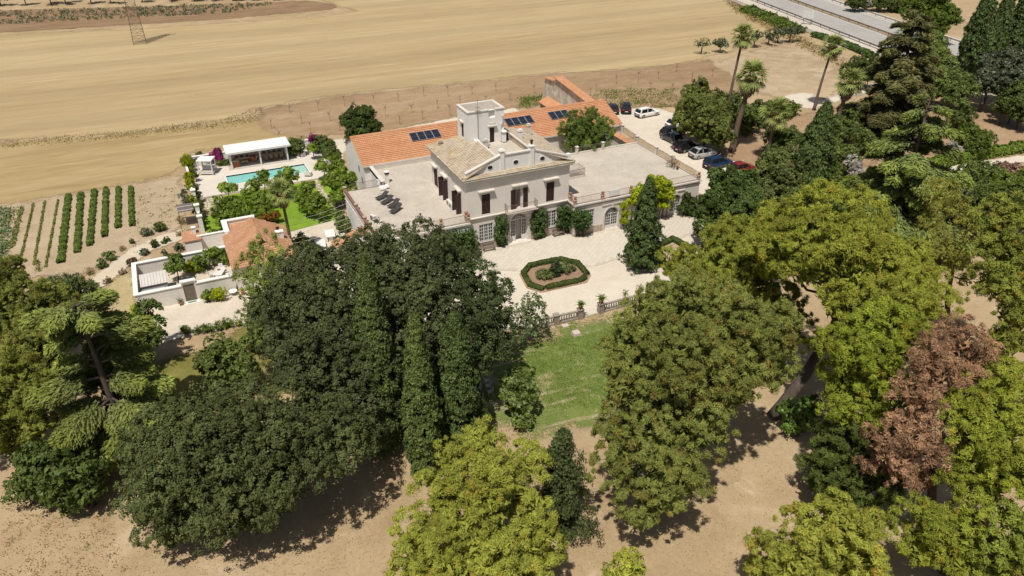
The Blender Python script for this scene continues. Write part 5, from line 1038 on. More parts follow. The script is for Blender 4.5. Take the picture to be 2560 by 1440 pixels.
def table(label, p, sx, sy, h, m, rz=0, z=0, legs=True, group=None):
    t = thing("table", label, "table", (p[0], p[1], z), rz, group); MB().box(-sx / 2, sx / 2, -sy / 2, sy / 2, h - .06, h).build("table_top", m, t, bevel=.015)
    for x in (-1, 1):
        for y in (-1, 1): MB().box(x * (sx / 2 - .08) - .035, x * (sx / 2 - .08) + .035, y * (sy / 2 - .08) - .035, y * (sy / 2 - .08) + .035, 0, h - .06).build("leg", m, t)
    return t
def garden_chair(label, p, rz, m, z=0, group=None, cat="chair"):
    t = thing("garden_chair", label, cat, (p[0], p[1], z), rz, group); MB().box(-.24, .24, -.24, .24, .4, .45).build("seat", m, t); MB().prism([(-.24, .22, .45), (.24, .22, .45), (.24, .26, .45), (-.24, .26, .45)], [(-.22, .34, .92), (.22, .34, .92), (.22, .38, .92), (-.22, .38, .92)]).build("backrest", m, t)
    for x in (-.2, .2):
        for y in (-.2, .2): MB().box(x - .025, x + .025, y - .025, y + .025, 0, .4).build("leg", m, t)
        MB().box(x * 1.2 - .025, x * 1.2 + .025, -.2, .24, .62, .66).build("armrest", m, t)
    return t
WPL = mat("white_plastic", (.68, .655, .62), None, 3, .5)
table("pale round-cornered table in the court by the cottage", (1.2, 78.2), .95, 1.7, .74, WPL, R(-25), .2)
for i, (x, y, a, l) in enumerate([(.45, 77.2, 150, "white garden chair at the near end of the court table"), (.3, 78.5, 90, "white garden chair on the left of the court table"), (2.0, 77.8, -80, "white garden chair nearest the cottage wall"), (1.5, 79.3, 10, "white garden chair at the far end of the court table")]): garden_chair(l, (x, y), R(a), WPL, .2, "chairs round the court table")
bw_ = thing("bowl", "dark bowl on the court table", "bowl", (1.15, 78.5, .94)); MB().lathe((0, 0, 0), [(.07, 0), (.15, .05), (.18, .1), (.15, .09), (.06, .04)], 10).build("bowl", TERRA, bw_, True)
dk = thing("round_table", "white round table leaning by the court's outer wall", "table", (2.0, 74.0, 0)); MB().lathe((0, 0, 0), [(.06, 0), (.05, .5), (.42, .52), (.45, .56), (.4, .58)], 14).build("top", W_WHITE, dk, True)
def pot(label, p, h=.4, z=0, lm=None, seed=1):
    t = thing("flower_pot", label, "flower pot", (p[0], p[1], z)); MB().lathe((0, 0, 0), [(.13, 0), (.2, h * .85), (.23, h * .86), (.23, h), (.16, h)], 10).build("pot", TERRA, t, True)
    rg = np.random.default_rng(seed); k = 40; V, F_, T = quads(rg.normal(0, .14, (k, 3)) * [1, 1, .7] + [0, 0, h + .2], unit(rdir(rg, k) + [0, 0, .6]), rdir(rg, k), np.full(k, .12), np.full(k, .05), rg.uniform(.6, 1.2, (k, 1)) * np.ones((1, 3))); add("plant", np_mesh("plant", V, F_, lm or LM_MID, T), t)
pot("terracotta pot beside the court door", (-3.2, 74.2), .35, .05, LM_OLIVE, 2); pot("terracotta pot by the wall near the feathery pine", (2.9, 73.6), .5, .05, LM_LIME, 3)
# yard behind the cottage
YO = (9.2, 75.3, 0); yw = thing("yard_wall", "low grey wall between the cottage and the villa", "wall", YO)
MB(YO).box(8.95, 17.25, 75.2, 75.5, 0, 2.3).build("wall", COURT, yw); MB(YO).box(8.95, 17.25, 75.12, 75.58, 2.3, 2.42).build("coping", W_WHITE, yw)
lt = thing("lean_to", "orange tiled lean-to roof against the villa's left wall", "lean-to", (13.2, 75.6, 0)); MB((13.2, 75.6, 0)).prism([(13.2, 74.6, 2.7), (17.25, 74.6, 3.9), (17.25, 76.4, 3.9), (13.2, 76.4, 2.7)], [(13.2, 74.6, 2.8), (17.25, 74.6, 4.0), (17.25, 76.4, 4.0), (13.2, 76.4, 2.8)]).build("roof", OLD_T, lt); MB((13.2, 75.6, 0)).box(13.4, 17.2, 74.8, 75.1, 0, 2.65).box(13.4, 13.6, 75.6, 76.2, 0, 2.6).build("wall", W_WHITE, lt)
flat("yard_paving", [(8.9, 75.5), (17.3, 75.5), (17.3, 87.2), (8.9, 85.8)], .205, mat("yard_stone", (.58, .51, .41), (.48, .41, .32), .8, .95, fine=((.38, .32, .24), 2.5, .58, .66, .5), bmp=.3))
for l, p in (("white slab-topped stone table nearer the cottage in the paved yard", (12.6, 80.0)), ("white slab-topped stone table nearer the lawn in the paved yard", (14.2, 82.1))):
    t = thing("stone_table", l, "table", (p[0], p[1], .2), R(-6)); MB().box(-.55, .55, -.95, .95, .68, .8).build("table_top", W_WHITE, t); MB().box(-.25, .25, -.75, -.5, 0, .68).build("pedestal", W_WHITE, t); MB().box(-.25, .25, .5, .75, 0, .68).build("pedestal", W_WHITE, t)
t = thing("stone_bench", "low white stone bench beside the farther yard table", "bench", (15.6, 81.3, .2), R(-6)); MB().box(-.25, .25, -.8, .8, .36, .45).build("seat", W_WHITE, t); [MB().box(-.2, .2, y - .12, y + .12, 0, .36).build("leg", W_WHITE, t) for y in (-.55, .55)]
# drying lines
for i in range(6):
    a = (8.6, 81.9 - i * 1.05, 3.3 + .15 * (i < 2)); b = (17.25, 83.9 - i * 1.25, 3.6); mid = ((a[0] + b[0]) / 2, (a[1] + b[1]) / 2, 3.25)
    o = MB().tube([a, lerp(a, mid, .5) + ((a[2] + mid[2]) / 2 - .06,), mid, lerp(mid, b, .5) + ((b[2] + mid[2]) / 2 - .06,), b], .013, 4).build("drying_line", WPL)
    tag(o, "%s white line strung from the cottage to the villa, counting from the lawn" % ORD[i], "line", "drying lines over the yard")

# ---------------------------------------------------------------- pool garden
DECK = mat("pool_deck_stone", (.60, .55, .48), (.53, .48, .415), .8, .9, fine=((.5, .44, .37), 2.2, .6, .68, .4), bmp=.15)
PX0, PX1, PY0, PY1 = 5.3, 16.3, 104.0, 107.4
dk_ = MB().box(1.2, 19.6, 107.4, 113.0, .0, .2).box(1.2, 19.0, 101.2, 104.0, .0, .2).box(1.2, 5.3, 104.0, 107.4, 0, .2).box(16.3, 19.3, 104.0, 107.4, 0, .2).build("pool_deck", DECK); tag(dk_, kind="structure")
pool = thing("swimming_pool", "long turquoise swimming pool in the walled garden", "swimming pool", (PX0, PY0, 0)); po = (PX0, PY0, 0)
poolm = mat("pool_plaster", (.34, .52, .50), (.30, .48, .46), 1, .6)
# the shell sits on the deck's level: walls, floor and the shallow shelf at the right end
MB(po).box(PX0 - .12, PX0, PY0 - .12, PY1 + .12, .0, .215).box(PX1, PX1 + .12, PY0 - .12, PY1 + .12, .0, .215).box(PX0, PX1, PY0 - .12, PY0, .0, .215).box(PX0, PX1, PY1, PY1 + .12, .0, .215).build("coping", W_WHITE, pool)
MB(po).poly([(PX0, PY0, .02), (14.4, PY0, .02), (14.4, PY1, .02), (PX0, PY1, .02)]).build("pool_floor", poolm, pool); MB(po).poly([(14.4, PY0, .021), (PX1, PY0, .021), (PX1, PY1, .021), (14.4, PY1, .021)]).build("shallow_shelf", mat("pool_shelf", (.52, .58, .51), (.47, .54, .47), 1, .6), pool)
m_, n, l, out = nt_new("pool_water"); g1 = n.new("ShaderNodeBsdfGlossy"); g1.inputs["Roughness"].default_value = .03; tr = n.new("ShaderNodeBsdfTransparent"); tr.inputs[0].default_value = (.80, .97, .97, 1); fr = n.new("ShaderNodeFresnel"); fr.inputs[0].default_value = 1.33
ms = n.new("ShaderNodeMixShader"); l.new(fr.outputs[0], ms.inputs[0]); l.new(tr.outputs[0], ms.inputs[1]); l.new(g1.outputs[0], ms.inputs[2]); tc = n.new("ShaderNodeTexCoord"); bb = bump(n, l, noise(n, l, tc.outputs["Object"], 2.5, 3, .5), .12, .05); l.new(bb, g1.inputs["Normal"]); l.new(bb, fr.inputs["Normal"]); l.new(ms.outputs[0], out.inputs[0])
MB(po).poly([(PX0, PY0, .15), (PX1, PY0, .15), (PX1, PY1, .15), (PX0, PY1, .15)]).build("water", m_, pool)
LAWNB = ground_mat("garden_lawn", [(.34, (.11, .19, .018)), (.5, (.165, .265, .024)), (.66, (.23, .34, .04))], (.15, .9, 5), bmp=.4, patch=[((.12, .13, .03), .3, .60, .7, .4)])
flat("garden_lawn", [(1.0, 90.6), (1.0, 95), (3.5, 96), (4.2, 100.9), (15.9, 100.9), (15.9, 97), (16.3, 93), (16.7, 90), (15.9, 87.2), (8.9, 85.9), (3.0, 86.0), (1.0, 87.0)], .045, LAWNB)
flat("garden_lawn", [(16.9, 100.9), (18.6, 100.9), (19.0, 97), (18.2, 92.0), (17.2, 91.0), (16.9, 94)], .046, LAWNB)
stepm = mat("garden_flagstone", (.56, .50, .40), (.46, .40, .31), 2, .9, rnd=.2, bmp=.3)
def flagstones(name, a, pts, w, seed, size=.42):
    par = flat(name, pts, .05, mat("garden_joint", (.30, .27, .15), (.22, .22, .1), 2)); q = random.Random(seed); P_ = []
    arr = np.array(pts); tries = 0
    while tries < 2500 and len(P_) < 140:
        tries += 1; p = (q.uniform(arr[:, 0].min(), arr[:, 0].max()), q.uniform(arr[:, 1].min(), arr[:, 1].max()))
        if poly_sd(np.array([p]), pts)[0] < .15 or any(math.dist(p, o) < size * .95 for o in P_): continue
        P_.append(p); k = q.randint(5, 7); r = size * .5; poly = [(r * q.uniform(.8, 1.1) * math.cos(6.283 * i / k), r * q.uniform(.8, 1.1) * math.sin(6.283 * i / k)) for i in range(k)]
        o = MB().slab(poly, 0, .03).build("flagstone", stepm, par); o.location = (p[0], p[1], .052); o.rotation_euler = (0, 0, q.uniform(0, 6))
flagstones("stepping_path", 0, [(16.0, 101.2), (16.8, 101.2), (16.8, 97), (17.0, 94), (17.4, 91.0), (17.3, 88), (16.3, 88), (16.6, 91), (16.2, 94), (16.0, 97)], 0, 3)
flagstones("stepping_path", 0, [(1.5, 101.1), (4.1, 101.1), (3.9, 98), (3.4, 95.5), (2.2, 95.2), (1.5, 98)], 0, 4, .5)
gw = thing("garden_wall", "white wall behind the pool pavilion along the field", "wall", (.6, 113.2, 0)); MB((.6, 113.2, 0)).box(.4, 19.5, 113.1, 113.4, 0, 1.6).build("wall", W_WHITE, gw); MB((.6, 113.2, 0)).box(.35, 19.55, 113.05, 113.45, 1.6, 1.68).build("coping", W_WHITE, gw)
gw2 = thing("garden_wall", "white side wall of the garden half covered by creeper", "wall", (.5, 91, 0)); MB((.5, 91, 0)).box(.4, .7, 91, 113.1, 0, 1.3).build("wall", W_WHITE, gw2)
for y in (91.0, 94.5, 99.5): MB((.5, 91, 0)).box(.3, .8, y - .25, y + .25, 0, 2.1).box(.22, .88, y - .33, y + .33, 2.1, 2.2).build("pillar", W_WHITE, gw2)
gw3 = thing("garden_wall", "short white wall joining the cottage to the garden gate", "wall", (-.2, 85.8, 0)); MB((-.2, 85.8, 0)).box(-.2, 2.75, 85.75, 86.0, 0, 1.9).build("wall", W_WHITE, gw3); MB((-.2, 85.8, 0)).box(-.25, 2.75, 85.7, 86.05, 1.9, 1.98).build("coping", W_WHITE, gw3)
# gate with grey mesh screen
gt = thing("garden_gate", "rusty gate and frame with dark mesh screen at the garden entrance", "gate", (-1.5, 92, 0)); GO = (-1.5, 92, 0)
for x, y in ((-1.7, 91.6), (-1.7, 95.4), (.2, 92.4)): MB(GO).tube([(x, y, 0), (x, y, 2.2)], .045, 5).build("gate_post", IRON, gt)
railing(gt, GO, (-1.7, 91.6), (.2, 92.4), .05, 1.5, IRONG, .14, "gate_leaf"); MB(GO).box(-1.72, .1, 93.0, 95.4, 2.1, 2.14).build("mesh_screen", mat("dark_mesh", (.16, .135, .12), (.12, .10, .09), 5), gt); [MB(GO).tube([(-1.72, y, 2.16), (.1, y, 2.16)], .035, 5).build("crossbar", WPL, gt) for y in (93.4, 94.6)]
ov = thing("oven", "small outdoor oven with sloping orange tiled top outside the garden wall", "oven", (-1.7, 85.6, 0)); OO = (-1.7, 85.6, 0)
MB(OO).box(-1.65, .1, 85.2, 87.2, 0, 1.5).build("body", W_WHITE, ov); MB(OO).prism([(-1.8, 85.1, 1.75), (.2, 85.1, 1.75), (.2, 87.3, 2.05), (-1.8, 87.3, 2.05)], [(-1.8, 85.1, 1.85), (.2, 85.1, 1.85), (.2, 87.3, 2.15), (-1.8, 87.3, 2.15)]).build("tiled_top", OLD_T, ov); MB(OO).box(-1.6, .05, 85.3, 87.1, 1.5, 1.76).build("upper_body", W_WHITE, ov); MB(OO).box(-.6, -.2, 86.4, 86.8, 2.0, 2.7).box(-.66, -.14, 86.34, 86.86, 2.75, 2.83).build("chimney", W_WHITE, ov)
# pavilion
VP = (6.4, 109.7, .2); pv = thing("pool_pavilion", "open white pavilion with flat roof shading a lounge and dining table", "pavilion", VP)
MB(VP).box(6.0, 15.0, 109.3, 113.05, 2.55, 2.72).build("roof", W_WHITE, pv); MB(VP).box(5.95, 15.05, 109.25, 109.35, 2.48, 2.75).build("fascia", WHITEP, pv)
for x in (6.5, 10.6, 14.45): MB(VP).box(x - .1, x + .1, 109.65, 109.85, .2, 2.55).build("post", WHITEP, pv)
MB(VP).box(6.2, 14.8, 112.9, 113.04, .2, 2.55).build("back_wall", W_WHITE, pv); [MB(VP).box(x - .08, x + .08, 111.2, 111.36, .2, 2.55).build("post", WHITEP, pv) for x in (6.5, 14.45)]
flat("pavilion_floor", [(6.0, 109.3), (15.2, 109.3), (15.2, 112.9), (6.0, 112.9)], .215, mat("pavilion_stone", (.46, .41, .36), None, 1))
ORG = mat("orange_wood", (.36, .14, .055), (.28, .10, .04), 3, .7); CUSH = mat("cream_cushion", (.50, .43, .36), None, 3); REDC = mat("red_cushion", (.30, .05, .045), None, 4)
bar_ = thing("cabinet", "orange wooden cabinet at the left end of the pavilion", "cabinet", (6.7, 110.3, .22)); MB().box(0, .9, -.3, .3, 0, .85).build("body", ORG, bar_); MB().box(-.03, .93, -.33, .33, .85, .9).build("top", CUSH, bar_); [MB().box(.05 + k * .42, .43 + k * .42, -.32, -.3, .08, .78).build("door", ORG, bar_) for k in range(2)]
def sofa(label, p, w, rz, m):
    t = thing("sofa", label, "sofa", (p[0], p[1], .22), rz); MB().box(-w / 2, w / 2, -.4, .4, .12, .4).build("base", ORG, t); MB().box(-w / 2 + .1, w / 2 - .1, -.38, .25, .4, .54).build("seat_cushion", m, t, bevel=.04); MB().box(-w / 2, w / 2, .28, .42, .4, .85).build("backrest", m, t, bevel=.03)
    for s in (-1, 1): MB().box(s * (w / 2 - .05) - .06, s * (w / 2 - .05) + .06, -.38, .28, .4, .66).build("armrest", ORG, t)
    for k, c in enumerate((REDC, DARK, REDC)): MB().box(-w / 2 + .25 + k * w * .3, -w / 2 + .65 + k * w * .3, .1, .26, .54, .88).build("pillow", c, t, bevel=.04)
sofa("cream sofa with red and dark cushions in the pavilion", (8.3, 112.2), 2.4, 0, CUSH); sofa("short cream sofa turned sideways in the pavilion", (9.85, 111.7), 1.2, R(-90), CUSH)
table("low pale coffee table before the pavilion sofa", (8.4, 111.1), 1.1, .6, .35, CUSH, 0, .22)
table("long dining table under the pavilion", (12.6, 111.4), 2.9, .9, .75, mat("pale_wood", (.42, .34, .26), None, 3), 0, .22)
wch = mat("wicker", (.22, .155, .11), (.14, .1, .07), 8)
for i in range(4):
    garden_chair("%s wicker chair from the left on the near side of the dining table" % ORD[i], (11.5 + i * .72, 110.75), R(180), wch, .22, "pavilion dining chairs"); garden_chair("%s wicker chair from the left on the far side of the dining table" % ORD[i], (11.5 + i * .72, 112.1), 0, wch, .22, "pavilion dining chairs")
# day bed with white canopy
db = thing("canopy_daybed", "white canopied day bed beside the pool", "day bed", (3.2, 109.6, .2), R(-24))
for x in (-.95, .95):
    for y in (-.85, .85): MB().box(x - .06, x + .06, y - .06, y + .06, 0, 2.1).build("post", WHITEP, db)
MB().box(-1.05, 1.05, -.95, .95, 2.1, 2.2).build("canopy", W_WHITE, db); MB().box(-.95, .95, -.85, .85, .22, .34).build("frame", WHITEP, db); MB().box(-.85, .85, -.75, .75, .34, .5).build("mattress", CUSH, db, bevel=.05)
MB().prism([(-.8, .1, .5), (.8, .1, .5), (.8, .75, .5), (-.8, .75, .5)], [(-.8, .65, .95), (.8, .65, .95), (.8, .78, .9), (-.8, .78, .9)]).build("bolster", WPL, db); [MB().box(x - .03, x + .03, y - .14, y + .14, .5, 2.08).build("curtain", WPL, db) for x, y in ((-.95, .68), (.95, .68))]
def lounge_chair(label, p, rz):
    t = thing("lounge_chair", label, "lounge chair", (p[0], p[1], .21), rz); MB().box(-.4, .4, -.4, .4, .22, .34).build("seat", WPL, t, bevel=.03); MB().box(-.42, .42, .34, .44, .2, .75).build("backrest", WPL, t, bevel=.03)
    for s in (-1, 1): MB().box(s * .42 - .06, s * .42 + .06, -.4, .36, .05, .55).build("armrest", WPL, t)
lounge_chair("white lounge chair right of the pavilion", (16.6, 110.6), R(-60)); lounge_chair("pale lounge chair at the pool's near right corner", (15.9, 102.6), R(150))
pf = thing("pouffe", "white round pouffe near the pool's near edge", "pouffe", (11.9, 102.6, .2)); MB().lathe((0, 0, 0), [(.5, 0), (.75, .2), (.8, .42), (.6, .6), (.3, .66)], 14).build("cushion", WPL, pf, True)

# ---------------------------------------------------------------- things on the terraces
def lounger(label, p, rz):
    t = thing("sun_lounger", label, "sun lounger", (p[0], p[1], 4.24), rz, "dark loungers on the left terrace"); d = mat("dark_sling", (.055, .05, .048), (.04, .036, .034), 5)
    MB().box(-.32, .32, -.9, .25, .3, .335).build("sling", d, t); MB().prism([(-.32, .25, .3), (.32, .25, .3), (.32, .27, .335), (-.32, .27, .335)], [(-.32, .95, .62), (.32, .95, .62), (.32, .94, .66), (-.32, .94, .66)]).build("backrest", d, t)
    for x in (-.33, .33): MB().tube([(x, -.95, .3), (x, .28, .3)], .02, 5).build("side_rail", IRONG, t); MB().tube([(x, -.6, .3), (x, -.72, 0)], .02, 5).build("leg", IRONG, t); MB().tube([(x, .2, .3), (x, .34, 0)], .02, 5).build("leg", IRONG, t); MB().tube([(x, -.2, .32), (x, -.1, .5), (x, .3, .48)], .018, 5).build("armrest", IRONG, t)
for i, (x, y) in enumerate([(20.9, 82.0), (21.1, 80.6), (21.5, 79.3), (21.3, 77.8)]): lounger("%s dark sun lounger from the back on the left terrace" % ORD[i], (x, y), R(-62 + i * 3))
def ac_unit(label, p, rz):
    t = thing("air_conditioner", label, "air conditioner", p, rz); MB().box(-.42, .42, -.17, .17, .08, .68).build("casing", WPL, t, bevel=.02); MB().prism([(-.12 + .23 * math.cos(k * .5236), -.171, .38 + .23 * math.sin(k * .5236)) for k in range(12)], [(-.12 + .23 * math.cos(k * .5236), -.19, .38 + .23 * math.sin(k * .5236)) for k in range(12)]).build("fan_grille", IRONG, t); MB().box(-.38, -.3, -.15, .15, 0, .08).box(.3, .38, -.15, .15, 0, .08).build("foot", IRONG, t)
ac_unit("white air conditioner by the villa wall on the left terrace", (27.5, 76.8, 4.24), R(-90)); ac_unit("white air conditioner at the left terrace's outer edge", (18.3, 76.6, 4.24), R(-70)); ac_unit("white air conditioner on the villa roof beside the tower", (33.0, 78.4, 10.21), 0); ac_unit("second white air conditioner by the villa wall, nearer the front", (27.5, 75.9, 4.24), R(-90))
t = thing("terrace_chimney", "white chimney with dark cap on the left terrace", "chimney", (22.9, 86.4, 4.24)); MB().box(-.2, .2, -.2, .2, 0, 1.15).build("stack", W_WHITE, t); MB().box(-.26, .26, -.26, .26, 1.15, 1.4).build("cap", DARK, t); MB().box(-.3, .3, -.3, .3, 1.4, 1.47).build("lid", W_WHITE, t)
t = thing("satellite_dish", "small pale satellite dish at the step of the left terrace", "satellite dish", (21.5, 85.9, 4.7)); MB().lathe((0, 0, 0), [(.02, 0), (.25, .04), (.4, .13), (.39, .14), (.2, .06)], 14).build("dish", WPL, t, True).rotation_euler = (R(65), 0, R(35)); MB().tube([(0, .05, 0), (0, .1, -.5)], .03, 5).build("mast", IRONG, t)
t = thing("stone_pile", "heap of pale stones on the left terrace", "stones", (22.0, 84.6, 4.24)); q = random.Random(3)
for k in range(12):
    s = q.uniform(.16, .3); x, y, z = q.uniform(-.45, .45), q.uniform(-.3, .3), q.uniform(0, .22); MB().prism([(x - s, y - s * .8, z), (x + s, y - s, z), (x + s * .9, y + s, z), (x - s * 1.1, y + s * .7, z)], [(x - s * .7, y - s * .5, z + s), (x + s * .6, y - s * .7, z + s * .9), (x + s * .6, y + s * .6, z + s), (x - s * .7, y + s * .4, z + s * 1.1)]).build("stone", W_WHITE, t)
t = thing("folded_cloth", "white cloth draped over the right terrace railing", "cloth", (46.3, 70.6, 4.4)); MB().prism([(-.7, -.06, .2), (.7, -.06, .1), (.7, -.03, .82), (-.7, -.03, .82)], [(-.7, .06, .3), (.7, .06, .2), (.7, .03, .84), (-.7, .03, .84)]).build("cloth", WPL, t)
shrub("dry_bush", "dry brown bush by the railing of the right terrace", "bush", [(58.2, 75.6, 4.75, .75), (58.3, 74.6, 4.6, .6)], leaf_mat("leaf_dry_bush", (.24, .15, .09), .2, 0), 61, z0=4.24, lobe=.4, puff=.3, nleaf=12, leaf=.1, style='needle')

# ---------------------------------------------------------------- people
SKIN = mat("skin", (.40, .24, .17), (.35, .2, .14), 5, .6)
def person(label, loc, rz, shirt, shorts, hair, sit=False):
    t = thing("person", label, "person", loc, rz)
    J = {"pel": (0, 0, .95), "chest": (0, .0, 1.28), "neck": (0, .01, 1.47), "head": (0, -.02, 1.62), "top": (0, -.01, 1.74)}
    E_ = [("pel", "chest"), ("chest", "neck"), ("neck", "head"), ("head", "top")]; rad = {"pel": (.15, .11), "chest": (.17, .11), "neck": (.06, .06), "head": (.09, .1), "top": (.06, .07)}
    for s, n in ((-1, "l"), (1, "r")):
        J.update({n + "sh": (s * .19, 0, 1.41), n + "el": (s * .27, .03, 1.15), n + "wr": (s * .25, -.1, .93), n + "pa": (s * .245, -.13, .86), n + "hip": (s * .1, 0, .88), n + "kn": (s * .11, -.03, .5), n + "an": (s * .11, .02, .09), n + "to": (s * .13, -.14, .04)})
        E_ += [("chest", n + "sh"), (n + "sh", n + "el"), (n + "el", n + "wr"), (n + "wr", n + "pa"), ("pel", n + "hip"), (n + "hip", n + "kn"), (n + "kn", n + "an"), (n + "an", n + "to")]
        rad.update({n + "sh": (.065, .065), n + "el": (.045, .045), n + "wr": (.03, .03), n + "pa": (.042, .025), n + "hip": (.095, .1), n + "kn": (.06, .06), n + "an": (.042, .045), n + "to": (.045, .03)})
        for k in range(5):
            fn = n + "f%d" % k; a = (-.04 + .02 * k) if k < 4 else -.05; L = (.07, .085, .08, .065, .05)[k]
            J[fn] = (s * (.245 + (.0 if k < 4 else -.03)), -.13 + a, .86 - L * (1 if k < 4 else .5)); E_.append((n + "pa", fn)); rad[fn] = (.009, .009)
    names = list(J); me = bpy.data.meshes.new("body"); me.from_pydata([J[k] for k in names], [(names.index(a), names.index(b)) for a, b in E_], []); me.materials.append(SKIN)
    o = add("body", me, t); sk = o.modifiers.new("skin", 'SKIN'); sk.use_smooth_shade = True
    for i, k in enumerate(names): me.skin_vertices[0].data[i].radius = rad[k]
    me.skin_vertices[0].data[0].use_root = True
    sub = o.modifiers.new("sub", 'SUBSURF'); sub.levels = 1; sub.render_levels = 1
    mb = MB().lathe((0, 0, 0), [(.19, .92), (.2, 1.0), (.2, 1.25), (.19, 1.38), (.1, 1.47)], 12)
    for v in range(len(mb.v)): mb.v[v] = (mb.v[v][0], mb.v[v][1] * .72, mb.v[v][2])
    for s in (-1, 1): mb.tube([(s * .17, 0, 1.41), (s * .25, .02, 1.2)], [.085, .075], 8)
    mb.build("shirt", mat("cloth_" + str(shirt), shirt, None, 6), t, True)
    mb = MB()
    for s in (-1, 1): mb.tube([(s * .08, 0, .98), (s * .105, 0, .85), (s * .12, -.03, .55)], [.125, .125, .1], 10)
    mb.build("shorts", mat("cloth_" + str(shorts), shorts, None, 6), t, True)
    mb = MB().lathe((0, .015, 1.6), [(.1, 0), (.112, .06), (.1, .13), (.05, .165)], 10); mb.build("hair", mat("hair_" + str(hair), hair, None, 9), t, True)
    MB().tube([(0, -.12, 1.63), (0, -.14, 1.6)], [.014, .02], 5).build("nose", SKIN, t, True); MB().box(-.03, .03, -.122, -.11, 1.555, 1.565).build("mouth", REDC, t); [MB().box(x - .012, x + .012, -.118, -.105, 1.635, 1.648).build("eye", DARK, t) for x in (-.035, .035)]; [MB().box(x - .012, x + .012, -.01, .04, 1.59, 1.65).build("ear", SKIN, t) for x in (-.1, .1)]
person("person in grey shirt and shorts standing at the terrace railing", (22.6, 72.6, 4.24), R(10), (.36, .34, .33), (.26, .25, .26), (.03, .022, .018))
person("person in pink top standing in the pavilion shade", (10.4, 111.9, .22), R(20), (.46, .26, .24), (.3, .18, .16), (.06, .035, .02))

# ---------------------------------------------------------------- cars
TYRE = mat("tyre_rubber", (.022, .022, .022), None, 6, .9); RIM = mat("alloy_rim", (.42, .42, .42), None, 4, .35, .7); CGL = glass_mat("car_glass", (.012, .014, .017), .06)
WHM = {}
def wheel_mesh():
    prof = [(.0, -.1), (.27, -.1), (.325, -.075), (.335, 0), (.325, .075), (.27, .1), (.0, .1)]; mb = MB(); n = 16; i0 = 0
    for r, y in prof: mb.pts([(r * math.cos(6.2832 * k / n), y, r * math.sin(6.2832 * k / n)) for k in range(n)])
    for j in range(len(prof) - 1):
        for k in range(n): mb.f.append((j * n + k, j * n + (k + 1) % n, (j + 1) * n + (k + 1) % n, (j + 1) * n + k))
    a = mb.mesh("tyre", True); a.materials.append(TYRE); mb = MB(); mb.prism([(.21 * math.cos(6.2832 * k / n), -.108, .21 * math.sin(6.2832 * k / n)) for k in range(n)], [(.21 * math.cos(6.2832 * k / n), .108, .21 * math.sin(6.2832 * k / n)) for k in range(n)])
    for k in range(5): an = 6.2832 * k / 5; mb.tube([(0, -.115, 0), (.19 * math.cos(an), -.112, .19 * math.sin(an))], .025, 4); mb.tube([(0, .115, 0), (.19 * math.cos(an), .112, .19 * math.sin(an))], .025, 4)
    b = mb.mesh("rim"); b.materials.append(RIM); return a, b
TY, RI = wheel_mesh()
def loft(mb, secs):
    k = len(secs[0]); i0 = len(mb.v)
    for s in secs: mb.pts(s)
    for j in range(len(secs) - 1):
        for i in range(k - 1): mb.f.append((i0 + j * k + i, i0 + j * k + i + 1, i0 + (j + 1) * k + i + 1, i0 + (j + 1) * k + i))
    mb.f.append(tuple(i0 + i for i in range(k))); mb.f.append(tuple(i0 + (len(secs) - 1) * k + i for i in range(k - 1, -1, -1)))
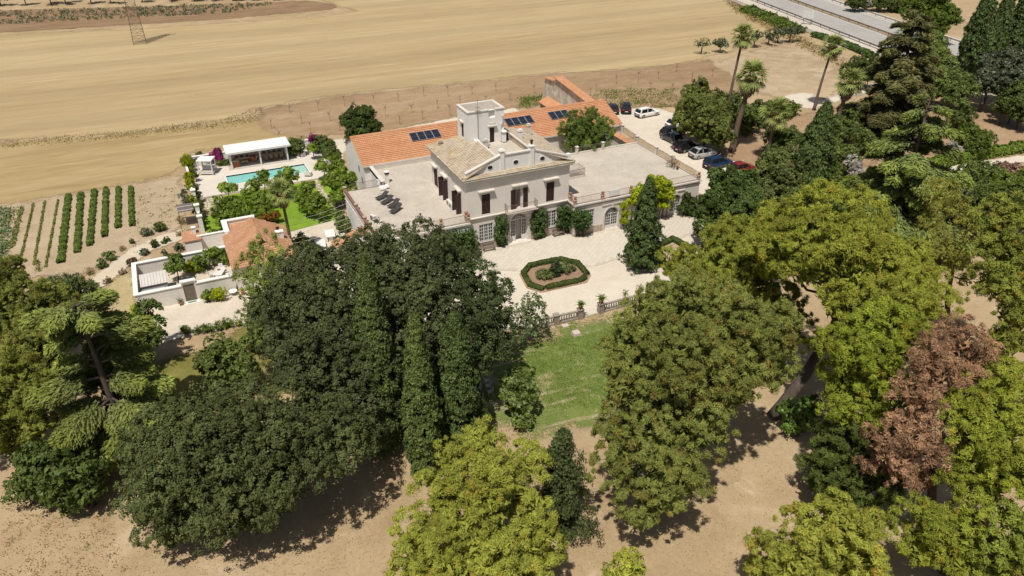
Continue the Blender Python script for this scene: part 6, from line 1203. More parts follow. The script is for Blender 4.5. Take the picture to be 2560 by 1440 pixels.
def car(label, rear_p, front_p, paint, L=4.25, Wd=1.78, Ht=1.5, suv=False, wagon=False, rack=False):
    c = ((rear_p[0] + front_p[0]) / 2, (rear_p[1] + front_p[1]) / 2); t = thing("parked_car", label, "car", (c[0], c[1], .06), math.atan2(front_p[1] - rear_p[1], front_p[0] - rear_p[0]), "cars parked beside the villa")
    w = Wd / 2; gc = .24 if suv else .17; belt = Ht * .61; h = L / 2
    pm = MATS.get("paint" + str(paint)) or mat("paint" + str(paint), paint, tuple(x * .92 for x in paint), .5, .3, .0, spec=.6)
    # lower body: x station, half width, bottom, shoulder height
    st = [(-h, .80, .42, belt * .80), (-h + .06, .9, .30, belt * .97), (-h + .3, .97, gc, belt * 1.0), (-h * .45, 1.0, gc, belt), (0, 1.0, gc, belt * .985), (h * .42, 1.0, gc, belt * .96), (h * .62, .985, gc, belt * .92), (h - .3, .93, gc + .02, belt * .84), (h - .07, .84, .26, belt * .74), (h, .72, .36, belt * .60)]
    mb = MB(); secs = []
    for x, k, zb, zt in st:
        y = w * k; m_ = zb + (zt - zb) * .55; half = [(y * .90, zb), (y, zb + .1), (y * 1.0, m_), (y * .985, zt - .09), (y * .93, zt - .02), (y * .8, zt)]
        secs.append([(x, -a, b) for a, b in half] + [(x, a, b) for a, b in reversed(half)])
    loft(mb, [[*s, s[0]] for s in secs]); mb.build("body", pm, t, True)
    # glass house
    rx = -h + (.12 if (wagon or suv) else .25); top0 = -h + (.45 if (wagon or suv) else .85); top1 = h * .08; fx = h * .47; wr = w * .72; wb = w * .91; zb = belt * .97
    def sec(x, z, k): return [(x, -wb * k, zb - .03), (x, -(wb + (wr - wb) * ((z - zb) / (Ht - zb))) * k, z), (x, (wb + (wr - wb) * ((z - zb) / (Ht - zb))) * k, z), (x, wb * k, zb - .03)]
    mb = MB(); loft(mb, [sec(rx, zb + .02, .93), sec(top0, Ht - .08, .97), sec(top0 + .35, Ht - .03, 1), sec((top0 + top1) / 2, Ht - .02, 1), sec(top1, Ht - .05, 1), sec(fx, zb + .01, .97)]); mb.build("window_glass", CGL, t)
    mb = MB(); xs = [top0 - .04, top0 + .3, (top0 + top1) / 2, top1 - .1, top1 + .04]; zs_ = [Ht - .085, Ht - .02, Ht, Ht - .022, Ht - .055]; loft(mb, [[(x, -wr * 1.02, z - .045), (x, -wr * .9, z), (x, 0, z + .018), (x, wr * .9, z), (x, wr * 1.02, z - .045)] for x, z in zip(xs, zs_)]); mb.build("roof", pm, t, True)
    for s in (-1, 1):        # pillars
        for (xa, xb, wd_) in ((rx + .05, top0, .16), (top1, fx - .02, .05), (top1 - .75, top1 - .72, .05)):
            mb = MB().prism([(xa - wd_, s * wb * .985, zb - .02), (xa + wd_, s * wb * .985, zb - .02), (xb + wd_ * .8, s * wr * 1.03, Ht - .07), (xb - wd_ * .8, s * wr * 1.03, Ht - .07)], [(xa - wd_, s * wb * 1.0, zb - .02), (xa + wd_, s * wb * 1.0, zb - .02), (xb + wd_ * .8, s * wr * 1.05, Ht - .06), (xb - wd_ * .8, s * wr * 1.05, Ht - .06)]); mb.build("pillar", pm, t)
    for x in (-h + .82, h - .85):
        for s in (-1, 1): wt = add("tyre", TY, t, loc=(x, s * (w - .09), .335 if not suv else .35)); add("rim", RI, wt)
    for s in (-1, 1):
        MB().box(-h - .012, -h + .2, s * w * .62 - .17, s * w * .62 + .17, belt * .66, belt * .86).build("tail_light", mat("tail_light_red", (.35, .02, .015), None, 4, .3), t); MB().box(h - .22, h - .01, s * w * .6 - .16, s * w * .6 + .16, belt * .56, belt * .72).build("headlight", mat("headlight_lens", (.55, .55, .55), None, 4, .15), t); MB().box(fx - .3, fx - .16, s * (w + .1) - .09, s * (w + .1) + .09, zb + .0, zb + .13).build("mirror", pm, t)
    MB().box(-h - .02, -h + .03, -.26, .26, belt * .48, belt * .62).build("number_plate", WPL, t); MB().box(-h - .03, -h + .14, -w * .78, w * .78, .26, .40).build("bumper", mat("black_trim", (.03, .03, .03), None, 4, .7), t)
    if rack: [MB().tube([(top0 + .1, s * wr * .88, Ht + .05), (top1 - .2, s * wr * .88, Ht + .05)], .025, 5).build("roof_rail", RIM, t) for s in (-1, 1)]
    return t
BLK = (.014, .014, .016)
car("dark hatchback parked nearest the barn's end", (69.43, 107.51), (70.61, 111.31), (.025, .027, .032), 4.0, 1.72, 1.48)
car("black SUV with roof rails parked beside the white estate", (71.13, 106.49), (73.53, 110.95), BLK, 4.2, 1.8, 1.65, suv=True, rack=True)
car("white estate car at the far end of the car park", (72.66, 104.85), (76.04, 105.15), (.82, .80, .76), 4.5, 1.8, 1.47, wagon=True, rack=True)
car("white car mostly hidden behind the big bush", (74.01, 97.97), (77.40, 98.35), (.80, .78, .74), 4.2, 1.76, 1.5)
car("glossy black hatchback under the big bush", (71.04, 95.16), (74.37, 95.26), BLK, 4.3, 1.8, 1.48)
car("dark grey hatchback parked facing the other way", (70.92, 91.63), (70.74, 94.29), (.05, .05, .052), 4.1, 1.75, 1.5)
car("black SUV next to the silver hatchback", (69.13, 88.48), (72.42, 88.82), BLK, 4.4, 1.82, 1.6, suv=True)
car("silver hatchback between the black SUV and the blue SUV", (69.67, 85.51), (72.82, 85.49), (.42, .42, .41), 4.3, 1.8, 1.5)
car("dark blue SUV with black roof line, second nearest in the row", (68.70, 81.15), (72.81, 81.43), (.012, .035, .085), 4.5, 1.86, 1.66, suv=True)
car("red car nearest the conifers, half hidden by leaves", (70.80, 78.20), (74.37, 78.35), (.20, .018, .014), 4.2, 1.78, 1.5)

# ---------------------------------------------------------------- pylon
py = thing("pylon", "rusty lattice power pylon in the stubble field", "pylon", (-2.63, 198.05)); lat = mat("pylon_steel", (.27, .18, .14), (.19, .13, .10), 2, .8, .3)
HT, w0, w1 = 20.0, 1.4, .45; wd_ = lambda z: w0 + (w1 - w0) * z / HT
for sx in (-1, 1):
    for sy in (-1, 1): MB().tube([(sx * w0, sy * w0, 0), (sx * w1, sy * w1, HT)], .055, 4).build("leg", lat, py)
mb = MB(); zs_ = [1.4 * k for k in range(15)]
for a, b in zip(zs_[:-1], zs_[1:]):
    A, B_ = wd_(a), wd_(b)
    for f_ in (lambda u, w: (u * w, -w), lambda u, w: (u * w, w), lambda u, w: (-w, u * w), lambda u, w: (w, u * w)):
        mb.tube([(*f_(-1, A), a), (*f_(1, B_), b)], .03, 4); mb.tube([(*f_(1, A), a), (*f_(-1, B_), b)], .03, 4); mb.tube([(*f_(-1, A), a), (*f_(1, A), a)], .04, 4)
mb.build("lattice", lat, py)
for z, L_ in ((15, 3.2), (17.5, 2.6), (19.4, 2.0)): MB().tube([(-L_, 0, z), (0, 0, z + .5), (L_, 0, z)], .08, 4).tube([(-L_, 0, z), (L_, 0, z)], .06, 4).build("crossarm", lat, py)

# ---------------------------------------------------------------- big trees of the park
OAKT = dict(lobe=1.15, puff=.36, nleaf=36, leaf=.086, space=1.5, tight=(.4, 1.0), lsp=1.12, fill=.5, low=-.25, shrink=.45, style='broad', var=.22)
PINET = dict(lobe=1.15, puff=.42, nleaf=88, leaf=.15, space=1.7, tight=(.3, .95), shrink=.1, style='needle', var=.2, fill=.3, dead=.08, hue=.12)
tree("holm_oak", "broad dark holm oak in front of the white court's drive, left of the tall cypress", "oak tree", (6.03, 51.46), [(6.27, 56.26, 10.00, 2.05), (8.22, 54.76, 11.00, 2.44), (4.41, 55.37, 8.00, 1.71), (5.58, 51.14, 10.00, 2.93), (8.24, 48.83, 11.00, 2.86), (4.03, 51.82, 7.00, 1.83), (5.85, 47.35, 9.00, 3.11), (8.14, 45.74, 9.00, 2.49), (4.02, 50.60, 5.00, 1.52), (5.73, 46.62, 6.00, 2.47), (7.75, 44.40, 6.00, 2.22), (7.75, 43.50, 4.00, 1.63)], LM_OAK, 101, .5, **OAKT)
tree("holm_oak", "dark holm oak overlapping the villa's left wing", "oak tree", (15.16, 53.30), [(11.73, 58.47, 10.00, 1.92), (13.67, 54.71, 12.00, 2.00), (16.43, 53.58, 12.00, 2.00), (12.06, 52.98, 11.00, 2.44), (14.32, 49.36, 12.00, 2.65), (19.09, 54.26, 10.00, 1.91), (12.70, 47.83, 10.00, 2.62), (15.51, 47.33, 11.00, 2.31), (15.02, 45.38, 9.00, 2.29), (12.24, 45.90, 8.00, 2.13)], LM_OAK, 102, .5, twigs=1, **OAKT)
tree("holm_oak", "dark holm oak at the edge of the forecourt, with gaps showing gravel", "oak tree", (19.64, 49.93), [(19.55, 51.79, 9.00, 1.87), (21.55, 50.87, 8.00, 1.71), (18.91, 47.66, 8.00, 2.11), (22.31, 50.09, 6.00, 1.32), (17.94, 46.29, 6.00, 2.10), (21.29, 48.28, 4.50, 1.71), (17.56, 45.29, 4.60, 1.03), (15.86, 46.37, 5.00, 1.93)], LM_OAK, 103, .4, twigs=2, tone=(.95, 1.05, 1), **OAKT)
tree("holm_oak", "large round dark holm oak spreading low in the left foreground", "oak tree", (-0.57, 44.58), [(-3.26, 46.44, 6.50, 1.97), (-0.16, 43.96, 7.50, 2.06), (2.64, 42.34, 7.50, 2.05), (5.48, 41.46, 6.50, 1.81), (-5.40, 45.34, 6.00, 1.97), (-2.38, 41.76, 8.00, 2.60), (0.86, 39.85, 8.00, 2.71), (4.17, 39.08, 7.00, 2.51), (6.87, 40.52, 6.00, 1.53), (-7.05, 44.44, 4.50, 1.68), (-4.58, 40.87, 6.00, 2.57), (-1.62, 38.92, 6.00, 2.81), (1.24, 38.51, 5.50, 2.47), (-7.21, 43.10, 3.00, 1.48), (-5.16, 40.32, 3.50, 1.96), (-2.52, 38.61, 4.00, 1.93), (-0.61, 38.58, 3.50, 1.71), (-6.11, 40.75, 1.80, 1.20)], LM_OAK, 104, .6, tone=(1.12, 1.12, 1.0), **OAKT)
cypress("italian_cypress", "tallest dark cypress standing among the holm oaks", (9.75, 44.69), 17.2, 1.55, LM_CYP, 111, .3, 44, .12, .38, tone=(.92, .98, .9), rough=.2)
cypress("italian_cypress", "slim cypress right of the tallest one, brighter at its tip", (11.78, 40.87), 14.4, 1.2, LM_CYP, 112, .32, 40, .115, .35, tone=(1.05, 1.1, .9), rough=.18)
cypress("italian_cypress", "broader cypress on the right of the cypress group", (14.98, 42.01), 12.8, 1.75, LM_CYP, 113, .36, 40, .12, .3, tone=(.85, .95, .85), rough=.25)
tree("aleppo_pine", "bright yellow-green pine in the centre foreground", "pine tree", (12.90, 31.95), [(13.30, 33.48, 8.50, 1.27), (11.63, 33.82, 7.50, 1.40), (13.35, 31.69, 8.00, 1.86), (15.98, 31.97, 7.00, 1.16), (10.44, 32.24, 6.50, 1.62), (11.93, 29.63, 8.00, 2.02), (14.70, 29.90, 6.50, 1.49), (9.67, 31.09, 5.00, 1.61), (11.03, 28.20, 6.50, 2.22), (13.79, 27.71, 6.00, 1.79), (7.94, 32.45, 3.50, 1.07), (7.71, 30.21, 3.50, 1.46), (9.54, 27.74, 5.00, 2.10), (12.18, 26.51, 5.00, 2.10), (15.00, 27.36, 4.00, 1.10)], LM_PINE, 120, .35, twigs=2, tone=(1.12, 1.12, 1.1), **PINET)
cypress("young_cypress", "irregular dark cypress beside the bright foreground pine", (18.60, 32.14), 8.6, 1.75, LM_OAK, 121, .5, 44, .11, .2, tone=(1.05, 1.1, 1.0), rough=.6, gaps=.6, skirt=.3)
shrub("green_shrub", "bright green shrub at the edge of the oaks' shadow on the lawn", "shrub", [(21.35, 45.18, 2.60, 1.14), (21.44, 43.67, 2.20, 1.12), (20.41, 43.56, 1.80, 1.18), (20.62, 42.85, 1.00, 1.05)], leaf_mat("leaf_bright", (.15, .2, .045), .35, .03), 122, lobe=.6, puff=.32, nleaf=13, leaf=.13)
tree("loose_shrub", "tall loose grey-green shrub by the left end of the balustrade", "shrub", (26.74, 53.47), [(26.84, 53.52, 3.60, 1.13), (25.97, 53.43, 3.00, 0.90), (27.05, 52.89, 2.80, 0.98), (26.46, 52.94, 1.80, 1.36)], LM_OLIVE, 123, .08, twigs=5, lobe=.6, puff=.3, nleaf=6, leaf=.12, fill=.1, tone=(.9, 1.0, .7))
tree("aleppo_pine", "tall shaggy pine right of the lawn casting a wide shadow", "pine tree", (28.0, 32.4), [(29.59, 35.80, 14.00, 1.74), (27.43, 35.40, 13.00, 2.22), (30.44, 34.00, 13.00, 2.49), (32.45, 31.99, 12.00, 2.61), (26.03, 34.95, 11.00, 2.22), (27.10, 31.94, 12.00, 2.65), (30.25, 30.70, 10.00, 2.39), (23.75, 33.25, 10.00, 1.67), (25.53, 31.68, 9.00, 2.29), (34.46, 31.45, 9.50, 1.65), (23.10, 31.77, 7.00, 1.62), (24.29, 29.73, 7.00, 2.11), (27.34, 29.79, 8.00, 1.98), (22.06, 30.48, 6.00, 1.33), (23.45, 28.15, 5.00, 1.78), (25.13, 28.04, 6.00, 1.83), (22.16, 27.82, 3.50, 0.99)], LM_PINED, 124, .4, twigs=3, tone=(.9, .95, .95), **{**PINET, 'dead': .12})
tree("umbrella_pine", "big rounded golden-green pine with a curved dark trunk", "pine tree", (40.4, 34.9), [(42.01, 39.46, 15.00, 1.96), (43.69, 37.63, 16.00, 2.16), (44.86, 35.95, 16.00, 2.13), (45.95, 33.96, 15.00, 1.96), (47.73, 32.31, 13.00, 2.18), (39.19, 37.38, 14.00, 1.89), (40.46, 34.81, 15.00, 2.50), (42.21, 32.68, 15.00, 2.45), (45.75, 30.61, 12.00, 1.83), (43.02, 30.44, 13.00, 2.06), (40.75, 31.79, 13.00, 1.58), (52.22, 33.63, 11.00, 1.45), (51.88, 32.29, 9.00, 1.45), (49.12, 31.13, 8.00, 1.41), (45.35, 33.10, 9.00, 1.56)], LM_PINE, 125, .5, lean=(45.9, 35.9, 6.6), twigs=2, tone=(1.0, 1.0, .9), **{**PINET, 'lobe': 1.3, 'lsp': 1.0, 'space': 1.35, 'tight': (.45, 1.0), 'low': -.12, 'dead': .03, 'nleaf': 80})
tree("aleppo_pine", "yellow-green pine between the curved-trunk pine and the forecourt", "pine tree", (43.99, 41.91), [(44.99, 47.21, 10.00, 1.65), (40.92, 44.92, 10.00, 2.17), (41.33, 41.21, 11.00, 2.40), (38.29, 40.54, 10.00, 2.35), (38.53, 44.09, 9.00, 1.79), (40.76, 38.11, 9.00, 2.01), (42.34, 37.44, 6.00, 1.73), (40.59, 49.77, 7.00, 1.51)], LM_PINE, 126, .35, twigs=2, tone=(.92, .95, .9), **PINET)
tree("umbrella_pine", "vivid green pine in front of the curved trunk", "pine tree", (38.61, 24.67), [(39.78, 27.64, 13.00, 1.61), (38.19, 27.88, 12.00, 1.67), (42.29, 27.16, 12.00, 1.43), (39.38, 26.98, 11.00, 2.22), (38.34, 27.85, 9.00, 1.53), (40.09, 26.32, 9.00, 1.98), (37.58, 26.66, 7.50, 1.24), (39.13, 25.48, 7.50, 1.50)], LM_PINE, 127, .4, twigs=2, tone=(.92, 1.02, .75), **{**PINET, 'lobe': 1.3, 'lsp': 1.0, 'space': 1.35, 'tight': (.45, 1.0), 'low': -.12, 'dead': .03, 'nleaf': 80})
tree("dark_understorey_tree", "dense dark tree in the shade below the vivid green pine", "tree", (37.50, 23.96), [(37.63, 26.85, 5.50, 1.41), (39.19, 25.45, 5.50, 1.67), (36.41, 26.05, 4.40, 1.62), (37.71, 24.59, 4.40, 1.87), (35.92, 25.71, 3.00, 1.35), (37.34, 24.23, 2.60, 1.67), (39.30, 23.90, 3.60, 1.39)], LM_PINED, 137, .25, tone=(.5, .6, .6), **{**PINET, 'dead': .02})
tree("dead_pine", "reddish-brown dead pine among the green pines", "pine tree", (42.00, 20.68), [(42.51, 23.94, 14.00, 1.38), (39.77, 23.15, 13.50, 1.79), (43.25, 22.72, 13.00, 1.50), (38.61, 22.70, 12.00, 1.64), (41.33, 21.88, 12.00, 1.38), (38.08, 22.19, 10.00, 1.48), (36.42, 22.55, 9.00, 1.26), (37.23, 21.54, 7.50, 1.40), (38.54, 20.97, 9.00, 1.22), (36.68, 22.96, 7.00, 0.91), (38.60, 21.01, 6.00, 1.14)], LM_DEAD, 128, .35, twigs=7, lobe=.9, puff=.36, nleaf=62, leaf=.13, style='needle', var=.35, fill=.3, space=1.8)
tree("umbrella_pine", "bright layered pine right of the dead brown pine", "pine tree", (42.91, 17.65), [(43.68, 21.09, 12.00, 1.31), (41.34, 20.64, 11.00, 1.79), (41.80, 18.94, 12.00, 1.56), (40.72, 20.15, 9.00, 1.38), (40.44, 18.53, 10.00, 1.93), (41.45, 17.34, 9.00, 1.49), (40.04, 18.18, 8.00, 1.66), (39.99, 19.49, 7.50, 1.00)], LM_PINE, 129, .4, twigs=2, tone=(.95, 1.0, .8), **{**PINET, 'lobe': 1.3, 'lsp': 1.0, 'space': 1.35, 'tight': (.45, 1.0), 'low': -.12, 'dead': .03, 'nleaf': 80})
tree("aleppo_pine", "tall dark pine cut by the right edge of the picture", "pine tree", (61.56, 29.83), [(60.06, 33.46, 15.00, 1.79), (59.27, 33.40, 13.00, 1.71), (58.81, 30.98, 13.00, 2.07), (56.05, 29.98, 12.00, 1.93), (56.40, 28.16, 10.00, 1.71), (55.22, 27.69, 8.00, 1.62), (59.21, 29.01, 11.00, 1.90)], LM_PINED, 130, .35, twigs=2, tone=(1.1, 1.15, .9), **PINET)
tree("aleppo_pine", "thin sparse pine with open branches behind the curved-trunk pine", "pine tree", (66.28, 38.94), [(62.83, 39.45, 12.00, 1.64), (62.47, 37.39, 11.00, 1.36), (58.78, 38.65, 12.00, 1.41), (60.12, 38.04, 10.00, 1.50), (62.53, 38.03, 8.00, 1.66), (66.30, 44.09, 11.00, 1.76), (64.38, 37.32, 6.00, 1.50)], LM_PINED, 131, .25, twigs=4, tone=(1.1, 1.05, .9), lobe=1.0, puff=.42, nleaf=24, leaf=.17, style='needle', fill=.1, space=2)
tree("aleppo_pine", "yellow-green pine at the bottom right, left of the dead tree's foot", "pine tree", (33.88, 21.13), [(31.11, 20.78, 7.00, 1.25), (29.70, 20.93, 6.00, 1.25), (30.45, 19.19, 7.00, 1.67), (33.35, 19.81, 6.00, 1.02), (29.20, 19.54, 5.00, 1.71), (31.13, 18.33, 5.00, 1.70), (28.11, 20.94, 4.00, 1.27), (27.39, 21.88, 2.50, 1.05)], LM_PINE, 132, .3, twigs=2, tone=(1.12, 1.1, 1.1), **PINET)
tree("aleppo_pine", "shorter pine below the bright layered pine", "pine tree", (39.88, 17.99), [(35.42, 17.86, 7.00, 0.99), (36.96, 17.12, 6.00, 1.24), (35.31, 17.67, 5.00, 1.25), (38.64, 17.35, 6.00, 1.02), (37.72, 16.48, 4.00, 1.27)], LM_PINE, 133, .28, twigs=3, tone=(.9, .95, .8), **PINET)
tree("aleppo_pine", "pine filling the bottom right corner", "pine tree", (44.68, 15.76), [(40.13, 15.91, 7.00, 1.07), (39.30, 14.58, 6.00, 1.52), (39.21, 15.14, 4.00, 1.08), (40.71, 14.58, 7.00, 1.40)], LM_PINED, 134, .28, twigs=2, tone=(1.1, 1.25, .9), **PINET)
tree("young_pine", "tip of a small wispy pine at the bottom edge", "pine tree", (20.64, 25.90), [(19.64, 25.70, 3.00, 0.45), (20.02, 25.21, 2.50, 0.85), (19.15, 25.71, 2.00, 0.60)], LM_PINE, 135, .1, twigs=3, lobe=.6, puff=.35, nleaf=16, leaf=.26, style='needle', tone=(1.1, 1.1, 1))
shrub("green_shrub", "bright leafy shrub at the foot of the curved pine trunk", "shrub", [(39.92, 32.87, 2.00, 1.03), (40.29, 32.28, 1.20, 1.03), (41.68, 32.87, 2.00, 0.97)], leaf_mat("leaf_bright2", (.13, .21, .035), .35, .03), 136, lobe=.6, puff=.3, nleaf=14, leaf=.14)
# left edge
tree("aleppo_pine", "dark olive pine on the left edge beside the vegetable rows", "pine tree", (-15.96, 65.83), [(-15.49, 68.43, 9.00, 1.88), (-13.09, 66.24, 8.00, 1.77), (-16.14, 67.26, 6.00, 2.58), (-12.95, 64.09, 6.00, 2.43), (-11.16, 67.31, 5.00, 1.50), (-15.29, 63.86, 5.00, 2.00), (-18.11, 69.26, 7.00, 2.07), (-14.35, 63.30, 3.00, 2.03), (-16.45, 63.67, 3.00, 1.68)], LM_PINED, 140, .3, twigs=2, tone=(.92, .97, .9), **PINET)
tree("aleppo_pine", "yellowish pine at the left edge below the dark one", "pine tree", (-17.10, 56.91), [(-15.19, 56.53, 7.00, 1.85), (-13.84, 54.67, 6.00, 1.54), (-16.08, 55.80, 4.00, 1.87), (-14.27, 54.46, 4.00, 1.35), (-17.15, 56.98, 6.00, 1.80), (-15.59, 55.57, 2.00, 1.48), (-16.94, 55.70, 2.00, 1.38)], LM_PINED, 141, .3, twigs=2, tone=(1.05, 1.1, .9), **PINET)
shrub("juniper", "dark feathery juniper behind the dark olive pine", "shrub", [(-13.88, 79.13, 2.50, 1.06), (-12.40, 78.19, 2.50, 1.22), (-13.19, 78.46, 1.60, 1.47), (-11.78, 78.60, 1.40, 0.90)], LM_CYP, 142, lobe=.6, puff=.35, nleaf=14, leaf=.22, style='needle')
cedar("cedar", "tall layered cedar with a bare leaning trunk in the left foreground", (-8.65, 53.23), 14.3, 5.8, LM_CEDAR, 143, tone=(1.0, 1.05, .85), lean=(-.3, .2), levels=10, nb=6, z0=.10, top=.42, gap=(R(-70), R(75), .5, .9), leaf=.13, dens=1.0, taper=.6)
shrub("round_bush", "round dark-green bush under the cedar at the lower left", "bush", [(-13.59, 49.53, 3.60, 1.55), (-11.85, 48.28, 3.80, 1.74), (-13.32, 48.80, 2.20, 2.04), (-15.28, 50.14, 1.60, 1.03), (-11.58, 48.21, 2.00, 1.43)], LM_MID, 144, lobe=.9, puff=.36, nleaf=16, leaf=.15, tone=(.7, .75, .7))
shrub("light_bush", "light yellow-green bush at the right of the round bush", "bush", [(-11.16, 48.00, 2.60, 0.85), (-11.11, 48.00, 1.60, 0.69)], leaf_mat("leaf_bright3", (.16, .2, .04), .35, .02), 145, lobe=.5, puff=.3, nleaf=12, leaf=.13)
tree("young_tree", "small leafy tree at the left end of the gravel drive", "tree", (-7.37, 66.31), [(-5.97, 65.88, 4.20, 1.30), (-6.83, 64.94, 3.50, 1.51), (-5.61, 64.15, 3.20, 1.22), (-8.03, 65.19, 2.60, 1.37), (-6.67, 64.15, 2.20, 1.51)], LM_MID, 146, .12, twigs=2, lobe=.8, puff=.36, nleaf=13, leaf=.15, tone=(.8, .85, .75))
shrub("lime_bush", "small lime-yellow bush at the court wall's front corner", "bush", [(-7.24, 73.41, 1.00, 0.52), (-7.49, 73.00, 0.60, 0.44)], LM_LIME, 147, lobe=.35, puff=.22, nleaf=12, leaf=.09)
tree("small_oak", "low spreading green tree on the side lawn behind the round oak", "tree", (-0.83, 58.93), [(-0.61, 58.51, 3.20, 1.45), (-1.90, 57.81, 2.80, 1.16), (0.53, 57.32, 3.00, 1.23), (-0.74, 57.23, 2.40, 1.64), (0.62, 56.87, 2.00, 1.03)], LM_MID, 148, .15, twigs=2, lobe=.8, puff=.36, nleaf=14, leaf=.15)
tree("feathery_pine", "feathery light-green pine in front of the cottage", "pine tree", (3.73, 66.81), [(4.56, 68.23, 7.00, 1.38), (5.92, 66.30, 7.00, 1.36), (3.51, 66.82, 6.00, 1.37), (4.97, 64.50, 6.00, 1.68), (3.59, 64.69, 4.50, 1.57), (5.28, 63.41, 5.00, 1.34), (2.61, 64.27, 3.00, 0.98), (5.59, 69.43, 7.50, 1.01)], LM_PINED, 149, .22, twigs=5, tone=(.95, 1.1, 1.0), lobe=.9, puff=.45, nleaf=26, leaf=.2, style='needle', fill=.12, space=2)
shrub("green_shrub", "green shrub between the drive and the holm oaks", "shrub", [(2.88, 62.84, 2.00, 1.12), (2.20, 62.66, 1.40, 0.97), (3.17, 61.86, 1.40, 0.96)], LM_MID, 150, lobe=.6, puff=.34, nleaf=13, leaf=.14)
# middle right
cypress("cypress", "irregular dark cypress on the forecourt in front of the yellow vine", (44.31, 60.95), 10.6, 1.7, LM_CYP, 160, .36, 36, .13, .16, tone=(.8, .92, .85), rough=.5, gaps=.5, skirt=.3)
tree("dark_conifer", "dense dark-green tree at the villa's right corner", "tree", (57.17, 61.13), [(57.22, 65.14, 6.00, 1.71), (57.73, 62.85, 6.00, 2.33), (56.87, 59.36, 6.00, 1.89), (54.46, 61.65, 4.50, 2.30), (55.79, 59.30, 4.00, 2.36), (53.31, 60.42, 3.00, 1.73), (53.63, 62.58, 3.50, 1.21)], LM_MID, 161, .25, lobe=.9, puff=.4, nleaf=28, leaf=.15, tone=(.62, .7, .66))
cypress("conical_cypress", "big dense conical cypress behind the car park", (71.57, 65.47), 13.6, 2.9, LM_CYP, 162, .42, 28, .17, .12, tone=(.85, .95, .85), rough=.25, lean=(1.0, 0), skirt=.3)
tree("dark_conifer", "dark rounded conifer left of the conical cypress, with a dead branch", "tree", (64.92, 63.41), [(68.68, 67.78, 6.00, 2.03), (65.78, 66.04, 5.00, 2.49), (64.63, 61.92, 5.50, 2.39), (62.09, 62.95, 4.00, 2.16), (61.94, 59.34, 4.00, 2.56), (59.45, 61.01, 3.00, 1.88)], LM_CYP, 163, .25, lobe=.9, puff=.4, nleaf=28, leaf=.15, tone=(1.0, .95, .8))
shrub("dead_branches", "grey tangle of dead twigs on the dark rounded conifer", "branches", [(66.78, 64.52, 6.30, 0.88)], LM_TWIG, 164, z0=5.2, lobe=.3, puff=.3, nleaf=20, leaf=.3, style='needle', fill=0, tone=(1.6, 1.5, 1.4))
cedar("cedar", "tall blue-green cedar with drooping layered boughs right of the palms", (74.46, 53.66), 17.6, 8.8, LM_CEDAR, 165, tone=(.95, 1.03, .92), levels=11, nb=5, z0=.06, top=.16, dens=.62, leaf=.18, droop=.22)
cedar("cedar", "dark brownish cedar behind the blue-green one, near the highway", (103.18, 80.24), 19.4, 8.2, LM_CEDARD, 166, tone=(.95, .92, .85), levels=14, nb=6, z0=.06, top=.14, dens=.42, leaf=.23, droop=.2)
palm("fan_palm", "stout tall palm with thick dead skirt beside the parked cars", (76.81, 85.47), 11.0, (1.7, .2), .42, 2.4, 40, 1.55, 1)
palm("fan_palm", "slim palm standing in the bare lot behind the stout palm", (83.56, 95.71), 14.0, (1.3, .3), .24, .9, 30, 1.35, 2)
palm("fan_palm", "slim leaning palm by the gravel patch", (102.75, 95.40), 10.6, (1.3, 0), .22, .7, 30, 1.35, 3)
palm("fan_palm", "palm with long dead skirt right of the conical cypress", (93.96, 82.50), 9.0, (1.3, 0), .36, 2.3, 36, 1.45, 4)
palm("fan_palm", "short palm with ragged yellow fronds near the red car", (78.15, 79.47), 7.4, (.3, 0), .22, 1.2, 34, 1.45, 5)
palm("fan_palm", "slender palm in front of the pool garden beside the cottage roof", (9.29, 79.26), 8.2, (-.2, 0), .19, 1.5, 26, 1.05, 6)
palm("fan_palm", "palm crown showing behind the dark brownish cedar", (136.56, 108.27), 7.0, (.3, 0), .25, .8, 26, 1.3, 7)
tree("pepper_tree", "weeping green pepper tree in the courtyard behind the villa", "pepper tree", (54.0, 89.6), [(53.08, 89.48, 6.60, 2.03), (51.15, 89.76, 5.80, 2.03), (54.73, 88.09, 5.80, 1.81), (52.36, 88.04, 5.00, 2.81), (50.35, 88.97, 4.00, 1.47), (54.78, 87.62, 4.00, 1.59), (52.20, 87.61, 3.40, 2.03)], leaf_mat("leaf_pepper", (.15, .205, .05), .35, .0), 170, .22, lobe=.9, puff=.45, nleaf=40, leaf=.2, style='needle', tone=(1, 1, 1), space=1.8)
tree("round_tree", "round dark-green tree standing behind the barn's left end", "tree", (27.16, 115.54), [(27.26, 114.75, 3.00, 2.27), (25.64, 114.92, 2.40, 1.63), (28.60, 113.55, 2.40, 1.51), (26.95, 114.16, 1.60, 2.40)], LM_MID, 171, .18, lobe=.8, puff=.4, nleaf=28, leaf=.15, tone=(.5, .58, .5))
tree("big_bush", "big olive-green bush sheltering the parked cars", "bush", (72.92, 87.28), [(76.49, 95.19, 5.40, 2.42), (72.23, 91.12, 4.60, 1.96), (76.45, 90.54, 5.20, 2.60), (71.85, 87.81, 4.60, 3.48), (73.21, 85.06, 3.60, 2.26), (71.54, 86.22, 3.60, 2.02), (73.29, 84.90, 2.40, 1.67)], LM_MID, 172, .22, lobe=1.1, puff=.42, nleaf=28, leaf=.15, tone=(1.05, .95, .9))
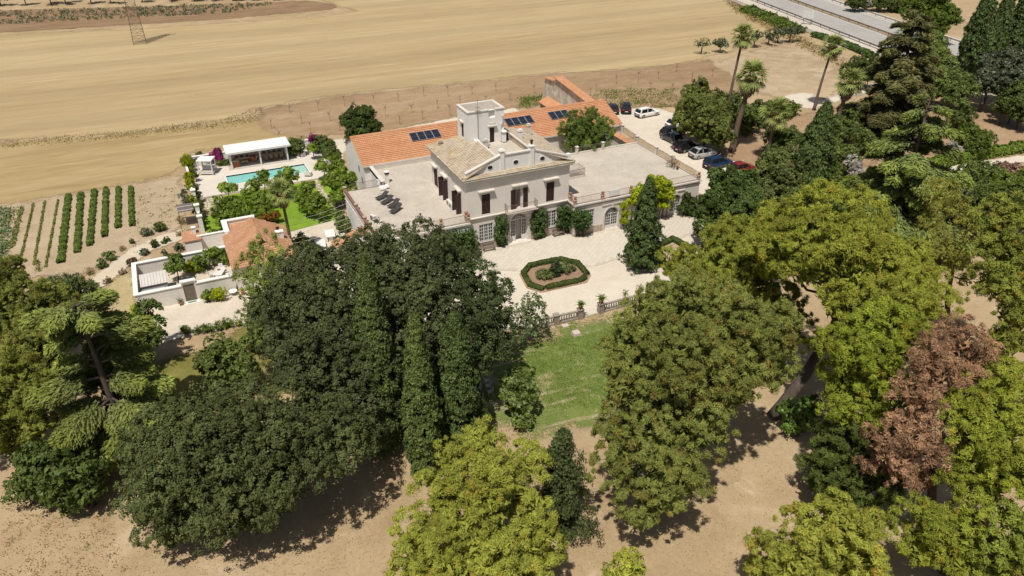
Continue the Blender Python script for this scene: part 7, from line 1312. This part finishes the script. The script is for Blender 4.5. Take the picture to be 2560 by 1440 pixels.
# garden shrubs and fruit trees: (label, blobs, material, seed, kwargs)
G_ = dict(lobe=.6, puff=.3, nleaf=24, leaf=.115)
FR = [("lemon tree nearest the pool's middle edge", (7.76, 95.10), [(7.88, 95.59, 2.60, 1.24), (6.90, 94.76, 2.00, 1.02), (8.39, 93.80, 2.00, 1.12), (7.62, 94.05, 1.60, 1.33)], 1.0),
 ("dense citrus tree at the left of the lawn, next to the flagstones", (3.32, 91.03), [(3.61, 92.03, 2.40, 1.28), (2.49, 91.42, 1.80, 0.98), (4.19, 90.01, 1.80, 1.17), (3.21, 90.60, 1.20, 1.17)], .85),
 ("small citrus tree on the lawn beside the dense one", (5.07, 91.20), [(5.43, 91.66, 2.20, 0.94), (5.71, 90.39, 1.60, 0.84)], 1.0),
 ("thin citrus tree overlapping the pool's water", (9.46, 100.21), [(9.42, 99.23, 2.60, 0.80), (9.80, 98.38, 2.00, 0.69)], .95),
 ("wide citrus tree in front of the pool's right half", (11.58, 97.20), [(12.41, 97.84, 2.60, 1.17), (11.22, 98.24, 2.20, 0.85), (13.23, 97.75, 2.20, 0.80), (11.87, 97.41, 1.60, 1.17)], 1.05),
 ("large citrus tree in the middle right of the lawn", (12.86, 89.08), [(13.79, 91.64, 2.80, 1.32), (12.82, 90.66, 2.00, 1.11), (14.43, 89.92, 2.00, 1.11), (13.35, 89.39, 1.60, 1.21)], .95),
 ("citrus tree nearest the paved yard on the lawn", (13.93, 87.09), [(14.34, 88.38, 2.00, 1.00), (14.76, 87.68, 1.50, 0.75), (13.59, 88.23, 1.50, 0.70)], .9),
 ("small bright standard tree by the pool deck's near edge", (4.63, 98.74), [(4.81, 98.20, 1.90, 0.57), (4.45, 98.94, 1.90, 0.42), (5.37, 98.23, 1.90, 0.42)], 1.25),
 ("low citrus bush behind the slender palm", (7.60, 89.41), [(7.92, 91.27, 1.60, 1.00), (8.39, 90.07, 1.20, 0.89), (6.94, 90.11, 1.20, 0.79)], .8),
 ("tall leafy tree against the villa's left wing", (18.15, 90.95), [(18.28, 92.59, 3.00, 1.56), (19.39, 91.87, 2.80, 1.25), (17.44, 93.80, 2.40, 1.16), (18.18, 91.61, 2.00, 1.77), (17.29, 90.52, 1.20, 1.24)], 1.0),
 ("small standard tree on the deck right of the pavilion", (18.24, 110.11), [(17.90, 108.42, 1.90, 0.65), (18.32, 108.38, 1.60, 0.47)], 1.0),
 ("citrus tree at the deck's right edge", (17.91, 101.32), [(17.82, 100.55, 2.40, 0.83), (17.26, 100.29, 2.00, 0.61), (18.09, 99.65, 1.80, 0.72)], 1.0),
 ("green tree between the deck and the barn's gable", (19.27, 99.90), [(19.41, 100.07, 2.60, 1.00), (19.40, 97.96, 2.20, 1.10), (18.52, 98.66, 1.80, 0.83)], .8),
 ("round dark bush in the paved yard by the cottage", (10.52, 80.81), [(10.61, 80.92, 1.40, 1.02), (9.75, 80.84, 1.00, 0.74), (11.14, 80.20, 1.00, 0.74)], .6),
 ("young tree in the court beside the yellow hedge", (-3.03, 79.35), [(-2.83, 79.43, 2.40, 0.60), (-2.63, 78.68, 2.10, 0.68), (-3.45, 79.06, 1.90, 0.47)], .7)]
for i, (lab, b, bl_, tn) in enumerate(FR):
    bl_ = [(x, y, z, r * .84) for x, y, z, r in bl_]
    tree("fruit_tree", lab, "fruit tree", b, bl_, LM_GREEN, 200 + i, .07, "trees in the walled garden", twigs=1, tone=(tn * 1.15, tn * 1.15, tn), **G_)
SH = [("magenta bougainvillea beside the day bed", "bougainvillea", [(4.89, 113.06, 1.40, 0.76), (4.30, 112.89, 1.00, 0.53), (5.25, 112.45, 1.00, 0.47)], LM_PURPLE, .5),
 ("dark shrub by the garden wall left of the bougainvillea", "shrub", [(2.70, 114.29, 1.20, 0.64), (3.10, 113.49, 0.80, 0.58), (2.16, 113.58, 0.80, 0.52)], LM_MID, .6),
 ("low green hedge between bougainvillea and pavilion", "hedge", [(5.08, 111.85, 0.50, 0.41), (5.63, 111.77, 0.50, 0.47), (6.25, 111.82, 0.50, 0.47), (6.77, 111.93, 0.50, 0.41)], LM_MID, .9),
 ("rounded green bush at the pavilion's right end", "bush", [(15.70, 111.57, 1.80, 0.96), (16.33, 110.90, 1.80, 0.95), (15.94, 111.58, 1.00, 1.20)], LM_MID, 1.0),
 ("purple-tinged bougainvillea at the garden's far corner", "bougainvillea", [(18.96, 112.31, 1.80, 0.73), (18.76, 112.95, 2.00, 0.49)], LM_PURPLE, .45),
 ("leafy shrub next to the purple-tinged bougainvillea", "shrub", [(19.67, 111.00, 2.00, 0.90), (20.19, 110.22, 1.80, 0.78), (19.25, 110.94, 1.20, 0.84)], LM_MID, .8),
 ("tall shrub on the path side of the deck", "shrub", [(20.16, 107.44, 2.00, 0.94), (20.33, 105.85, 1.60, 0.93), (19.50, 105.92, 1.40, 0.76)], LM_MID, .85),
 ("small magenta bougainvillea near the barn's gable", "bougainvillea", [(20.87, 106.12, 1.60, 0.47), (20.95, 106.17, 1.20, 0.41)], LM_PURPLE, .6),
 ("bush with white flowers at the foot of the barn's gable", "shrub", [(19.26, 103.39, 1.00, 0.69), (18.88, 104.24, 1.00, 0.52)], LM_WHITE, .7),
 ("yellow-green creeper mound at the garden wall's top left", "creeper", [(0.75, 112.35, 1.60, 0.63), (0.80, 111.14, 1.30, 0.63), (0.91, 110.21, 0.90, 0.57)], LM_LIME, .75),
 ("second yellow-green creeper mound along the garden wall", "creeper", [(0.47, 105.25, 1.60, 0.54), (0.51, 104.30, 1.20, 0.59), (0.57, 103.26, 0.90, 0.48)], LM_LIME, .7),
 ("third creeper mound along the garden wall, by the pillar", "creeper", [(0.30, 97.93, 1.40, 0.41), (0.40, 96.35, 1.20, 0.46), (0.51, 95.29, 0.80, 0.45)], LM_LIME, .55),
 ("dark green creeper on the inner side of the garden wall", "creeper", [(1.30, 107.21, 1.00, 0.39), (1.05, 102.79, 1.00, 0.43), (1.08, 99.91, 1.00, 0.42), (0.90, 95.94, 1.00, 0.46), (0.79, 93.03, 0.90, 0.45)], LM_MID, .6),
 ("grey-green prickly pear outside the garden wall", "cactus", [(-0.52, 102.32, 0.90, 0.37), (-0.75, 101.22, 0.70, 0.37), (-0.43, 100.48, 0.60, 0.31)], LM_OLIVE, .8),
 ("grey-green cactus clump by the gate screen", "cactus", [(-0.65, 98.46, 0.80, 0.36), (-0.30, 99.00, 0.90, 0.31)], LM_OLIVE, .75),
 ("bushy shrub by the wall of the villa's left wing, near the yard", "shrub", [(16.09, 84.73, 1.80, 0.68), (16.22, 83.87, 1.40, 0.68), (15.63, 82.87, 1.00, 0.67), (16.45, 82.34, 0.80, 0.58)], LM_MID, 1.0),
 ("violet-flowered shrub below the left wing", "shrub", [(17.04, 91.12, 1.00, 0.62), (17.21, 90.17, 0.80, 0.62)], leaf_mat("leaf_violet", (.13, .12, .14), .3, 0), .9),
 ("orange-flowering shrub behind the cottage roof", "shrub", [(8.14, 89.38, 1.00, 0.49), (9.23, 89.50, 1.00, 0.45), (7.50, 89.51, 0.80, 0.40)], leaf_mat("leaf_orange", (.30, .14, .03), .3, 0), .8),
 ("lime-green shrub in the court hedge, nearest the young tree", "shrub", [(-1.91, 80.48, 1.00, 0.61), (-1.47, 80.27, 0.80, 0.62)], LM_LIME, .75),
 ("mixed green shrub in the middle of the court hedge", "shrub", [(-0.72, 80.72, 1.20, 0.66), (-0.11, 80.54, 1.20, 0.62), (-0.56, 80.43, 0.70, 0.66)], LM_GREEN, .9),
 ("bright green shrub at the cottage end of the court hedge", "shrub", [(0.84, 81.01, 1.50, 0.71), (1.63, 81.06, 1.60, 0.62), (1.78, 80.76, 1.00, 0.54)], LM_GREEN, 1.1),
 ("round green bush outside the court wall right of the door", "bush", [(-0.56, 73.77, 0.80, 0.46), (-0.62, 73.72, 0.50, 0.46)], LM_GREEN, 1.15),
 ("round yellow-green bush next to the green one by the court wall", "bush", [(0.34, 73.61, 0.80, 0.37), (0.74, 73.34, 0.80, 0.37), (0.46, 73.48, 0.50, 0.54)], LM_LIME, .95),
 ("climbing plant on the short wall beside the cottage", "climber", [(1.70, 86.73, 1.40, 0.24), (1.77, 86.43, 1.00, 0.28), (1.89, 86.31, 0.50, 0.24)], LM_MID, .8),
 ("dark clipped ivy on the far right of the villa front", "ivy", [(57.06, 70.60, 1.80, 0.86), (57.31, 69.64, 1.60, 0.86), (56.69, 69.77, 1.00, 0.91), (57.68, 69.39, 0.80, 0.71)], LM_BOX, .75),
 ("yellow-green climber trailing left of the arched door", "climber", [(48.34, 71.83, 3.40, 0.44), (47.73, 70.59, 2.80, 0.49), (47.83, 69.90, 2.00, 0.49), (47.32, 69.51, 1.20, 0.39)], LM_LIME, .9)]
for i, (lab, cat, bl_, lm, tn) in enumerate(SH):
    shrub(cat.replace(" ", "_"), lab, cat, bl_, lm, 300 + i, lobe=.45, puff=.24, nleaf=22, leaf=.1, tone=(tn, tn, tn), z0=.05)
# climbers on the villa front
def ivy(label, blobs, lm, seed, tone=(1, 1, 1), sx=1.0, **kw): return shrub("ivy", label, "ivy", blobs, lm, seed, tone=tone, z0=.1, **{**dict(lobe=.4, puff=.2, nleaf=22, leaf=.08, shrink=0), **kw})
def panel(x0, x1, y, z0, z1, r, top=.0): return [(x, y + (.06 if k % 2 else 0), z, r) for k, z in enumerate(np.arange(z0 + r, z1 - r + .01, r * .9)) for x in np.arange(x0 + r, x1 - r + .01, r * .9)]
LM_IVY = leaf_mat("leaf_ivy", (.075, .125, .024), .28, .04)
ivy("clipped ivy column left of the villa door", panel(31.45, 32.95, 72.15, .1, 3.6, .42), LM_IVY, 401); ivy("clipped ivy column right of the villa door", panel(36.2, 38.0, 72.1, .1, 3.75, .42), LM_IVY, 402)
ivy("ivy mass filling the corner between villa and right wing", panel(39.6, 41.6, 71.75, .7, 3.9, .5) + [(41.6, 70.4, 1.4, .7), (41.4, 70.3, 2.2, .75)], LM_IVY, 403, (.7, .78, .7))
ivy("ivy bush on the right wing beside the first window", [(42.0, 70.1, 2.6, .55), (42.1, 70.0, 1.9, .62), (41.3, 70.2, 2.9, .5), (42.0, 70.1, 1.1, .45)], LM_IVY, 404, (.75, .85, .75))
ivy("broad clipped ivy on the left wing beside the first window", panel(23.6, 28.6, 71.15, .6, 3.9, .6), LM_IVY, 405, (.95, 1.0, .9), nleaf=10)
shrub("grape_vine", "vivid yellow-green vine climbing over the right wing's terrace edge", "vine", [(50.3, 70.2, 4.4, .8), (51.6, 70.2, 4.9, .85), (52.8, 70.2, 4.8, .8), (53.4, 70.2, 4.1, .8), (53.3, 70.1, 3.2, .75), (53.0, 70.1, 2.3, .65), (49.4, 70.2, 3.9, .6), (52.2, 70.2, 4.0, .8), (48.8, 70.15, 3.2, .5), (50.0, 70.2, 3.4, .55), (54.2, 70.25, 3.6, .5)], LM_LIME, 406, lobe=.5, puff=.28, nleaf=24, leaf=.12, tone=(1.0, 1.0, 1.0), shrink=0)

# ---------------------------------------------------------------- shrubs in rows and beds
for i, (p, r, lm, tn) in enumerate([((-3.19, 68.41), 12, LM_MID, 1), ((-2.12, 68.06), 9, LM_MID, .9), ((-1.28, 67.97), 11, LM_GREEN, .8), ((-0.28, 67.82), 12, LM_GREEN, .9), ((0.55, 67.89), 12, LM_GREEN, .95), ((1.53, 67.82), 7, LM_MID, .9)]):
    k = r * .045; shrub("border_shrub", "%s small shrub from the left along the drive's lower edge" % ORD[i], "shrub", [(p[0], p[1], k * .8, k), (p[0] + k * .6, p[1], k * .6, k * .7)], lm, 420 + i, group="shrubs along the drive edge", lobe=.3, puff=.2, nleaf=12, leaf=.12, style='needle', tone=(tn,) * 3)
PB = [("round dark green bush by the gate path", (-4.10, 93.28), 14, LM_MID, .9), ("grey round bush left of the gate path", (-5.76, 92.63), 12, LM_OLIVE, 1.0), ("dry golden tuft near the gate", (-1.72, 94.35), 11, LM_STRAW, .9), ("small golden tuft beside the oven", (-2.12, 90.94), 8, LM_STRAW, .8), ("dark bush on the court side of the path, first from the gate", (-3.81, 89.79), 9, LM_MID, .7), ("dark bush on the court side of the path, second from the gate", (-5.09, 88.93), 10, LM_MID, .65), ("small olive bush on the field side of the path", (-7.36, 91.10), 7, LM_MID, .9), ("golden-green tuft on the field side of the path", (-8.48, 89.74), 8, LM_STRAW, .75), ("round green bush halfway along the path", (-9.73, 87.89), 13, LM_MID, 1.0), ("grey-green bush on the court side, halfway along the path", (-6.23, 87.63), 8, LM_OLIVE, .8), ("brown bush touching the court wall's back corner", (-7.41, 85.38), 11, leaf_mat("leaf_brown", (.13, .085, .05), .2, 0), .9), ("olive bush near the lower end of the path", (-10.68, 86.29), 11, LM_MID, .95), ("pale straw tuft near the lower end of the path", (-11.88, 85.18), 9, LM_STRAW, .9), ("golden tuft on the bank below the path", (-9.97, 82.29), 9, LM_STRAW, .7), ("small mauve tuft on the bank", (-8.60, 83.75), 5, LM_TWIG, 1.2), ("round green bush at the path's lower end beside the juniper", (-11.61, 81.31), 14, LM_MID, 1.0), ("grey spiky plant behind the court's back wall", (-4.03, 86.29), 8, LM_OLIVE, .7), ("tall grey-green cactus beside the oven", (-2.36, 87.12), 11, LM_OLIVE, .75)]
for i, (lab, p, r, lm, tn) in enumerate(PB):
    k = r * .046; shrub("path_bush", lab, "bush", [(p[0], p[1], k * .75, k), (p[0] + k * .35, p[1] + k * .2, k * .7, k * .8)], lm, 440 + i, lobe=.3, puff=.2, nleaf=12, leaf=.1, style='needle' if lm is LM_STRAW else 'broad', tone=(tn,) * 3)
# vegetable rows
VG = leaf_mat("leaf_vegetable", (.155, .215, .055), .3, .0)
ROWS = [((-14.75, 89.0), (-14.75, 109.7)), ((-12.55, 92.3), (-12.75, 109.6)), ((-11.0, 94.2), (-11.15, 109.9)), ((-9.6, 96.4), (-9.75, 109.9)), ((-8.35, 97.8), (-8.45, 109.3)), ((-7.0, 96.9), (-7.1, 108.6))]
ROWS = [(((-14.84, 89.44)), ((-14.66, 109.39))), ((-13.21, 91.40), (-13.17, 109.27)), ((-11.92, 92.66), (-11.51, 109.66)), ((-10.33, 94.41), (-10.08, 109.58)), ((-8.80, 96.30), (-8.54, 109.17)), ((-7.22, 96.17), (-7.00, 108.89))]
for i, (a, b) in enumerate(ROWS): hedge_line("vegetable_row", "%s thick leafy vegetable row from the left" % ORD[i], "crop row", [a, b], (.62 - .02 * i), .36, VG, 460 + i, .12, 430, .03, group="thick vegetable rows", soft=1, hj=.25, wj=.22, var=.35)
for i, (a, b) in enumerate([((-19.06, 91.19), (-18.73, 108.76)), ((-17.59, 90.00), (-17.43, 108.85)), ((-16.34, 88.92), (-15.87, 108.54)), ((-20.23, 95.96), (-20.06, 108.02))]): hedge_line("seedling_row", "%s thin row of seedlings left of the thick vegetable rows" % ORD[i], "crop row", [a, b], .2 if i < 3 else .5, .18, VG, 470 + i, .1, 70, .03, group="thin seedling rows", soft=1, wj=.5, hj=.4, tone=(1.1, .95, .9))
scatter("melon_patch", "grey-green sprawling plants at the left end of the vegetable ground", [(-22.66, 109.23), (-21.00, 108.46), (-20.42, 98.29), (-20.70, 91.95), (-22.54, 90.81), (-25.33, 109.14)], 330, VG, 12, .17, .03, 9, .3, (.85, .95, 1.5), .3)
# field crop: small plants in the ploughed field
rg = np.random.default_rng(77); pts = []
for k in range(9):
    for u in np.arange(0, 1, .006):
        if rg.random() < .33: pts.append((u, k))
A0, A1, B0, B1 = (-54.21, 254.95), (35.31, 232.47), (-51.16, 235.46), (19.02, 223.75)
C = np.array([[*(np.array(A0) * (1 - u) * (1 - k / 9) + np.array(A1) * u * (1 - k / 9) + np.array(B0) * (1 - u) * k / 9 + np.array(B1) * u * k / 9), .35] for u, k in pts]); C[:, :2] += rg.normal(0, .35, (len(C), 2)); Cn = np.repeat(C, 10, 0) + rg.normal(0, .3, (len(C) * 10, 3)) * [1, 1, .6]
V, F, T = quads(Cn, unit(rdir(rg, len(Cn)) + [0, 0, .5]), rdir(rg, len(Cn)), np.full(len(Cn), .22), np.full(len(Cn), .14), rg.uniform(.6, 1.2, (len(Cn), 1)) * np.ones((1, 3)))
tag(add("field_crop", np_mesh("field_crop", V, F, LM_OLIVE, T)), "rows of small green plants in the ploughed field", kind="stuff")
# olive trees along the top edge and by the bare lot
def olive(label, p, h, r, seed, grp, tn=1.0, sparse=False):
    rg = np.random.default_rng(seed); bl_ = [(p[0] + rg.normal() * r * .5, p[1] + rg.normal() * r * .4, h * .62 + rg.normal() * .2, r * rg.uniform(.5, .75)) for k in range(4)]
    tree("olive_tree", label, "olive tree", p, bl_, LM_OLIVE, seed, .16, grp, lobe=.8, puff=.42, nleaf=8 if not sparse else 3, leaf=.2, tone=(.7 * tn, .72 * tn, .6 * tn), fill=.2, twigs=1 if not sparse else 4)
for i, x in enumerate([2, 66, 128, 165, 228, 276, 355, 430, 486, 540, 588, 640, 700]): olive("%s olive tree from the left along the top edge" % ORD[i], [(-36.26, 261.92), (-29.80, 259.54), (-23.54, 257.89), (-19.78, 256.78), (-13.32, 254.42), (-8.38, 252.76), (-0.19, 250.25), (7.66, 247.90), (13.54, 245.83), (19.24, 243.84), (24.33, 242.13), (29.88, 240.22), (36.29, 237.91)][i], 4.2, 2.1, 500 + i, "olive trees along the top edge", .75)
for i, (p, h, r, sp, lab) in enumerate([((108.63, 135.52), 3.6, 1.2, True, "nearly bare olive tree at the left end of the short row"), ((113.12, 134.60), 3.2, 1.4, False, "leafy olive tree next to the nearly bare one"), ((122.72, 134.88), 4.0, 1.5, False, "olive tree just right of the slim palm's crown"), ((127.45, 135.55), 3.0, 1.1, False, "smallest olive tree in the short row"), ((130.75, 136.11), 3.6, 1.2, False, "olive tree second from the right end of the short row"), ((133.64, 135.62), 3.6, 1.4, False, "olive tree at the right end of the short row")]): olive(lab, p, h, r, 520 + i, "olive trees by the bare lot", .9, sp)
# saplings of the young orchard
def sapling(seed, h):
    q = random.Random(seed); mb = MB(); mb.tube([(0, 0, 0), (q.uniform(-.08, .08), q.uniform(-.08, .08), h * .5), (q.uniform(-.15, .15), 0, h * .9)], [.035, .028, .014], 4)
    for k in range(7): a = q.uniform(0, 6.28); z = h * q.uniform(.45, .85); L = q.uniform(.35, .7); mb.tube([(0, 0, z), (math.cos(a) * L * .6, math.sin(a) * L * .6, z + L * .6), (math.cos(a) * L, math.sin(a) * L, z + L)], [.022, .015, .008], 4)
    me = mb.mesh("sapling"); me.materials.append(mat("sapling_bark", (.22, .165, .12), (.15, .11, .08), 4, .95)); return me
SM = [sapling(k, 1.5 + .25 * k) for k in range(4)]
SROWS = {"back": [(14.33, 132.87), (19.03, 132.58), (23.81, 131.57), (28.44, 131.64), (33.78, 131.69), (37.98, 130.52), (43.21, 131.53), (47.22, 129.67), (51.79, 129.18), (56.65, 129.14), (62.47, 124.77), (68.30, 125.44)], "middle": [(14.75, 125.49), (19.71, 125.80), (24.25, 125.04), (33.41, 123.07), (38.26, 123.65), (43.06, 123.86), (47.31, 123.88), (51.33, 121.51), (56.57, 122.67), (73.46, 120.77), (79.63, 123.68), (84.24, 123.04), (88.89, 123.02), (95.17, 125.83)], "front": [(14.91, 119.21), (20.06, 120.27), (24.61, 119.63), (34.45, 118.52), (38.70, 119.24), (43.64, 119.26), (71.44, 119.51), (72.62, 115.74), (77.90, 115.96), (82.37, 116.08), (86.69, 115.19), (94.63, 119.74), (99.61, 119.91)]}
n_ = 0
for rw, ps in SROWS.items():
    for i, p in enumerate(ps):
        o = add("sapling", SM[n_ % 4], None, loc=(p[0], p[1], 0), rot=(0, 0, n_ * 1.3)); n_ += 1
        tag(o, "%s bare sapling from the left in the %s row of the young orchard" % (ORD[i], rw), "sapling", "saplings of the young orchard")
# hedges and shrubs by the highway and in the right-hand park
hedge_line("hedge", "dark clipped hedge along the service road", "hedge", [(142.99, 137.40), (142.62, 127.68), (139.62, 116.27)], 1.5, 1.1, LM_MID, 540, .22, 55, tone=(.65, .8, .8))
hedge_line("hedge", "bushy green hedge on the field side of the highway", "hedge", [(148.69, 167.57), (147.06, 160.38), (145.52, 152.58), (142.07, 142.41)], 4.0, 1.1, LM_GREEN, 541, .3, 30, tone=(.75, .75, .9), soft=1, hj=.35, wj=.35)
hedge_line("hedge", "long bright green clipped hedge beside the park walk", "hedge", [(99.08, 68.04), (108.00, 67.71), (117.65, 66.88), (123.78, 65.92)], 2.0, 1.2, LM_GREEN, 542, .17, 75, tone=(1.0, 1.05, .9), hj=.2)
hedge_line("hedge", "short bright green hedge left of the blue-green cedar", "hedge", [(78.46, 68.17), (83.08, 68.42)], 1.8, 1.0, LM_GREEN, 543, .16, 130, tone=(1.05, 1.05, .9))
RSH = [("bush behind the big olive-green bush, left of the slim palm", [(85.42, 96.24, 3.00, 1.73), (83.89, 93.26, 2.20, 1.82)], LM_MID, .9), ("bush between the two tall palm trunks", [(84.63, 90.72, 2.20, 1.67), (83.29, 90.08, 1.40, 1.41)], LM_MID, .85), ("bush behind the short palm's crown", [(88.63, 93.10, 2.60, 1.58), (88.19, 91.48, 2.00, 1.44)], LM_MID, .8), ("low rounded bush in the park behind the short palm", [(94.56, 94.20, 1.40, 1.49), (96.95, 94.38, 1.30, 1.23)], LM_GREEN, .75),
 ("bush left of the conical cypress in the park", [(82.23, 82.06, 2.40, 1.81), (83.02, 80.37, 2.40, 1.79), (81.64, 80.28, 1.40, 1.67)], LM_MID, .9), ("round bush right of the conical cypress", [(95.05, 82.22, 3.00, 1.75), (94.76, 80.81, 2.00, 1.99)], LM_MID, 1.0), ("round bush in front of the palm with the long skirt", [(85.28, 72.83, 2.60, 1.82), (85.86, 71.98, 1.60, 1.94)], LM_MID, .95), ("bush below the dark brownish cedar", [(104.95, 86.87, 2.00, 1.60), (105.80, 86.40, 1.20, 1.47)], LM_GREEN, .7), ("bush on the slope left of the blue-green cedar", [(93.03, 76.11, 2.40, 1.43), (93.52, 75.50, 1.40, 1.56)], LM_MID, .9),
 ("small dark tree by the service road end", [(119.34, 102.05, 4.00, 2.10), (118.06, 102.45, 3.00, 1.80), (120.49, 100.42, 3.00, 2.10)], LM_MID, .7), ("rounded green tree right of the dark brownish cedar", [(123.78, 85.37, 5.00, 2.20), (123.37, 83.38, 4.20, 2.31), (121.50, 83.40, 3.40, 2.04)], LM_MID, .95), ("yellow-olive tree in front of the highway rails", [(132.34, 98.43, 7.00, 2.71), (127.80, 92.20, 6.00, 2.59), (124.33, 92.22, 4.60, 2.58), (122.15, 87.30, 4.00, 2.78)], LM_MID, 1.25), ("broad light-green tree beyond the highway", [(160.48, 125.48, 6.50, 3.12), (163.05, 122.94, 7.00, 3.83), (163.01, 118.89, 6.00, 2.51), (159.22, 119.45, 4.50, 3.23)], LM_GREEN, .75), ("brownish-green tree near the right edge, below the cypresses", [(132.62, 84.94, 6.50, 2.79), (134.46, 83.45, 7.00, 2.78), (127.68, 82.24, 5.00, 2.46), (129.67, 80.02, 5.00, 2.71)], LM_OLIVE, .65), ("dark tree at the right edge below the brownish one", [(126.95, 76.27, 4.00, 2.37), (125.20, 73.62, 3.00, 2.33), (124.47, 76.24, 3.00, 1.64)], LM_MID, .7),
 ("round bush on the bare soil under the brownish tree", [(117.52, 78.76, 2.40, 1.84), (116.96, 77.67, 1.60, 2.09)], LM_MID, .95), ("wide bush in front of the round one in the park", [(107.61, 69.67, 2.60, 1.80), (108.81, 68.44, 2.20, 1.67), (107.32, 68.35, 1.40, 2.15)], LM_GREEN, .65), ("dark tree in the upper right by the highway verge", [(174.04, 155.04, 2.40, 2.37), (177.41, 154.59, 1.80, 1.73)], LM_MID, .6), ("second dark tree by the highway verge", [(179.90, 152.32, 2.40, 2.37), (182.39, 151.10, 2.00, 2.37)], LM_MID, .7), ("third dark tree by the highway verge", [(186.16, 150.67, 2.60, 2.81), (183.48, 149.37, 1.80, 2.15)], LM_MID, .65),
 ("white oleander left of the blue-green cedar", [(85.22, 70.62, 1.60, 1.24), (85.28, 69.52, 1.40, 1.01)], LM_WHITE, .6), ("white oleander below the blue-green cedar on the right", [(91.60, 61.42, 1.60, 1.18), (92.07, 60.74, 1.20, 0.97)], LM_WHITE, .65), ("pale oleander beside the wide bush", [(104.89, 69.48, 1.40, 0.95), (105.30, 68.99, 1.00, 0.83)], LM_WHITE, .6), ("pinkish oleander by the park walk", [(103.52, 60.51, 1.60, 1.22), (104.10, 59.66, 1.40, 1.00)], leaf_mat("leaf_pink", (.32, .2, .16), .3, 0), .8), ("grey-white flowering bush on the highway verge", [(176.84, 153.65, 1.80, 1.29), (176.97, 154.69, 1.20, 0.98)], LM_WHITE, .55),
 ("wide dark shrub mass below the park walk", [(95.64, 59.71, 2.40, 1.93), (96.36, 57.89, 2.40, 1.91), (94.44, 57.91, 1.60, 2.11)], LM_MID, .85), ("green shrub mass at the right edge below the walk", [(95.73, 54.59, 2.40, 2.06), (98.57, 54.68, 2.40, 1.87), (95.67, 53.16, 1.60, 2.25), (93.55, 55.01, 1.80, 1.85)], LM_GREEN, .7), ("light green shrub left of the blue-green cedar's foot", [(80.24, 69.46, 2.00, 1.31), (78.87, 68.36, 1.20, 1.30)], LM_GREEN, .8), ("dark shrubs under the blue-green cedar", [(77.42, 59.70, 2.40, 2.00), (78.19, 57.23, 2.20, 1.97), (75.53, 61.06, 2.20, 1.81), (72.74, 60.23, 2.00, 1.78)], LM_MID, .7), ("dense dark shrub low between the blue-green cedar and the sparse pine", [(80.90, 55.49, 2.40, 1.96), (81.10, 53.23, 2.00, 1.93), (78.33, 53.62, 1.60, 1.92)], LM_MID, .75), ("dark shrub belt left of the right-edge pine", [(86.11, 51.36, 2.60, 2.12), (89.34, 51.11, 2.60, 2.15), (88.95, 48.67, 2.40, 2.10), (83.16, 50.48, 2.00, 1.71)], LM_MID, .7), ("green shrub beneath the blue-green cedar's lowest boughs", [(72.49, 56.32, 2.40, 1.91), (73.31, 54.03, 2.20, 1.88), (70.21, 57.09, 2.00, 1.72)], LM_MID, .75), ("olive-green shrub right of the blue-green cedar", [(86.69, 55.26, 3.00, 1.80), (84.15, 54.79, 2.60, 1.68), (87.27, 53.82, 2.40, 1.49)], LM_OLIVE, .75)]
for i, (lab, bl_, lm, tn) in enumerate(RSH): shrub("park_tree" if "tree" in lab.split(",")[0].split(" by ")[0].split(" below ")[0] else "park_bush", lab, "tree" if " tree" in lab and bl_[0][2] > 3.4 else "bush", bl_, lm, 560 + i, lobe=.8, puff=.42, nleaf=24, leaf=.16, tone=(tn,) * 3, stem=.09)
for i, (p, h, r, lab) in enumerate([((150.16, 101.95), 17, 2.3, "leftmost of the tall dark cypresses at the upper right"), ((156.82, 102.25), 16, 1.9, "middle one of the tall dark cypresses at the upper right"), ((165.07, 103.72), 18, 2.1, "rightmost of the tall dark cypresses at the upper right"), ((148.55, 97.82), 11, 1.8, "shorter cypress in front of the tall dark ones")]): cypress("italian_cypress", lab, p, h, r, LM_CYP, 600 + i, .5, 12, .3, .3, tone=(.75, .85, .8), rough=.2, group="cypresses at the upper right")
